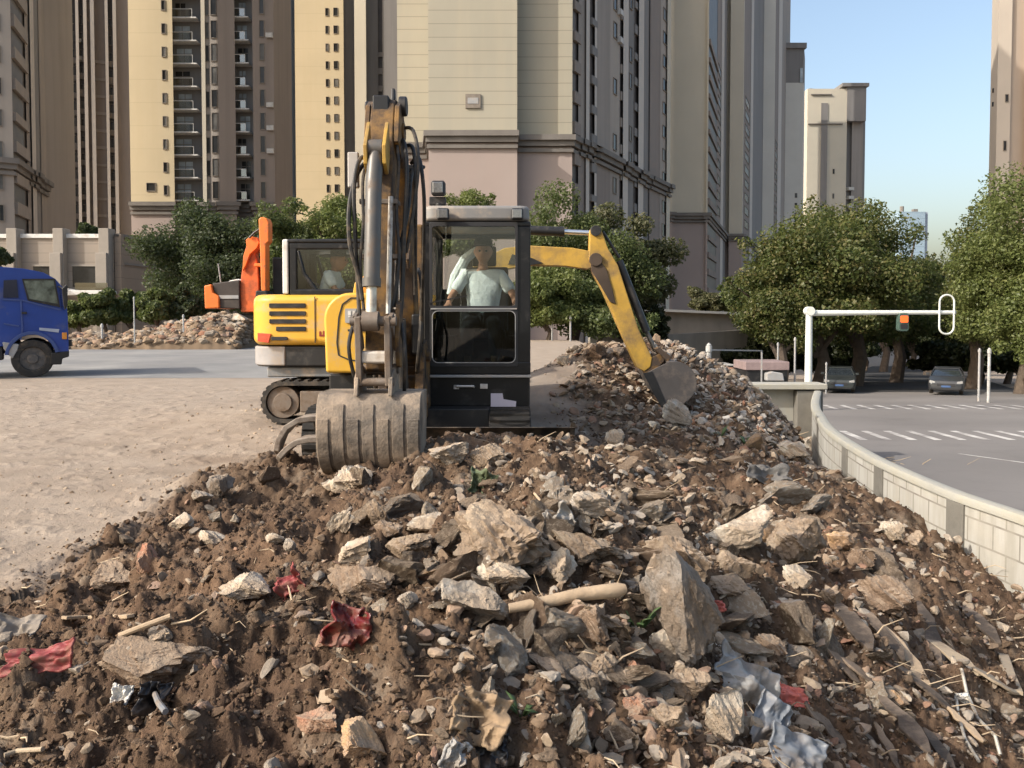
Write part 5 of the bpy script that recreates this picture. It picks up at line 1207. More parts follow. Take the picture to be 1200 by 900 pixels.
T.go(989, 281, 1010, 283, [(989, 995, 'slate', -1.5), (995, 1008, 'dim', 0), (1008, 1010.5, 'slate', -.5)])
T.finish(cornice=False, low_map={'cream': 'cream'})
m = MB(); m.box(PX(988.5, 280), PX(1010.5, 280), 279.6, 300, PZ(142, 280), PZ(101, 280)); m.box(PX(982, 280), PX(1013, 280), 279, 301, PZ(102, 280), PZ(98, 280)); m.build('roof_block', FM['slate'], T.root, smooth=False)
m = MB(); m.box(PX(959, 279.8), PX(966.5, 279.8), 279.7, 281, -3, PZ(121, 280)); m.build('dark_slot', FM['slate'], T.root, smooth=False)
m = MB(); m.box(PX(944, 279.8), PX(984, 279.8), 279.5, 281, PZ(146, 280), PZ(145, 280)); m.box(PX(947, 279.8), PX(971, 279.8), 279.5, 281, PZ(111.5, 280), PZ(110.5, 280)); m.tube([(PX(950, 280), 284, PZ(104, 280)), (PX(950, 280), 284, PZ(101, 280)), (PX(961, 280), 284, PZ(102, 280))], .4, 6); m.build('roof_trim', FM['corn'], T.root, smooth=False)
T.bands(1, 5, 3.0, 1.2, 16, FM['lite'], 1.6, 'balcony'); T.win(0, .66, .70, 20, 4.2, 1.6, 10, skip=(3, 6))
T = Tower('apartment_tower', 'narrow cream slab half hidden behind the far tower with the dark roof block', 'tower', -8, 10, PZ(121, 300)); T.go(938, 300, 947, 300, [(938, 947, 'lite', 0)]).finish(cornice=False); T.win(0, .35, .7, 10, 3, 1.6, 12)
T = Tower('office_building', 'pale blue glass building low on the skyline between the two tree crowns', 'building', -8, 10, PZ(248, 520)); FM['glassblue'] = mat('pale_blue_glass', (.25, .34, .42), .3, var=.06, vs=.1, joint=(3.6, .5, .35))
T.go(1053, 520, 1085, 520, [(1053, 1082, 'glassblue', 0), (1082, 1085, 'blue', -2)]).finish(cornice=False)
m = MB(); m.tube([(PX(1058, 520), 524, PZ(248, 520)), (PX(1058, 520), 524, PZ(241, 520))], 1.3, 8); m.box(PX(1072, 520), PX(1077, 520), 524, 527, PZ(248, 520), PZ(244, 520)); m.build('roof_plant', FM['corn'], T.root)
# right edge tower
T = Tower('apartment_tower', 'tall tan tower cut by the right edge of the photo', 'tower', -6, PZ(300, 110), 80)
T.go(1155, 122, 1163, 110, [(1155, 1163, 'tanlight', 0)])
T.go(1163, 110, 1290, 110, [(1163, 1178.5, 'tanlight', 0), (1178.5, 1196, 'tan', -.4), (1196, 1290, 'tanlight', .4)])
T.finish(cornice=False, back=[(PX(1290, 110), 130), (PX(1161, 130), 130)]); T.win(1, .62, .80, PZ(119, 110), 99, .9, 1); T.win(1, .55, .72, PZ(176, 110), 99, 1.2, 1); T.win(3, .1, .14, 14, 3, 1.4, 12)
m = MB()
for py in (106, 122): m.box(PX(1157, 116), PX(1159.5, 116), 115.2, 116, PZ(py + 3, 116), PZ(py - 2, 116))
m.build('bracket', black, T.root)

# ------------------------------------------------------------------ podium building at the left
YP = 55.; pd = thing('podium_building', 'low beige podium with square pillars above the green hedge', 'building', (PX(60, YP), YP + 4, -1))
pb = mat('podium_beige', (.27, .23, .19), .85, var=.08, vs=.3, joint=(.62, .04, .5), streak=((.26, .22, .18), .4, 1))
pbs = mat('podium_brown', (.23, .185, .145), .85, var=.1, vs=.3, joint=(.8, .04, .5), streak=((.18, .145, .115), .4, 1))
ppl = mat('podium_pillar', (.27, .24, .205), .85, var=.06, streak=((.36, .32, .28), .4, 1))
m = MB(); m.box(PX(-120, YP), PX(133, YP), YP + .2, YP + 10, -1.5, PZ(279, YP)); m.build('wall', pb, pd, smooth=False)
m = MB(); m.box(PX(-120, YP), PX(128, YP), YP + .05, YP + .5, PZ(279, YP) + .003, PZ(274, YP)); m.build('parapet_cap', white_p, pd, .03)
for px in (-32, 19, 73, 126):
    m = MB(); m.box(PX(px - 6, YP), PX(px + 6, YP), YP - .35, YP + .6, -1.5, PZ(268, YP)); m.box(PX(px - 8, YP), PX(px + 5, YP), YP - .6, YP + .6, -1.5, PZ(297, YP)); m.build('pillar', ppl, pd, .03)
for a, b_, y0, y1 in ((-24, 8, 312, 345), (39, 66, 312, 330), (85, 121, 312, 336)):
    m = MB(); m.box(PX(a, YP), PX(b_, YP), YP + .12, YP + .3, PZ(y1, YP), PZ(y0, YP)); wo_ = m.build('window', win_m, pd, smooth=False)
    m = MB(); m.box(PX(a, YP) - .05, PX(b_, YP) + .05, YP + .02, YP + .25, PZ(y0, YP), PZ(y0, YP) + .12); m.build('lintel', ppl, wo_, smooth=False)
m = MB(); m.prism([(PX(82, YP), PZ(338, YP)), (PX(100, YP), PZ(341, YP)), (PX(136, YP), PZ(341, YP)), (PX(137, YP), PZ(345, YP)), (PX(88, YP), PZ(347, YP))], 'y', YP - 1.6, YP + .2); m.build('canopy', white_p, pd, .04)
m = MB(); m.box(PX(97, YP), PX(134, YP), YP - .9, YP - .8, PZ(341, YP), PZ(332, YP)); m.build('glass_balustrade', rail_m, pd, smooth=False)
xa, ya, xb, yb = PX(135, YP), YP + .2, PX(228, 66), 66.
def onside(t): return xa + (xb - xa) * t, ya + (yb - ya) * t
hz0, hz1 = -1.5, PZ(276, YP)
m = MB(); m.prism([(xa, ya), (xb, yb), (xb - 1, yb + 6), (xa - 1, ya + 8)], 'z', hz0, hz1); m.build('side_wall', pbs, pd, smooth=False)
def sbar(t0, t1, z0, z1, d=.25):
    a = Vector(onside(t0)); c = Vector(onside(t1)); t = (c - a).normalized(); nn = Vector((t.y, -t.x)); m = MB(); m.prism([tuple(a - nn * .05), tuple(c - nn * .05), tuple(c + nn * d), tuple(a + nn * d)], 'z', z0, z1); return m
sbar(0, 1, hz1 - .05, hz1 + .15, .3).build('parapet_cap', FM['corn'], pd, smooth=False)
sbar(0, 1, PZ(314, 60), PZ(312, 60), .12).build('string_course', FM['corn'], pd, smooth=False)
for t0, t1 in ((0, .035), (.47, .53), (.93, 1.0)): sbar(t0, t1, hz0, hz1 + (.5 if t0 > .4 else .1), .4).build('pilaster', pbs, pd, smooth=False)
sbar(.74, .86, 0.2, 1.9, .06).build('door', pane_m, pd, smooth=False)
# low pale wall at the foot of the towers
lw = thing('boundary_wall', 'long low weathered wall at the foot of the street towers', 'wall', (PX(790, 62), 62, -3))
wm_ = mat('weathered_wall', (.26, .235, .20), .9, var=.15, vs=.5, streak=((.14, .125, .11), .5, 1.2))
m = MB(); m.add([(PX(690, 60), 60, -3.6), (PX(884, 66), 66, -3.6), (PX(884, 66), 66, PZ(369, 66)), (PX(690, 60), 60, PZ(361, 60)), (PX(690, 60), 60.6, -3.6), (PX(884, 66), 66.6, -3.6), (PX(884, 66), 66.6, PZ(369, 66)), (PX(690, 60), 60.6, PZ(361, 60))], [(0, 1, 2, 3), (4, 5, 6, 7), (0, 3, 7, 4), (1, 2, 6, 5), (3, 2, 6, 7)])
m.build('wall_panel', wm_, lw, smooth=False)
m = MB(); m.bar((PX(688, 60), 59.9, PZ(361, 60) + .05), (PX(886, 66), 65.9, PZ(369, 66) + .05), .9, .18); m.build('coping', FM['lite'], lw, smooth=False)
gr_ = thing('guard_wall', 'dark curved road parapet below the weathered wall beyond the mound', 'wall', (PX(770, 50), 50, -3))
m = MB()
for (p, y, Y), (p2_, y2, Y2) in zip([(690, 391, 48), (740, 393, 49), (800, 391, 51), (880, 386, 54)], [(740, 393, 49), (800, 391, 51), (880, 386, 54), (940, 385, 58)]):
    a, c = P(p, y, Y), P(p2_, y2, Y2); m.bar((a.x, a.y, a.z - 1), (c.x, c.y, c.z - 1), .25, 2.0)
m.build('parapet', wm_, gr_, smooth=False)
# ------------------------------------------------------------------ vegetation
def leaf_material(name, cols, trans=.35):
    k = NT(name); k.t.nodes.remove(k.b)
    g = k.n('ShaderNodeNewGeometry'); r = g.outputs['Random Per Island']
    n = k.noise(.9, 4); 
    c = k.ramp(k.math('ADD', k.math('MULTIPLY', r, .36), k.math('MULTIPLY', n, .68)), [(.2 + .6 * i / (len(cols) - 1), q) for i, q in enumerate(cols)])
    d = k.n('ShaderNodeBsdfDiffuse'); t = k.n('ShaderNodeBsdfTranslucent'); gl = k.n('ShaderNodeBsdfGlossy'); gl.inputs['Roughness'].default_value = .45
    k.l(c, d.inputs[0]); k.l(k.mix(.5, c, (.10, .14, .02), 'ADD'), t.inputs[0])
    m1 = k.n('ShaderNodeMixShader'); m1.inputs[0].default_value = trans; k.l(d.outputs[0], m1.inputs[1]); k.l(t.outputs[0], m1.inputs[2])
    m2 = k.n('ShaderNodeMixShader'); m2.inputs[0].default_value = .02; k.l(m1.outputs[0], m2.inputs[1]); k.l(gl.outputs[0], m2.inputs[2]); k.l(m2.outputs[0], k.out.inputs[0])
    return k.m
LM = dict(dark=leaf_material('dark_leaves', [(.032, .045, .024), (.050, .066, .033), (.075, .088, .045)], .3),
          mid=leaf_material('mid_green_leaves', [(.050, .068, .026), (.085, .108, .04), (.14, .155, .06)]),
          camphor=leaf_material('camphor_leaves', [(.034, .050, .016), (.062, .082, .026), (.105, .112, .036), (.15, .118, .05)]),
          bright=leaf_material('bright_leaves', [(.06, .08, .025), (.11, .135, .042), (.17, .18, .065)]),
          dull=leaf_material('dull_leaves', [(.055, .06, .03), (.09, .092, .045), (.14, .125, .075)]),
          shade=leaf_material('shaded_leaves', [(.012, .016, .008), (.022, .030, .012), (.04, .042, .018)], .15))  # near-black leaves, deep shade put into the colour
bark = mat('bark', (.085, .065, .05), .95, var=.3, vs=3, bump=.5, bs=15)
def leaves(spots, n, size, rg):
    """spots: (centre, radii) clumps; returns quads facing random ways"""
    C = np.array([s[0] for s in spots], float); Rr = np.array([s[1] for s in spots], float)
    wgt = (Rr.prod(1)) ** (2 / 3); idx = rg.choice(len(C), n, p=wgt / wgt.sum())
    d = rg.normal(size=(n, 3)); d /= np.linalg.norm(d, axis=1)[:, None]
    rad = rg.random(n) ** .45
    p = C[idx] + d * Rr[idx] * rad[:, None]
    nrm = d * .6 + rg.normal(size=(n, 3)) * .6 + np.array([0, 0, .35]); nrm /= np.linalg.norm(nrm, axis=1)[:, None]
    t = np.cross(nrm, rg.normal(size=(n, 3))); t /= np.linalg.norm(t, axis=1)[:, None]; b = np.cross(nrm, t)
    s = size * (.55 + .9 * rg.random(n))[:, None]
    V = np.stack([p - t * s * .5, p + b * s * .32 + nrm * s * .05, p + t * s * .55, p - b * s * .32 + nrm * s * .05], 1).reshape(-1, 3)
    return V, np.arange(n * 4).reshape(n, 4)
def crown_clumps(c, rad, k, rg, flat=.5):
    c = np.array(c, float); rad = np.array(rad, float); out = []
    for _ in range(k):
        d = rg.normal(size=3); d /= np.linalg.norm(d); d[2] = d[2] if d[2] > -flat else -flat
        r = (.45 + .55 * rg.random()); q = c + d * rad * r
        s = rad.mean() * (.24 + .24 * rg.random()); out.append((q, np.array([s, s, s * .8])))
    return out
def tree(label, px, Y, zb, top, hw, bottom, kind, n=11000, size=.16, seed=0, group=None, cat='tree', name='tree', k=70, lobes=3, dep=None):
    rg = np.random.default_rng(100 + seed); x = PX(px, Y); zt = PZ(top, Y); zl = PZ(bottom, Y); hwm = hw * Y / F_PX; hh = (zt - zl) / 2
    root = thing(name, label, cat, (x, Y, zb), group)
    sp = []
    for i in range(lobes):
        a = rg.random() * 6.28; o = .38 if lobes > 1 else 0
        cc = (x + math.cos(a) * hwm * o * (1 if i else 0), Y + math.sin(a) * hwm * o, zl + hh * (1 + (.12 if i == 0 else -.25 * rg.random())))
        sp += crown_clumps(cc, (hwm * (.80 if i else .85), (dep or hwm) * .8, hh * (.84 if i == 0 else .66)), k // lobes, rg)
    if hwm > 1.5:      # ragged sprays beyond the outline
        for _ in range(k // 4):
            q, s_ = sp[int(rg.integers(len(sp)))]; c0 = np.array([x, Y, zl + hh]); d = q - c0; d /= np.linalg.norm(d) + 1e-6
            if d[2] > -.3: sp.append((q + d * s_ * rg.uniform(.8, 1.35), s_ * rg.uniform(.25, .45)))
    V, Fc = leaves(sp, int(n * 2.9), size, rg); V = V - np.array([x, Y, zb])
    o = link_mesh('crown', np_mesh('crown', V, Fc, [LM[kind]]), root)
    m = MB(); r0 = max(.05, .035 * (zt - zb)); zc = zl + hh * .5
    m.tube([(x, Y, zb - .3), (x + .1 * hwm, Y, zb + (zc - zb) * .5), (x, Y, zc)], [r0 * 1.25, r0, r0 * .7], 8)
    for i in range(9):
        q = sp[int(rg.integers(len(sp)))][0]; s = Vector((x, Y, zb + (zc - zb) * (.55 + .45 * rg.random()))); e = Vector(q); mid = s.lerp(e, .5) + Vector((0, 0, .08 * hwm))
        m.tube([s, mid, e], [r0 * .5, r0 * .3, r0 * .1], 6)
    m.build('trunk', bark, root)
    return root
def zr_(Y): return float(z_road(Y)) - .1
def zf_(Y): return -.17 * max(0, Y - 42.5) if Y < 61 else -3.2
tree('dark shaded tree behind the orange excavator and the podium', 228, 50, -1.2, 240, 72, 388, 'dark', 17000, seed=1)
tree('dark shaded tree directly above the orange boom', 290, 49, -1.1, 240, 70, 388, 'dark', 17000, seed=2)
tree('light green tree left of the raised excavator arm, above the side on cab', 402, 46, -.6, 218, 64, 368, 'bright', 14000, seed=3)
tree('green tree between the dark trees and the light green one', 350, 47, -.7, 236, 54, 368, 'mid', 12000, seed=4)
tree('small light green tree top showing over the nearer cab roof', 548, 47, -.7, 210, 32, 330, 'bright', 6000, seed=5)
tree('green leafy tree right of the nearer cab behind the yellow boom', 668, 45, -.4, 224, 76, 405, 'mid', 19000, seed=6)
tree('dull thin tree before the grey corner tower', 728, 49, -1.0, 240, 60, 405, 'dull', 14000, seed=7, size=.22)
tree('low bright bush behind the crooked yellow arm', 640, 42, -.1, 312, 54, 404, 'bright', 9000, seed=8, lobes=2)
tree('low dark bush between yellow arm and garden lamp', 700, 43, -.1, 330, 58, 404, 'mid', 7000, seed=9, lobes=2)
tree('low dark bush beyond the tip of the yellow arm', 752, 47, -.8, 355, 34, 408, 'shade', 5000, seed=30, lobes=2)
tree('big rounded camphor crown left of the gantry arm', 958, 50, zr_(50), 238, 84, 440, 'camphor', 22000, seed=10, k=130, size=.2)
tree('tall peaked camphor crown just above the gantry pole', 1002, 55, zr_(55), 224, 68, 430, 'camphor', 18000, seed=11, k=110, size=.2)
tree('camphor crown sloping down towards the pale blue building', 1050, 62, zr_(62), 256, 58, 430, 'camphor', 15000, seed=12, k=90, size=.21)
tree('lower camphor crown hanging at the left of the group', 915, 47, zr_(47), 282, 44, 442, 'camphor', 11000, seed=13, k=70)
tree('bright camphor tree right of the oval hoop', 1140, 50, zr_(50), 246, 60, 432, 'camphor', 16000, seed=14, k=100)
tree('tallest bright tree at the right edge before the tan tower', 1200, 44, zr_(44), 200, 76, 440, 'bright', 22000, seed=15, k=130)
tree('bright low tree cut by the right edge beside the white post', 1238, 41, zr_(41), 300, 52, 460, 'bright', 12000, seed=16, k=80)
sg = 'street trees in deep shade under the big crowns'
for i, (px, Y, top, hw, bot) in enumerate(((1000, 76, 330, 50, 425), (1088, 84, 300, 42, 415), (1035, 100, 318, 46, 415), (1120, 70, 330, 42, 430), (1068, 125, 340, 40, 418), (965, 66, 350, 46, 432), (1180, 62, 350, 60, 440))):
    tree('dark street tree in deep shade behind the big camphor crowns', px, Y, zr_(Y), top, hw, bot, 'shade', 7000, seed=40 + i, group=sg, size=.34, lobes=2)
for i, (lab, px, Y, top, hw, bot, kd) in enumerate((
    ('small bush at the foot of the second street tower', 825, 68, 338, 24, 372, 'dull'), ('dark bush against the foot of the third street tower', 866, 66, 320, 26, 384, 'mid'),
    ('added dark bush filling street shadow below the weathered wall', 845, 56, 392, 40, 432, 'shade'), ('added dark bush filling street shadow left of the gantry pole foot', 905, 60, 385, 38, 440, 'shade'), ('added dark bush filling shadow just beyond the mound crest', 795, 54, 396, 30, 430, 'shade'),  # bushes added to fill the street shadow with dark
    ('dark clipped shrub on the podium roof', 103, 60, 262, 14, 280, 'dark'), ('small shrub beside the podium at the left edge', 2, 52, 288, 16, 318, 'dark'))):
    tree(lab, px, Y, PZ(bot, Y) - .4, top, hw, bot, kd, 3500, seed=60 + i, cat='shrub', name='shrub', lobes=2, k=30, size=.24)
for i, (px, top, hw, kd, lab) in enumerate(((92, 352, 26, 'bright', 'bright green shrub just right of the blue truck mirror'), (122, 340, 26, 'mid', 'green hedge shrub below the podium canopy'), (152, 338, 26, 'mid', 'green hedge shrub behind the slim capped post'), (183, 339, 26, 'mid', 'green hedge shrub below the brown podium side'),
        (214, 335, 26, 'dark', 'dark green hedge shrub near the podium corner'), (240, 345, 20, 'dark', 'dark hedge shrub left of the orange counterweight'), (320, 330, 26, 'dark', 'dark shrub between orange bucket and white cab post'), (345, 310, 26, 'mid', 'mid green shrub behind the white cab post'))):
    tree(lab, px, 40.5 + (i % 3) * .5, -.1, top, hw, 388, kd, 5000, seed=80 + i, cat='shrub', name='shrub', lobes=2, k=34, size=.2)

# ------------------------------------------------------------------ stones
def ico(sub):
    bm = bmesh.new(); bmesh.ops.create_icosphere(bm, subdivisions=sub, radius=1); V = np.array([v.co[:] for v in bm.verts]); Fc = np.array([[v.index for v in f.verts] for f in bm.faces]); bm.free(); return V, Fc
ICO = {k: ico(k) for k in (1, 2, 3, 4, 5)}
def stone(sub, rg, planes=11, cut=(.45, .85), rough=.05, round_=0.):
    V, Fc = ICO[sub]; V = V.copy()
    if not round_: V *= 1.3
    for _ in range(planes):
        n = rg.normal(size=3); n /= np.linalg.norm(n); d = rg.uniform(*cut); s = V @ n - d; V = V - np.clip(s, 0, None)[:, None] * n
    if rough:
        for sc, a in ((1.6, rough * 1.2), (4, rough * .8), (10, rough * .4), (22, rough * .2)):
            q = V * sc + rg.random(3) * 50; V = V + (fbm(q[:, 0] + q[:, 2] * .7, q[:, 1] - q[:, 2] * .6, 2, int(rg.integers(99)))[:, None] - .5) * a * 2 * V / np.linalg.norm(V, axis=1)[:, None]
    if rough:
        q = V * 2.6 + rg.random(3) * 50; r1 = np.abs(fbm(q[:, 0] + q[:, 2] * .8, q[:, 1] - q[:, 2] * .7, 3, int(rg.integers(99))) - .5); q = V * 6 + rg.random(3) * 50; r2 = np.abs(fbm(q[:, 0] - q[:, 2] * .8, q[:, 1] + q[:, 2] * .7, 3, int(rg.integers(99))) - .5)
        V = V * (1 - (r1 * 1.5 + r2 * .8) * rough)[:, None]
    V -= (V.max(0) + V.min(0)) / 2; V /= (V.max(0) - V.min(0)) / 2
    return V, Fc
def stone_material(name, lo, hi, stain, amount=.4, scale=14, gloss=.9, dust=(.36, .28, .205)):
    k = NT(name)
    g = k.n('ShaderNodeNewGeometry')
    c = k.ramp(k.noise(scale, 8, .65), [(.3, lo), (.7, hi)])
    c = k.mix(k.ramp(k.noise(scale * .35, 6, .65), [(.5 - amount * .4, 0), (.5 - amount * .4 + .16, .85)]), c, stain)
    c = k.mix(k.ramp(k.noise(scale * 6, 4), [(.55, 0), (.75, .35)]), c, [x * .55 for x in lo])
    sp = k.n('ShaderNodeSeparateXYZ'); k.l(g.outputs['Normal'], sp.inputs[0])
    up = k.math('ADD', k.math('MULTIPLY', sp.outputs[2], .45), k.math('MULTIPLY', k.noise(scale * .8, 7, .7), 1.))
    c = k.mix(k.ramp(up, [(.72, 0), (.98, .8)]), c, dust)
    k.l(c, k.b.inputs['Base Color']); k.b.inputs['Roughness'].default_value = gloss; k.b.inputs['Specular IOR Level'].default_value = .2
    k.l(k.bump(k.noise(scale * 5, 8, .7), .9, .008, k.bump(k.noise(scale * 1.5, 6), .8, .03)), k.b.inputs['Normal'])
    return k.m
EARTH = (.125, .086, .057)
SM = dict(tan=stone_material('tan_stone', (.36, .285, .205), (.52, .43, .325), EARTH, .42), pale=stone_material('pale_stone', (.50, .455, .375), (.66, .61, .52), (.33, .25, .175), .32),
          grey=stone_material('grey_concrete', (.37, .35, .315), (.52, .50, .455), (.25, .20, .15), .35), dgrey=stone_material('dark_grey_stone', (.17, .155, .14), (.27, .25, .23), (.16, .12, .085), .3),
          brown=stone_material('brown_stone', (.215, .155, .11), (.32, .24, .17), (.14, .095, .065), .4), brick=stone_material('red_brick', (.33, .14, .085), (.44, .22, .14), (.24, .16, .11), .3),
          orange=stone_material('orange_stone', (.44, .27, .14), (.56, .38, .22), (.30, .20, .13), .25))
_my = np.geomspace(1.0, 15.8, 900)
def hit(px, py):
    a, b = ray(px, py); z = CAM_Z + b * _my; h = H(a * _my, _my); i = int(np.argmax(z < h))
    if not (z < h).any(): i = len(_my) - 1
    Y = _my[i]; return Vector((a * Y, Y, float(h[i])))
def rot(rg, flat):
    yaw = rg.uniform(0, 6.28); return (Matrix.Rotation(yaw, 3, 'Z') @ Matrix.Rotation(rg.normal() * flat, 3, 'X') @ Matrix.Rotation(rg.normal() * flat, 3, 'Y'))
def rock(px, py, wpx, hpx, kind, label, seed, depth=None, tilt=None, sub=5, planes=15, cut=(.45, .85), rough=.15, sink=.25, cat='stone', name='rock', group=None):
    """centre seen at px,py; size given in photo pixels, resting in the heap"""
    rg = np.random.default_rng(500 + seed); g = hit(px, py + hpx * .42); s = g.y / F_PX
    V, Fc = stone(sub, rg, planes, cut, rough)
    w, h = wpx * s, hpx * s; d = (depth * s) if depth else (w + h) * .5
    V = V * np.array([w / 2, d / 2, h / 2])
    if tilt is not None:
        M = np.array(Matrix.Rotation(R(tilt[0]), 3, 'X') @ Matrix.Rotation(R(tilt[1]), 3, 'Y') @ Matrix.Rotation(R(tilt[2]), 3, 'Z')); V = V @ M.T
    c = P(px, py, g.y + d * .15); 
    me = np_mesh('rock', V, Fc, [SM[kind]], smooth=True); me.set_sharp_from_angle(angle=R(24))
    o = link_mesh(name, me, None, c); return tag(o, label, cat, group)
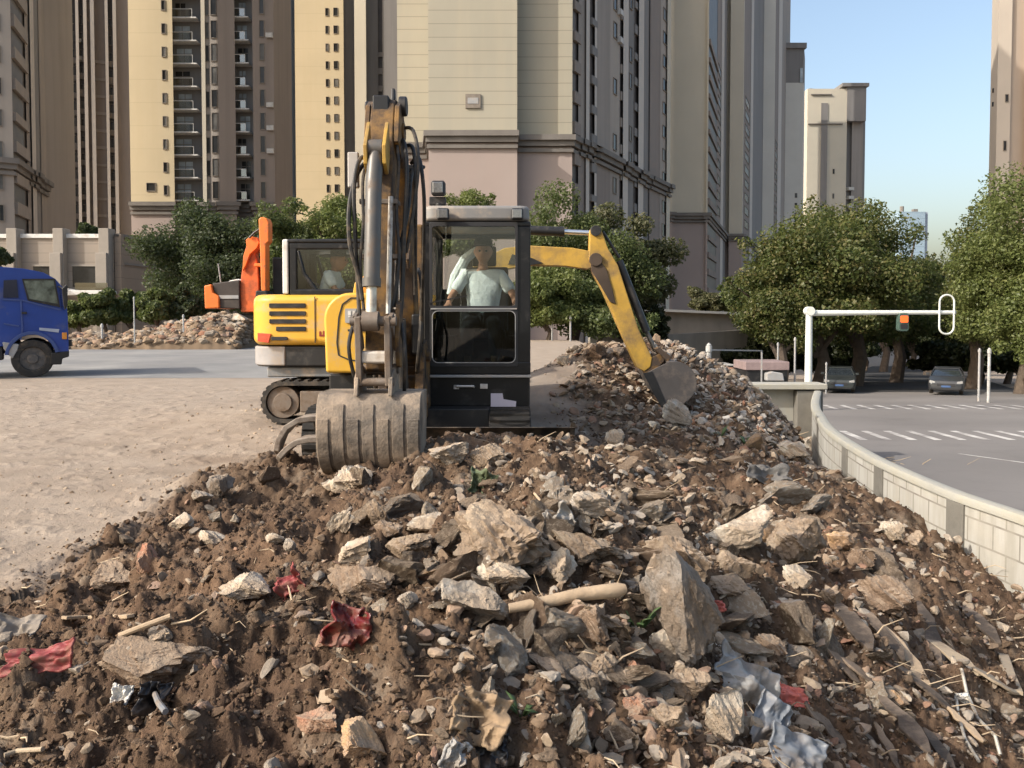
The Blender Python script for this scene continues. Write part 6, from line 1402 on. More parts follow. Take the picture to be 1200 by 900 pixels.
KEY = [
 (588, 630, 120, 78, 'tan', 'largest rough tan boulder on the crest of the heap', dict(rough=.24, planes=14, depth=110)),
 (800, 705, 84, 168, 'dgrey', 'tall grey brown slab leaning on end in the middle of the heap', dict(depth=110, planes=8, tilt=(4, -7, 20), cut=(.68, .95), rough=.13)),
 (778, 655, 100, 62, 'tan', 'broad tan boulder at the top of the tall leaning slab', dict(depth=80)),
 (553, 706, 92, 52, 'grey', 'flat grey slab tilted below the tan boulder', dict(planes=6, cut=(.3, .8), tilt=(20, 22, 0), depth=50)),
 (590, 680, 66, 54, 'pale', 'whitish angular block beside the flat grey slab', {}),
 (930, 636, 82, 62, 'tan', 'tan boulder with a dark shaded right face on the right slope', dict(planes=9)),
 (864, 624, 98, 40, 'pale', 'long pale slab pointing up left of the tan boulder', dict(tilt=(0, -14, 0), depth=40, planes=8)),
 (1036, 697, 72, 46, 'brown', 'rounded brown boulder on the right slope', dict(planes=6, cut=(.7, .95))),
 (258, 571, 32, 34, 'dgrey', 'blue grey angular block on the left edge of the heap', dict(planes=7, tilt=(0, 10, 20))),
 (236, 582, 26, 16, 'grey', 'small grey stone just left of the blue grey block', {}),
 (412, 561, 50, 32, 'pale', 'flat pale rock right below the steel bucket', dict(planes=8)),
 (388, 569, 26, 16, 'pale', 'small pale rock at the left of the flat pale rock', {}),
 (688, 592, 52, 36, 'grey', 'broken concrete lump with flat top behind the crest', dict(planes=7)),
 (690, 641, 96, 34, 'tan', 'long flat tan slab right of the largest boulder', dict(tilt=(0, 14, 0), planes=8, depth=60)),
 (425, 680, 92, 46, 'brown', 'flat brown slab with dark underside left of centre', dict(planes=8, tilt=(15, 8, 0))),
 (849, 836, 50, 58, 'pale', 'knobbly pale rock low on the slope beside grey sheet', dict(rough=.12)),
 (424, 871, 62, 52, 'orange', 'light orange angular rock at the bottom edge', dict(planes=8)),
 (372, 846, 56, 32, 'brick', 'red brick fragment left of the light orange rock', dict(planes=7)),
 (188, 776, 132, 48, 'brown', 'wide earth covered slab in the lower left', dict(tilt=(0, 8, 0), planes=9, depth=80)),
 (187, 745, 36, 24, 'dgrey', 'grey cobble above the wide earth covered slab', dict(planes=5, cut=(.75, .95))),
 (478, 703, 25, 22, 'grey', 'small rounded grey stone left of the flat grey slab', dict(planes=5, cut=(.75, .95))),
 (398, 614, 26, 40, 'pale', 'upright pale shard in brown soil under the bucket', dict(tilt=(0, 32, 0), planes=7, depth=16)),
 (446, 601, 30, 34, 'tan', 'pointed tan shard right of the upright pale shard', dict(planes=6)),
 (480, 640, 58, 32, 'tan', 'tilted tan slab with dark underside left of the largest boulder', dict(tilt=(10, -18, 0), planes=6, depth=44)),
 (416, 645, 48, 24, 'pale', 'thin pale plate propped up over a dark gap', dict(tilt=(14, -26, 0), planes=6, depth=34, cut=(.3, .8))),
 (503, 612, 52, 20, 'pale', 'pale thin stone just above the tilted tan slab', dict(planes=7)),
 (780, 756, 44, 60, 'pale', 'white edged shard standing against the tall leaning slab', dict(planes=6, depth=24, tilt=(0, 20, 0))),
 (805, 800, 52, 44, 'tan', 'yellowish tan block at the foot of the tall leaning slab', dict(planes=9)),
 (690, 730, 46, 46, 'brown', 'brown earthy block under the wooden handle', {}),
 (640, 778, 72, 20, 'brown', 'dark flat stone plate jutting left below the handle', dict(tilt=(0, 16, 0), planes=6, depth=50)),
 (692, 800, 60, 40, 'dgrey', 'dark smooth plate leaning below the brown earthy block', dict(tilt=(25, 35, 0), planes=6, depth=36)),
 (748, 831, 46, 34, 'brick', 'pinkish brick block low in the middle', dict(planes=6, tilt=(0, 16, 30), cut=(.5, .7))),
 (708, 783, 34, 30, 'tan', 'tan cube like stone above the pinkish brick block', {}),
 (785, 838, 46, 32, 'tan', 'tan stone wedge right of the pinkish brick block', {}),
 (742, 785, 28, 22, 'brick', 'small pink brick piece above the yellowish tan block', dict(planes=6)),
 (934, 676, 34, 28, 'pale', 'pale pointed stone under the tan boulder', {}),
 (925, 713, 40, 24, 'grey', 'flat greenish grey stone in the right slope', dict(planes=6, tilt=(20, 8, 0))),
 (904, 760, 38, 32, 'brown', 'brown stone left of the coral foam piece', {}),
 (937, 768, 44, 26, 'dgrey', 'dark grey stone just above the coral foam piece', {}),
 (1052, 820, 24, 26, 'orange', 'orange brown stone on the dark lower right slope', {}),
 (1045, 622, 30, 26, 'pale', 'pale rounded stone near the pale wall', dict(planes=6, cut=(.7, .95))),
 (1074, 633, 22, 20, 'tan', 'tan pebble right beside the pale rounded stone', {}),
 (986, 634, 42, 28, 'orange', 'warm tan stone right of the big shaded boulder', {}),
 (135, 676, 52, 34, 'brown', 'brown wedge stone at the left rim of the heap', {}),
 (213, 612, 28, 22, 'pale', 'cream stone high on the left slope', dict(rough=.1)),
 (247, 630, 34, 20, 'pale', 'cream curved fragment right below the cream stone', dict(rough=.14)),
 (175, 655, 28, 34, 'brick', 'reddish wedge stone in a shadowed hollow at left', dict(planes=7)),
 (322, 631, 22, 14, 'pale', 'small oval cream stone left of the pale shard', dict(planes=3, cut=(.8, .95))),
 (340, 639, 16, 16, 'grey', 'small round stone beside the small oval cream stone', dict(planes=3, cut=(.8, .95))),
 (286, 688, 70, 34, 'pale', 'crumbled pale mortar lump left of the red rag', dict(rough=.15)),
 (655, 660, 46, 40, 'pale', 'pale wedge between the largest boulder and flat tan slab', {}),
 (455, 622, 36, 24, 'brown', 'brown earthy stone behind the tilted tan slab', {}),
 (572, 535, 44, 30, 'tan', 'brown stone wedge in front of the dark dozer blade', {}),
 (525, 532, 50, 32, 'grey', 'grey broken stone at the right foot of the bucket', {}),
 (1010, 655, 34, 26, 'brown', 'brown earthy stone between boulder and rounded one', {}),
 (860, 663, 50, 36, 'tan', 'reddish tan lump below the long pale slab', {}),
 (858, 690, 60, 32, 'tan', 'wide tan lump low left of the shaded boulder', {}),
 (975, 700, 30, 24, 'tan', 'light tan chip left of the rounded brown boulder', {}),
 (720, 513, 24, 22, 'pale', 'bent pale fragment standing before the mound', dict(planes=6)),
 (740, 440, 20, 10, 'pale', 'white oval stone on the mound by the yellow arm', dict(planes=3, cut=(.8, .95))),
 (660, 423, 16, 14, 'pale', 'white triangular stone on the far mound crest', dict(planes=5)),
 (700, 412, 22, 20, 'brown', 'dark pointed lump on the mound crest left of the arm', dict(planes=6)),
 (792, 485, 32, 40, 'grey', 'grey shard under the teeth of the digging bucket', dict(planes=6, tilt=(0, -30, 0), depth=20)),
 (955, 520, 34, 28, 'grey', 'grey block resting against the curved wall end', {}),
 (930, 528, 40, 22, 'pale', 'pale chunk left of the grey block by the wall end', {}),
 (818, 541, 22, 10, 'pale', 'white chip on the sunny strip before the mound', dict(planes=4)),
 (795, 541, 22, 9, 'tan', 'tan flat chip left of the white chip', dict(planes=4)),
]
for i, (px, py, w_, h_, kd, lab, kw) in enumerate(KEY): rock(px, py, w_, h_, kd, lab, i, **kw)

# many middle sized stones, one mesh each (shared data), grouped by kind
protos = {}
rg = np.random.default_rng(77)
for kd in SM:
    for sh in range(5):
        V, Fc = stone(3, rg, int(rg.integers(9, 16)), (.35, .85), .16); me = np_mesh('stone_' + kd, V, Fc, [SM[kd]], smooth=True); me.set_sharp_from_angle(angle=R(26)); protos[kd, sh] = me
LAB = dict(tan='small tan stone lying loose on the brown rubble', pale='small pale stone lying loose on the brown rubble', grey='small grey concrete lump lying loose on the brown rubble', dgrey='small dark grey stone lying loose on the brown rubble', brown='small earth brown stone lying loose on the brown rubble', brick='small red brick bit lying loose on the brown rubble', orange='small orange tan stone lying loose on the brown rubble')
kinds = ['tan'] * 6 + ['pale'] * 6 + ['grey'] * 4 + ['dgrey'] * 3 + ['brown'] * 6 + ['brick'] * 2 + ['orange'] * 2
placed = 0; tries = 0
while placed < 110 and tries < 4000:
    tries += 1
    px, py = rg.uniform(0, 1195), rg.uniform(520, 895)
    if rg.random() > .35 + .65 * math.exp(-((px - 720) / 280) ** 2 - ((py - 700) / 220) ** 2): continue
    g = hit(px, py); 
    if float(soil_mask(np.array([g.x]), np.array([g.y]))[0]) < .6: continue
    if g.x > float(wall_x(g.y)) - .15: continue
    s = g.y / F_PX; size = (11 + (44 if px > 420 else 14) * rg.random() ** 2.2) * s * (.8 + .35 * (g.y > 4)); kd = kinds[int(rg.integers(len(kinds)))]
    o = bpy.data.objects.new('stone', protos[kd, int(rg.integers(5))]); COL.objects.link(o)
    sc_v = Vector((1, rg.uniform(.4, .95), rg.uniform(.2, .7))) * size * .62
    o.rotation_euler = rot(rg, .5).to_euler(); o.scale = sc_v; o.location = g + Vector((0, 0, sc_v.z * .35))
    tag(o, LAB[kd], 'stone', 'small %s stones on the rubble' % {'dgrey': 'dark grey', 'brick': 'brick', 'orange': 'orange tan', 'brown': 'brown'}.get(kd, kd)); placed += 1


# broken slabs and blocks packed into the middle of the heap, half buried
slab_label = dict(tan='broken tan slab wedged among others in the middle of the heap', pale='broken pale slab wedged among others in the middle of the heap', grey='broken grey concrete slab wedged among others in the middle of the heap', brown='earth caked brown slab wedged among others in the middle of the heap', dgrey='broken dark grey slab wedged among others in the middle of the heap')
slab_mesh = {}
for kd in slab_label:
    for sh in range(6):
        V, Fc = stone(4, rg, int(rg.integers(6, 14)), (.25, .8), .16); me = np_mesh('slab_' + kd, V, Fc, [SM[kd]], smooth=True); me.set_sharp_from_angle(angle=R(24)); slab_mesh[kd, sh] = me
n_slab = 0
while n_slab < 130:
    px, py = 650 + rg.normal() * 135, 690 + rg.normal() * 95
    if not (400 < px < 1020 and 575 < py < 893): continue
    if (px < 560 and py > 740) or (585 < px < 745 and 680 < py < 725): continue
    g = hit(px, py)
    if g.x > float(wall_x(g.y)) - .3: continue
    s = g.y / F_PX; L = (20 + 52 * rg.random() ** 1.7) * s; kd = ('tan', 'pale', 'tan', 'grey', 'brown', 'pale', 'tan', 'dgrey', 'brown')[int(rg.integers(9))]
    o = bpy.data.objects.new('stone_chunk', slab_mesh[kd, int(rg.integers(6))]); COL.objects.link(o)
    o.scale = Vector((1, rg.uniform(.5, .9), rg.uniform(.2, .5))) * L * .58
    o.rotation_euler = (Matrix.Rotation(rg.uniform(0, 6.28), 3, 'Z') @ Matrix.Rotation(rg.normal() * .5 + .25, 3, 'X') @ Matrix.Rotation(rg.normal() * .5, 3, 'Y')).to_euler()
    o.location = g + Vector((0, 0, L * rg.uniform(-.02, .16)))
    tag(o, slab_label[kd], 'slab', 'broken %s slabs packed in the middle' % dict(dgrey='dark grey').get(kd, kd)); n_slab += 1
# uncountable clods and chips as one mass each
def scatter(name, label, n, pxr, pyr, size, sub, colmat, mask_fn, seed, flat=(.4, .9), power=2.2, planes=(5, 10), aspect=(.6, 1), kmin=.0, lift=.25):
    rg = np.random.default_rng(seed); pro = [stone(sub, rg, int(rg.integers(*planes)), (.4, .9), .16) for _ in range(24)]
    px = rg.uniform(*pxr, n * 3); t = rg.random(n * 3); Yv = 1.25 * (15.0 / 1.25) ** (t ** .9)
    Xv = (px - 600) / F_PX * Yv; ok = Xv < wall_x(Yv) - .03; Xv, Yv = Xv[ok], Yv[ok]
    keep = rg.random(len(Xv)) < mask_fn(Xv, Yv); Xv, Yv = Xv[keep][:n], Yv[keep][:n]; m = len(Xv); Zv = H(Xv, Yv)
    sz = size[0] + (size[1] - size[0]) * rg.random(m) ** power; sz = sz * (.55 + .11 * Yv)
    Vs, Fs, o = [], [], 0; ids = rg.integers(0, len(pro), m); nv = len(ICO[sub][0])
    a = rg.uniform(0, 6.28, (m, 3)); a[:, 1:] = rg.normal(size=(m, 2)) * .5
    ca, sa = np.cos(a), np.sin(a)
    Rz = np.zeros((m, 3, 3)); Rz[:, 0, 0] = ca[:, 0]; Rz[:, 0, 1] = -sa[:, 0]; Rz[:, 1, 0] = sa[:, 0]; Rz[:, 1, 1] = ca[:, 0]; Rz[:, 2, 2] = 1
    Rx = np.zeros((m, 3, 3)); Rx[:, 0, 0] = 1; Rx[:, 1, 1] = ca[:, 1]; Rx[:, 1, 2] = -sa[:, 1]; Rx[:, 2, 1] = sa[:, 1]; Rx[:, 2, 2] = ca[:, 1]
    Ry = np.zeros((m, 3, 3)); Ry[:, 1, 1] = 1; Ry[:, 0, 0] = ca[:, 2]; Ry[:, 0, 2] = sa[:, 2]; Ry[:, 2, 0] = -sa[:, 2]; Ry[:, 2, 2] = ca[:, 2]
    Rm = Rz @ Rx @ Ry
    S = np.stack([np.ones(m), rg.uniform(*aspect, m), rg.uniform(*flat, m)], 1) * sz[:, None] * .5
    PV = np.stack([p[0] for p in pro])[ids] * S[:, None, :]
    PV = np.einsum('mij,mvj->mvi', Rm, PV) + np.stack([Xv, Yv, Zv + sz * lift * .5], 1)[:, None, :]
    Fc = ICO[sub][1][None] + (np.arange(m) * nv)[:, None, None]
    ob = link_mesh(name, np_mesh(name, PV.reshape(-1, 3), Fc.reshape(-1, 3), [colmat], smooth=False)); return tag(ob, label, name.replace('_', ' '), kind='stuff')
def island_material(name, cols, scale=20):
    k = NT(name); g = k.n('ShaderNodeNewGeometry')
    c = k.ramp(g.outputs['Random Per Island'], [(i / max(1, len(cols) - 1), q) for i, q in enumerate(cols)])
    c = k.mix(k.ramp(k.noise(scale, 6, .7), [(.4, 0), (.75, .6)]), c, EARTH)
    k.l(c, k.b.inputs['Base Color']); k.b.inputs['Roughness'].default_value = .95; k.b.inputs['Specular IOR Level'].default_value = .15
    k.l(k.bump(k.noise(scale * 6, 6, .7), .7, .006), k.b.inputs['Normal']); return k.m
clod_m = island_material('soil_clods', [(.052, .034, .022), (.078, .051, .034), (.105, .071, .047), (.14, .097, .065), (.095, .057, .037)])
chip_m = island_material('rubble_chips', [(.15, .105, .07), (.20, .145, .10), (.27, .205, .145), (.36, .29, .215), (.23, .115, .075), (.26, .225, .185), (.18, .155, .13), (.42, .36, .29)])
pale_chip_m = island_material('pale_chips', [(.24, .175, .122), (.33, .26, .19), (.39, .325, .25), (.28, .25, .215), (.45, .39, .315), (.20, .145, .10), (.36, .295, .225), (.26, .15, .10)])
gravel_m = island_material('grey_gravel', [(.30, .27, .235), (.38, .35, .31), (.45, .42, .375), (.26, .22, .18), (.34, .29, .24)])
sand_m = island_material('sandy_grit', [(.28, .21, .15), (.38, .30, .22), (.46, .37, .28), (.20, .14, .095)])
ms = lambda x, y: soil_mask(x, y)
left_w = lambda x, y: soil_mask(x, y) * np.clip(1.15 - .35 * np.clip(x, 0, 2), .3, 1)
right_w = lambda x, y: soil_mask(x, y) * np.clip(.35 + .35 * (x + .8), .15, 1)
scatter('soil_clods', 'crumbly brown clods of earth covering the whole heap', 10000, (-160, 1400), None, (.010, .052), 2, clod_m, left_w, 1, power=2.7)
scatter('soil_crumbs', 'fine brown crumbs of earth between the stones', 70000, (-160, 1400), None, (.005, .021), 1, clod_m, ms, 2, power=1.7)
scatter('rubble_chips', 'small mixed chips of stone brick and mortar over the heap', 10000, (-100, 1400), None, (.010, .080), 2, chip_m, right_w, 3, power=3.6, flat=(.2, .6), aspect=(.35, .9))
scatter('pale_rubble', 'angular pale rubble filling the gaps in the middle and right of the heap', 6000, (150, 1300), None, (.014, .095), 2, pale_chip_m, lambda x, y: soil_mask(x, y) * np.clip(np.exp(-((x - .6) / .55) ** 2) + .3 * (x > .3), 0, 1) * (y < 8) * np.where((x < .15) & (y < 3), .25, 1), 7, power=2.6, flat=(.2, .6), aspect=(.35, .9))
scatter('mound_rubble', 'dense pale broken rubble covering the far mound behind the yellow arm', 5200, (560, 1000), None, (.025, .10), 2, chip_m, lambda x, y: soil_mask(x, y) * (y > 8.6), 4, power=2.0, flat=(.2, .6), aspect=(.3, .9))
scatter('mound_gravel', 'pale grey broken stone on the right flank of the far mound', 4200, (680, 1000), None, (.022, .085), 2, gravel_m, lambda x, y: (y > 9.4) * np.clip((x - 1.5) * 1.2, 0, 1) * (x < 4.4), 8, power=2.0, flat=(.25, .7), aspect=(.4, .9))
scatter('ground_grit', 'scattered grit and crumbs on the sandy trodden ground', 6000, (-300, 640), None, (.005, .028), 1, sand_m, lambda x, y: (1 - soil_mask(x, y)) * np.clip(fbm(x * .8, y * .8, 3, 90) * 1.6 - .45, 0.04, 1) * np.clip((x + 6) / 4, .12, 1), 5, power=3.5)

# ------------------------------------------------------------------ far small mound by the hedge
def far_mound():
    Ym = 33.; x0, x1 = PX(70, Ym), PX(300, Ym); nx, ny = 150, 50; X, Y = np.meshgrid(np.linspace(x0, x1, nx), np.linspace(Ym - 2.4, Ym + 3.2, ny))
    u = (X - x0) / (x1 - x0); prof = np.interp(u, [0, .1, .35, .55, .72, .85, .97, 1], [0, .35, .42, .72, 1.12, 1.2, .95, .2])
    Z = prof * np.clip(1 - ((Y - Ym) / 2.5) ** 2, 0, 1) ** .7 + (fbm(X * 1.4, Y * 1.4, 4, 60) - .5) * .5 * np.clip(1 - ((Y - Ym) / 2.3) ** 2, 0, 1); c1, r1 = cell(X * 2.2, Y * 2.2, 61); Z += np.clip(.6 - c1, 0, 1) * r1 * .5 * (prof > .05) - .05; Z[0, :] = -.4; Z[:, 0] = -.4; Z[:, -1] = -.4
    V = np.stack([X, Y, Z], -1).reshape(-1, 3); i = np.arange(ny - 1)[:, None] * nx + np.arange(nx - 1)[None, :]; Fc = np.stack([i, i + 1, i + nx + 1, i + nx], -1).reshape(-1, 4)
    o = link_mesh('rubble_mound', np_mesh('rubble_mound', V, Fc, [island_material('mound_earth', [(.17, .125, .085)], 1.2)], smooth=True)); tag(o, 'low brown rubble mound far left before the hedge', 'rubble', kind='stuff')
    rg = np.random.default_rng(9); k = 3200; xs = rg.uniform(x0 + .2, x1, k); ys = rg.uniform(Ym - 2.3, Ym + 1, k); ix = ((xs - x0) / (x1 - x0) * (nx - 1)).astype(int); iy = ((ys - Ym + 2.4) / 5.6 * (ny - 1)).astype(int); zs = Z[iy, ix]
    Vp, Fp = ICO[2]; pro = [stone(2, rg, 8, (.45, .9), .1)[0] for _ in range(12)]; ids = rg.integers(0, 12, k); sz = (.04 + .20 * rg.random(k) ** 3)
    PV = np.stack(pro)[ids] * (sz[:, None] * np.array([1, .8, .6]))[:, None, :] + np.stack([xs, ys, zs], 1)[:, None, :]; Fc = Fp[None] + (np.arange(k) * len(Vp))[:, None, None]
    o = link_mesh('mound_chips', np_mesh('mound_chips', PV.reshape(-1, 3), Fc.reshape(-1, 3), [chip_m])); tag(o, 'brown and pale broken pieces on the low far left mound', 'rubble', kind='stuff')
    for j, (px, py, w_, h_, lab) in enumerate(((241, 374, 22, 7, 'white slab on the far mound left of the orange excavator tracks'), (283, 373, 18, 12, 'white slab on the far mound right under the orange boom'), (228, 378, 10, 9, 'round pale rock left of the white slab on the far mound'), (177, 383, 5, 4, 'tiny pale rock midway along the far mound'))):
        V, Fc = stone(3, np.random.default_rng(300 + j), 8, (.4, .85), .06); s = Ym / F_PX; V = V * np.array([w_ * s / 2, .5, h_ * s / 2]); me = np_mesh('rock', V, Fc, [SM['pale']], smooth=True); me.set_sharp_from_angle(angle=R(25)); tag(link_mesh('rock', me, None, P(px, py, Ym - .2)), lab, 'stone')
far_mound()

# ------------------------------------------------------------------ debris
wood_m = mat('old_wood', (.36, .27, .18), .8, var=.25, vs=6, streak=((.2, .14, .09), .5, 8), bump=.3, bs=30)
wood_d = mat('dark_wood', (.075, .056, .042), .85, var=.35, vs=5, dirt=((.24, .18, .13), .35, 5), bump=.4, bs=25)
pale_wood = mat('pale_wood', (.34, .27, .19), .8, var=.2, vs=6, dirt=(EARTH, .25, 6), bump=.3, bs=25)
red_m = mat('dark_red_plastic', (.11, .010, .010), .35, var=.2, vs=8, dirt=(EARTH, .3, 9)); pinkred = mat('pink_red_film', (.24, .04, .042), .6, var=.3, vs=8, dirt=(EARTH, .36, 12)); coral = mat('coral_foam', (.50, .14, .11), .8, var=.2, vs=10, bump=.3)
film = mat('grey_white_film', (.27, .272, .27), .5, var=.2, vs=5, dirt=((.17, .13, .095), .42, 7)); blue_film = mat('blue_grey_plastic', (.145, .16, .18), .45, var=.15, vs=4, dirt=((.17, .13, .095), .36, 6)); black_film = mat('black_film', (.02, .018, .018), .3, var=.3, dirt=((.2, .15, .11), .15, 6))
net_m = mat('green_net', (.085, .105, .055), .7, var=.3, vs=12); wire_m = mat('pale_wire', (.45, .42, .36), .5, .3, dirt=(EARTH, .3, 12)); leaf_m = mat('weed_leaf', (.055, .095, .03), .5, var=.4, vs=10); black_p = mat('pale_plastic', (.62, .6, .55), .5, dirt=(EARTH, .3, 9))
def on(px, py, lift=0.): g = hit(px, py); return g + Vector((0, 0, lift))
def stick(name, label, cat, pts, r, m, group=None, flat=None):
    ps = [P(px, py, hit(px, py + 3).y - .02) for px, py in pts]; b = MB()
    if flat:
        for a, c in zip(ps[:-1], ps[1:]): b.bar(a, c, flat[0], flat[1])
        return tag(b.build(name, m, loc=ps[0], bevel=min(flat) * .2), label, cat, group)
    return tag(b.tube(ps, r, 8).build(name, m, loc=ps[0]), label, cat, group)
hA, hB = P(596, 713, hit(600, 722).y - .06), P(733, 690, hit(730, 704).y - .06)
hm = MB(); hm.tube([hA, hA.lerp(hB, .25), hA.lerp(hB, .6) + Vector((0, 0, .006)), hA.lerp(hB, .93), hB], [.013, .017, .019, .022, .014], 14); hm.build('tool_handle', wood_m, loc=hA).update_tag()
tag(bpy.data.objects['tool_handle'], 'smooth wooden tool handle lying across the middle of the heap', 'tool handle')
def sheet_piece(name, label, cat, px, py, w, h, m, seed, tilt=(60, 0, 0), curl=.3, th=.006, group=None, nx=44, ny=32, ragged=.3, yoff=0.):
    """crumpled thin piece with thickness; size in photo px"""
    g = hit(px, py + h * .3); s = g.y / F_PX; rg = np.random.default_rng(900 + seed); W_, H_ = w * s, h * s / max(.35, abs(math.sin(R(tilt[0])))); u, v = np.meshgrid(np.linspace(-1, 1, nx), np.linspace(-1, 1, ny))
    e = 1 - ragged * fbm(np.arctan2(v, u) * 1.6 + seed, u * 0 + 3, 3, seed); X = u * W_ / 2 * e; Y = v * H_ / 2 * e
    Z = (fbm(u * 1.2 + seed, v * 1.2, 2, seed) - .5) * curl * min(W_, H_) * 1.2 - (np.abs(fbm(u * 1.2 + seed, v * 1.2, 2, seed + 3) - .5) + .35 * np.abs(fbm(u * 2.6 + seed, v * 2.6, 2, seed + 5) - .5)) * min(W_, H_) * (.35 + curl * .5) + curl * .35 * W_ * u ** 2 * .5
    V = np.stack([X, Y, Z], -1).reshape(-1, 3); M = np.array(Matrix.Rotation(R(tilt[2]), 3, 'Z') @ Matrix.Rotation(R(tilt[1]), 3, 'Y') @ Matrix.Rotation(R(tilt[0]), 3, 'X')); V = V @ M.T
    i = np.arange(ny - 1)[:, None] * nx + np.arange(nx - 1)[None, :]; Fc = np.stack([i, i + 1, i + nx + 1, i + nx], -1).reshape(-1, 4)
    o = link_mesh(name, np_mesh(name, V, Fc, [m], smooth=True), None, P(px, py, g.y - .03 + yoff)); so_ = o.modifiers.new('thickness', 'SOLIDIFY'); so_.thickness = th; o.data.set_sharp_from_angle(angle=R(40))
    return tag(o, label, cat, group)
sheet_piece('plastic_shard', 'dark red plastic bowl shard sticking out of brown soil', 'plastic', 408, 735, 52, 52, red_m, 1, (70, 25, 20), .9)
sheet_piece('rag', 'red rag beside the crumbled pale mortar lump', 'rag', 338, 682, 34, 24, pinkred, 2, (50, -30, 0), .7)
sheet_piece('plastic_bag', 'pink red plastic strip on the far left slope', 'plastic bag', 48, 772, 88, 26, pinkred, 3, (50, -10, 0), .5)
sheet_piece('foam_piece', 'coral foam pad on the lower right slope', 'foam', 929, 815, 42, 20, coral, 4, (50, 14, 0), .4, .02)
sheet_piece('plastic_scrap', 'small coral scrap right of the tall leaning slab', 'plastic', 838, 710, 22, 12, coral, 5, (60, 0, 0), .6, .01)
sheet_piece('plastic_sheet', 'large grey white plastic sheet sloping down right of the knobbly rock', 'plastic sheet', 885, 805, 106, 78, film, 6, (48, 32, 8), .25, ragged=.45)
sheet_piece('plastic_scrap', 'blue grey plastic panel at the bottom edge right of centre', 'plastic', 938, 884, 80, 46, blue_film, 7, (55, 24, 0), .25)
sheet_piece('plastic_scrap', 'blue grey plastic panel above the bottom edge panel', 'plastic', 905, 848, 50, 60, blue_film, 8, (60, 40, 0), .25)
sheet_piece('plastic_film', 'glossy black plastic film at the bottom edge', 'plastic film', 565, 880, 66, 44, black_film, 9, (60, 10, 0), .7)
sheet_piece('plastic_film', 'pale scrap standing in for the white sheen on the black film', 'plastic film', 533, 888, 28, 36, film, 10, (70, 30, 0), 1.0)  # sheen of the black film laid on as a pale piece
sheet_piece('leaf_litter', 'crumpled tan dry cardboard piece right above the black film', 'cardboard', 562, 838, 74, 52, mat('dry_cardboard', (.24, .17, .105), .9, var=.25, vs=9, bump=.4), 11, (55, 22, 0), .5, .008)
sheet_piece('netting', 'torn green net hanging over a stone behind the crest', 'net', 566, 566, 40, 36, net_m, 12, (65, 20, 0), .9, .004, ragged=.5)
sheet_piece('bark_strip', 'black shaded scrap in a hollow at lower left', 'scrap', 180, 820, 40, 40, black_film, 13, (70, 0, 0), .8)
sheet_piece('paper_scrap', 'crumpled white paper left of the black scrap', 'paper', 141, 814, 22, 20, black_p, 14, (60, 0, 0), .9)
sheet_piece('metal_strip', 'bent silver sheet metal among stones near the crest', 'metal', 655, 606, 36, 30, mat('dull_silver', (.33, .31, .28), .5, .3, var=.2, vs=8, dirt=(EARTH, .3, 8)), 15, (60, -30, 0), .8, .005)
sheet_piece('rubber_mat', 'grey curled mat scrap before the sunlit strip at right', 'mat', 900, 553, 60, 20, mat('grey_mat', (.11, .105, .10), .8, var=.2), 16, (40, 8, 0), .5)
sheet_piece('grey_cloth', 'dusty grey cloth scrap at the far left rim', 'cloth', 18, 735, 60, 26, mat('dusty_cloth', (.21, .18, .15), .9, var=.2), 17, (40, 0, 0), .4)
for i, (px, py, w_, h_, t) in enumerate(((1085, 715, 30, 70, -40), (1120, 690, 26, 60, -42), (1010, 730, 22, 60, -45))):
    pass
stick('bent_rod', 'bent pale rod standing on the lower right slope', 'rod', [(1127, 784), (1133, 812), (1146, 842), (1166, 862), (1172, 884)], .007, wire_m)
stick('bent_rod', 'pale curved rod with a white end near the bottom right', 'rod', [(1121, 820), (1123, 838), (1131, 866), (1147, 892)], .006, wire_m)
sheet_piece('plastic_cup', 'white plastic fragment at the top of the curved rod', 'plastic', 1127, 818, 16, 10, black_p, 20, (60, 0, 0), .9)
stick('plank', 'tan splintered plank standing at the right edge', 'plank', [(1176, 768), (1183, 790), (1192, 812)], 0, pale_wood, flat=(.05, .02))
stick('cable', 'brown thin cable arching over stones left of the silver sheet', 'cable', [(614, 566), (628, 580), (642, 598), (650, 606)], .006, wood_m)
stick('wood_strip', 'bent orange tan strip right of the largest boulder', 'wood', [(640, 628), (655, 645), (672, 656), (684, 660)], 0, pale_wood, flat=(.03, .01))
stick('wooden_stick', 'pale flat slat lying across the left slope', 'wood', [(75, 724), (105, 723), (153, 722)], 0, wood_m, flat=(.025, .012))
stick('wooden_stick', 'thin crooked branch right of the pale flat slat', 'wood', [(140, 745), (165, 735), (200, 722)], .008, wood_m)
stick('wooden_stick', 'short sunlit stick before the far mound', 'wood', [(862, 515), (878, 512), (898, 508)], .011, pale_wood)
stick('wooden_stick', 'pale stick at the left of the dark gap by the bottom', 'wood', [(5, 885), (20, 880), (50, 878)], .006, pale_wood)
stick('pipe', 'bluish bent pipe end in the dark hollow at lower left', 'pipe', [(181, 812), (186, 824), (194, 834)], .007, blue_film)
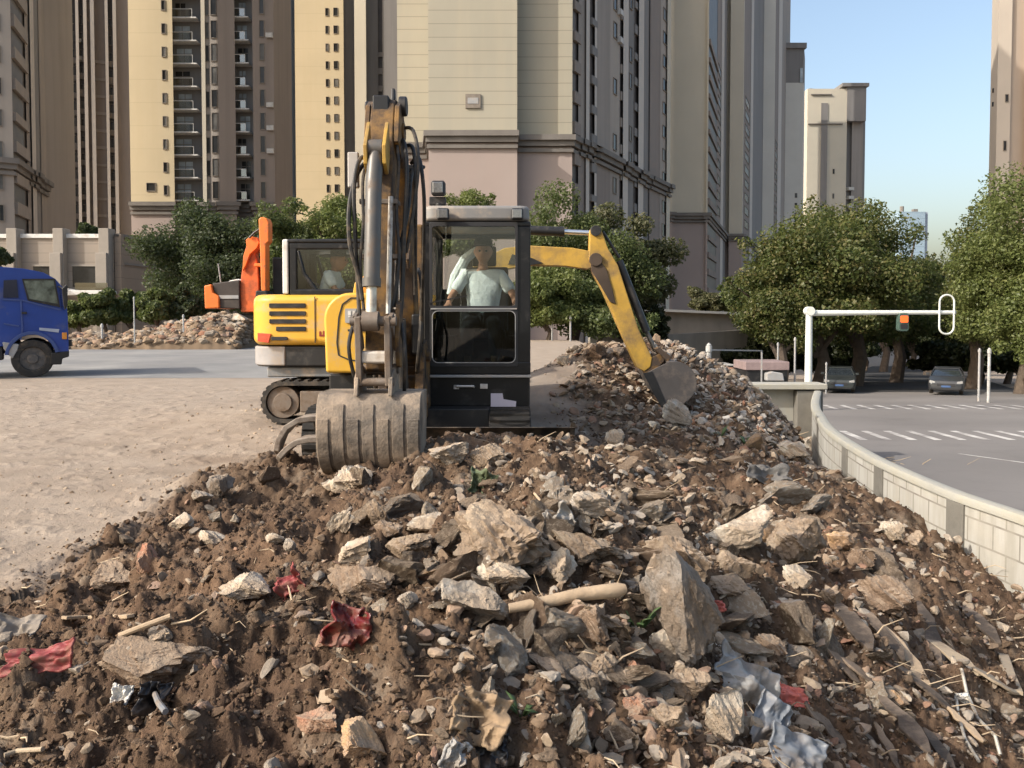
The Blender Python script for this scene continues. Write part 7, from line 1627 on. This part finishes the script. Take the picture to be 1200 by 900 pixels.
# planks on the dark right slope, running down the slope
rgp = np.random.default_rng(55); pg = 'dark splintered boards on the right slope'
spots = [(1000, 735, 70), (1035, 745, 80), (1060, 770, 90), (1090, 745, 80), (1020, 800, 90), (1085, 810, 100), (1115, 770, 80), (1060, 850, 90), (1000, 850, 80), (1130, 850, 60), (965, 850, 70), (1040, 880, 70), (1150, 735, 60), (1165, 800, 60), (1100, 880, 60), (985, 780, 60)]
for i, (px, py, L) in enumerate(spots):
    a = R(48 + rgp.normal() * 9); dx, dy = math.cos(a) * L / 2, math.sin(a) * L / 2
    m_ = (wood_d, wood_d, wood_m, wood_d, wood_d, wood_d, pale_wood)[i % 7]
    p0, p1 = (px - dx, py - dy), (min(px + dx, 1240), min(py + dy, 905)); A, B = P(*p0, hit(*p0).y - .02), P(*p1, hit(*p1).y - .02)
    b = MB(); w_ = (.010 + .017 * rgp.random()) * A.y / 2.2; h_ = .007 * A.y / 2; D = (B - A); u = D.cross(Vector((0, 0, 1))).normalized(); n_ = u.cross(D).normalized(); prev = None; vs = []
    for q in range(7):
        t_ = q / 6; c_ = A.lerp(B, t_) + n_ * (.02 * D.length * math.sin(t_ * 3.1) + rgp.normal() * .002) + u * rgp.normal() * .003; ww = w_ * (.25 + .75 * min(1, 3.5 * t_ + .1) * min(1, 4 * (1 - t_) + .05)) * (1 + rgp.normal() * .12)
        vs += [c_ - u * ww, c_ + u * ww, c_ + u * ww + n_ * h_, c_ - u * ww + n_ * h_]
    b.add(vs, [(4 * q + j, 4 * q + (j + 1) % 4, 4 * q + 4 + (j + 1) % 4, 4 * q + 4 + j) for q in range(6) for j in range(4)] + [(3, 2, 1, 0), (24, 25, 26, 27)])
    tag(b.build('wood_board', m_, loc=A, bevel=.003), 'dark splintered board lying down the right slope' if m_ is wood_d else 'pale splintered board lying down the right slope', 'board', pg if m_ is wood_d else 'pale splintered boards on the right slope')
# twigs as one mass
tw = MB(); rgt = np.random.default_rng(66)
for i in range(420):
    px, py = rgt.uniform(20, 1195), rgt.uniform(425, 895)
    if rgt.random() > .3 + .7 * (px > 600): continue
    g = hit(px, py)
    if float(soil_mask(np.array([g.x]), np.array([g.y]))[0]) < .5: continue
    a = rgt.uniform(0, 6.28) if px < 900 else R(-50 + rgt.normal() * 25); L = rgt.uniform(.03, .14) * (.4 + .2 * g.y); d = Vector((math.cos(a), math.sin(a) * .7, rgt.normal() * .35)) * L
    mid = g + d * .5 + Vector((rgt.normal(), rgt.normal(), rgt.normal())) * L * .08; r_ = rgt.uniform(.0012, .004) * (.5 + .2 * g.y)
    tw.tube([g, mid + Vector((0, 0, .01)), g + d + Vector((0, 0, .012))], [r_, r_ * .8, r_ * .4], 5)
tag(tw.build('twigs', mat('dry_twig', (.36, .28, .19), .9, var=.4, vs=5)), 'dry twigs and wood slivers strewn over the heap', 'twigs', kind='stuff')
# weeds
def weed(px, py, sz, label, seed, n=9):
    g = hit(px, py); root = thing('weed', label, 'weed', g); rg = np.random.default_rng(700 + seed); s = sz * g.y / F_PX; m = MB()
    for i in range(n):
        a = rg.uniform(0, 6.28); d = Vector((math.cos(a), math.sin(a) * .6, .5 + rg.random() * .8)) * s * rg.uniform(.4, .8); side = Vector((-d.y, d.x, 0)).normalized() * s * .10; b0 = g + Vector((0, 0, .0)); mid = b0 + d * .55 + Vector((0, 0, s * .08)); tip = b0 + d + Vector((0, 0, -s * .12))
        m.add([b0 - side * .25, b0 + side * .25, mid + side, mid - side, tip], [(0, 1, 2, 3), (3, 2, 4)])
    o = m.build('leaf', leaf_m, root); sd2 = o.modifiers.new('thickness', 'SOLIDIFY'); sd2.thickness = .0015
    st = MB(); st.tube([g - Vector((0, 0, .03)), g + Vector((.01, 0, s * .3))], .003, 5); st.build('stem', leaf_m, root)
weed(748, 742, 50, 'broad leafed weed growing from a dark gap beside the tall slab', 1)
weed(875, 525, 26, 'small green weed on the sunlit strip before the mound', 2)
weed(612, 842, 40, 'thin grass tuft low in the middle of the heap', 4, 6)
weed(845, 512, 18, 'tiny green weed near the digging bucket', 5)
sgb = 'added dark bushes filling in deep shade along the street'  # bushes added as dark filler for the shade under the crowns
for i, (px, Y, top, hw, bot) in enumerate(((945, 57, 392, 34, 440), (985, 60, 396, 30, 440), (1098, 62, 398, 34, 442), (1150, 58, 395, 40, 444), (1195, 54, 392, 36, 448), (1015, 82, 385, 26, 428), (1062, 140, 372, 40, 428), (1100, 96, 388, 28, 430), (880, 52, 398, 34, 440))):
    tree('added dark bush filling in deep shade along the street behind the gantry', px, Y, PZ(bot, Y) - .3, top, hw, bot, 'shade', 3200, seed=160 + i, cat='shrub', name='shrub', lobes=2, k=34, size=.3, group=sgb)
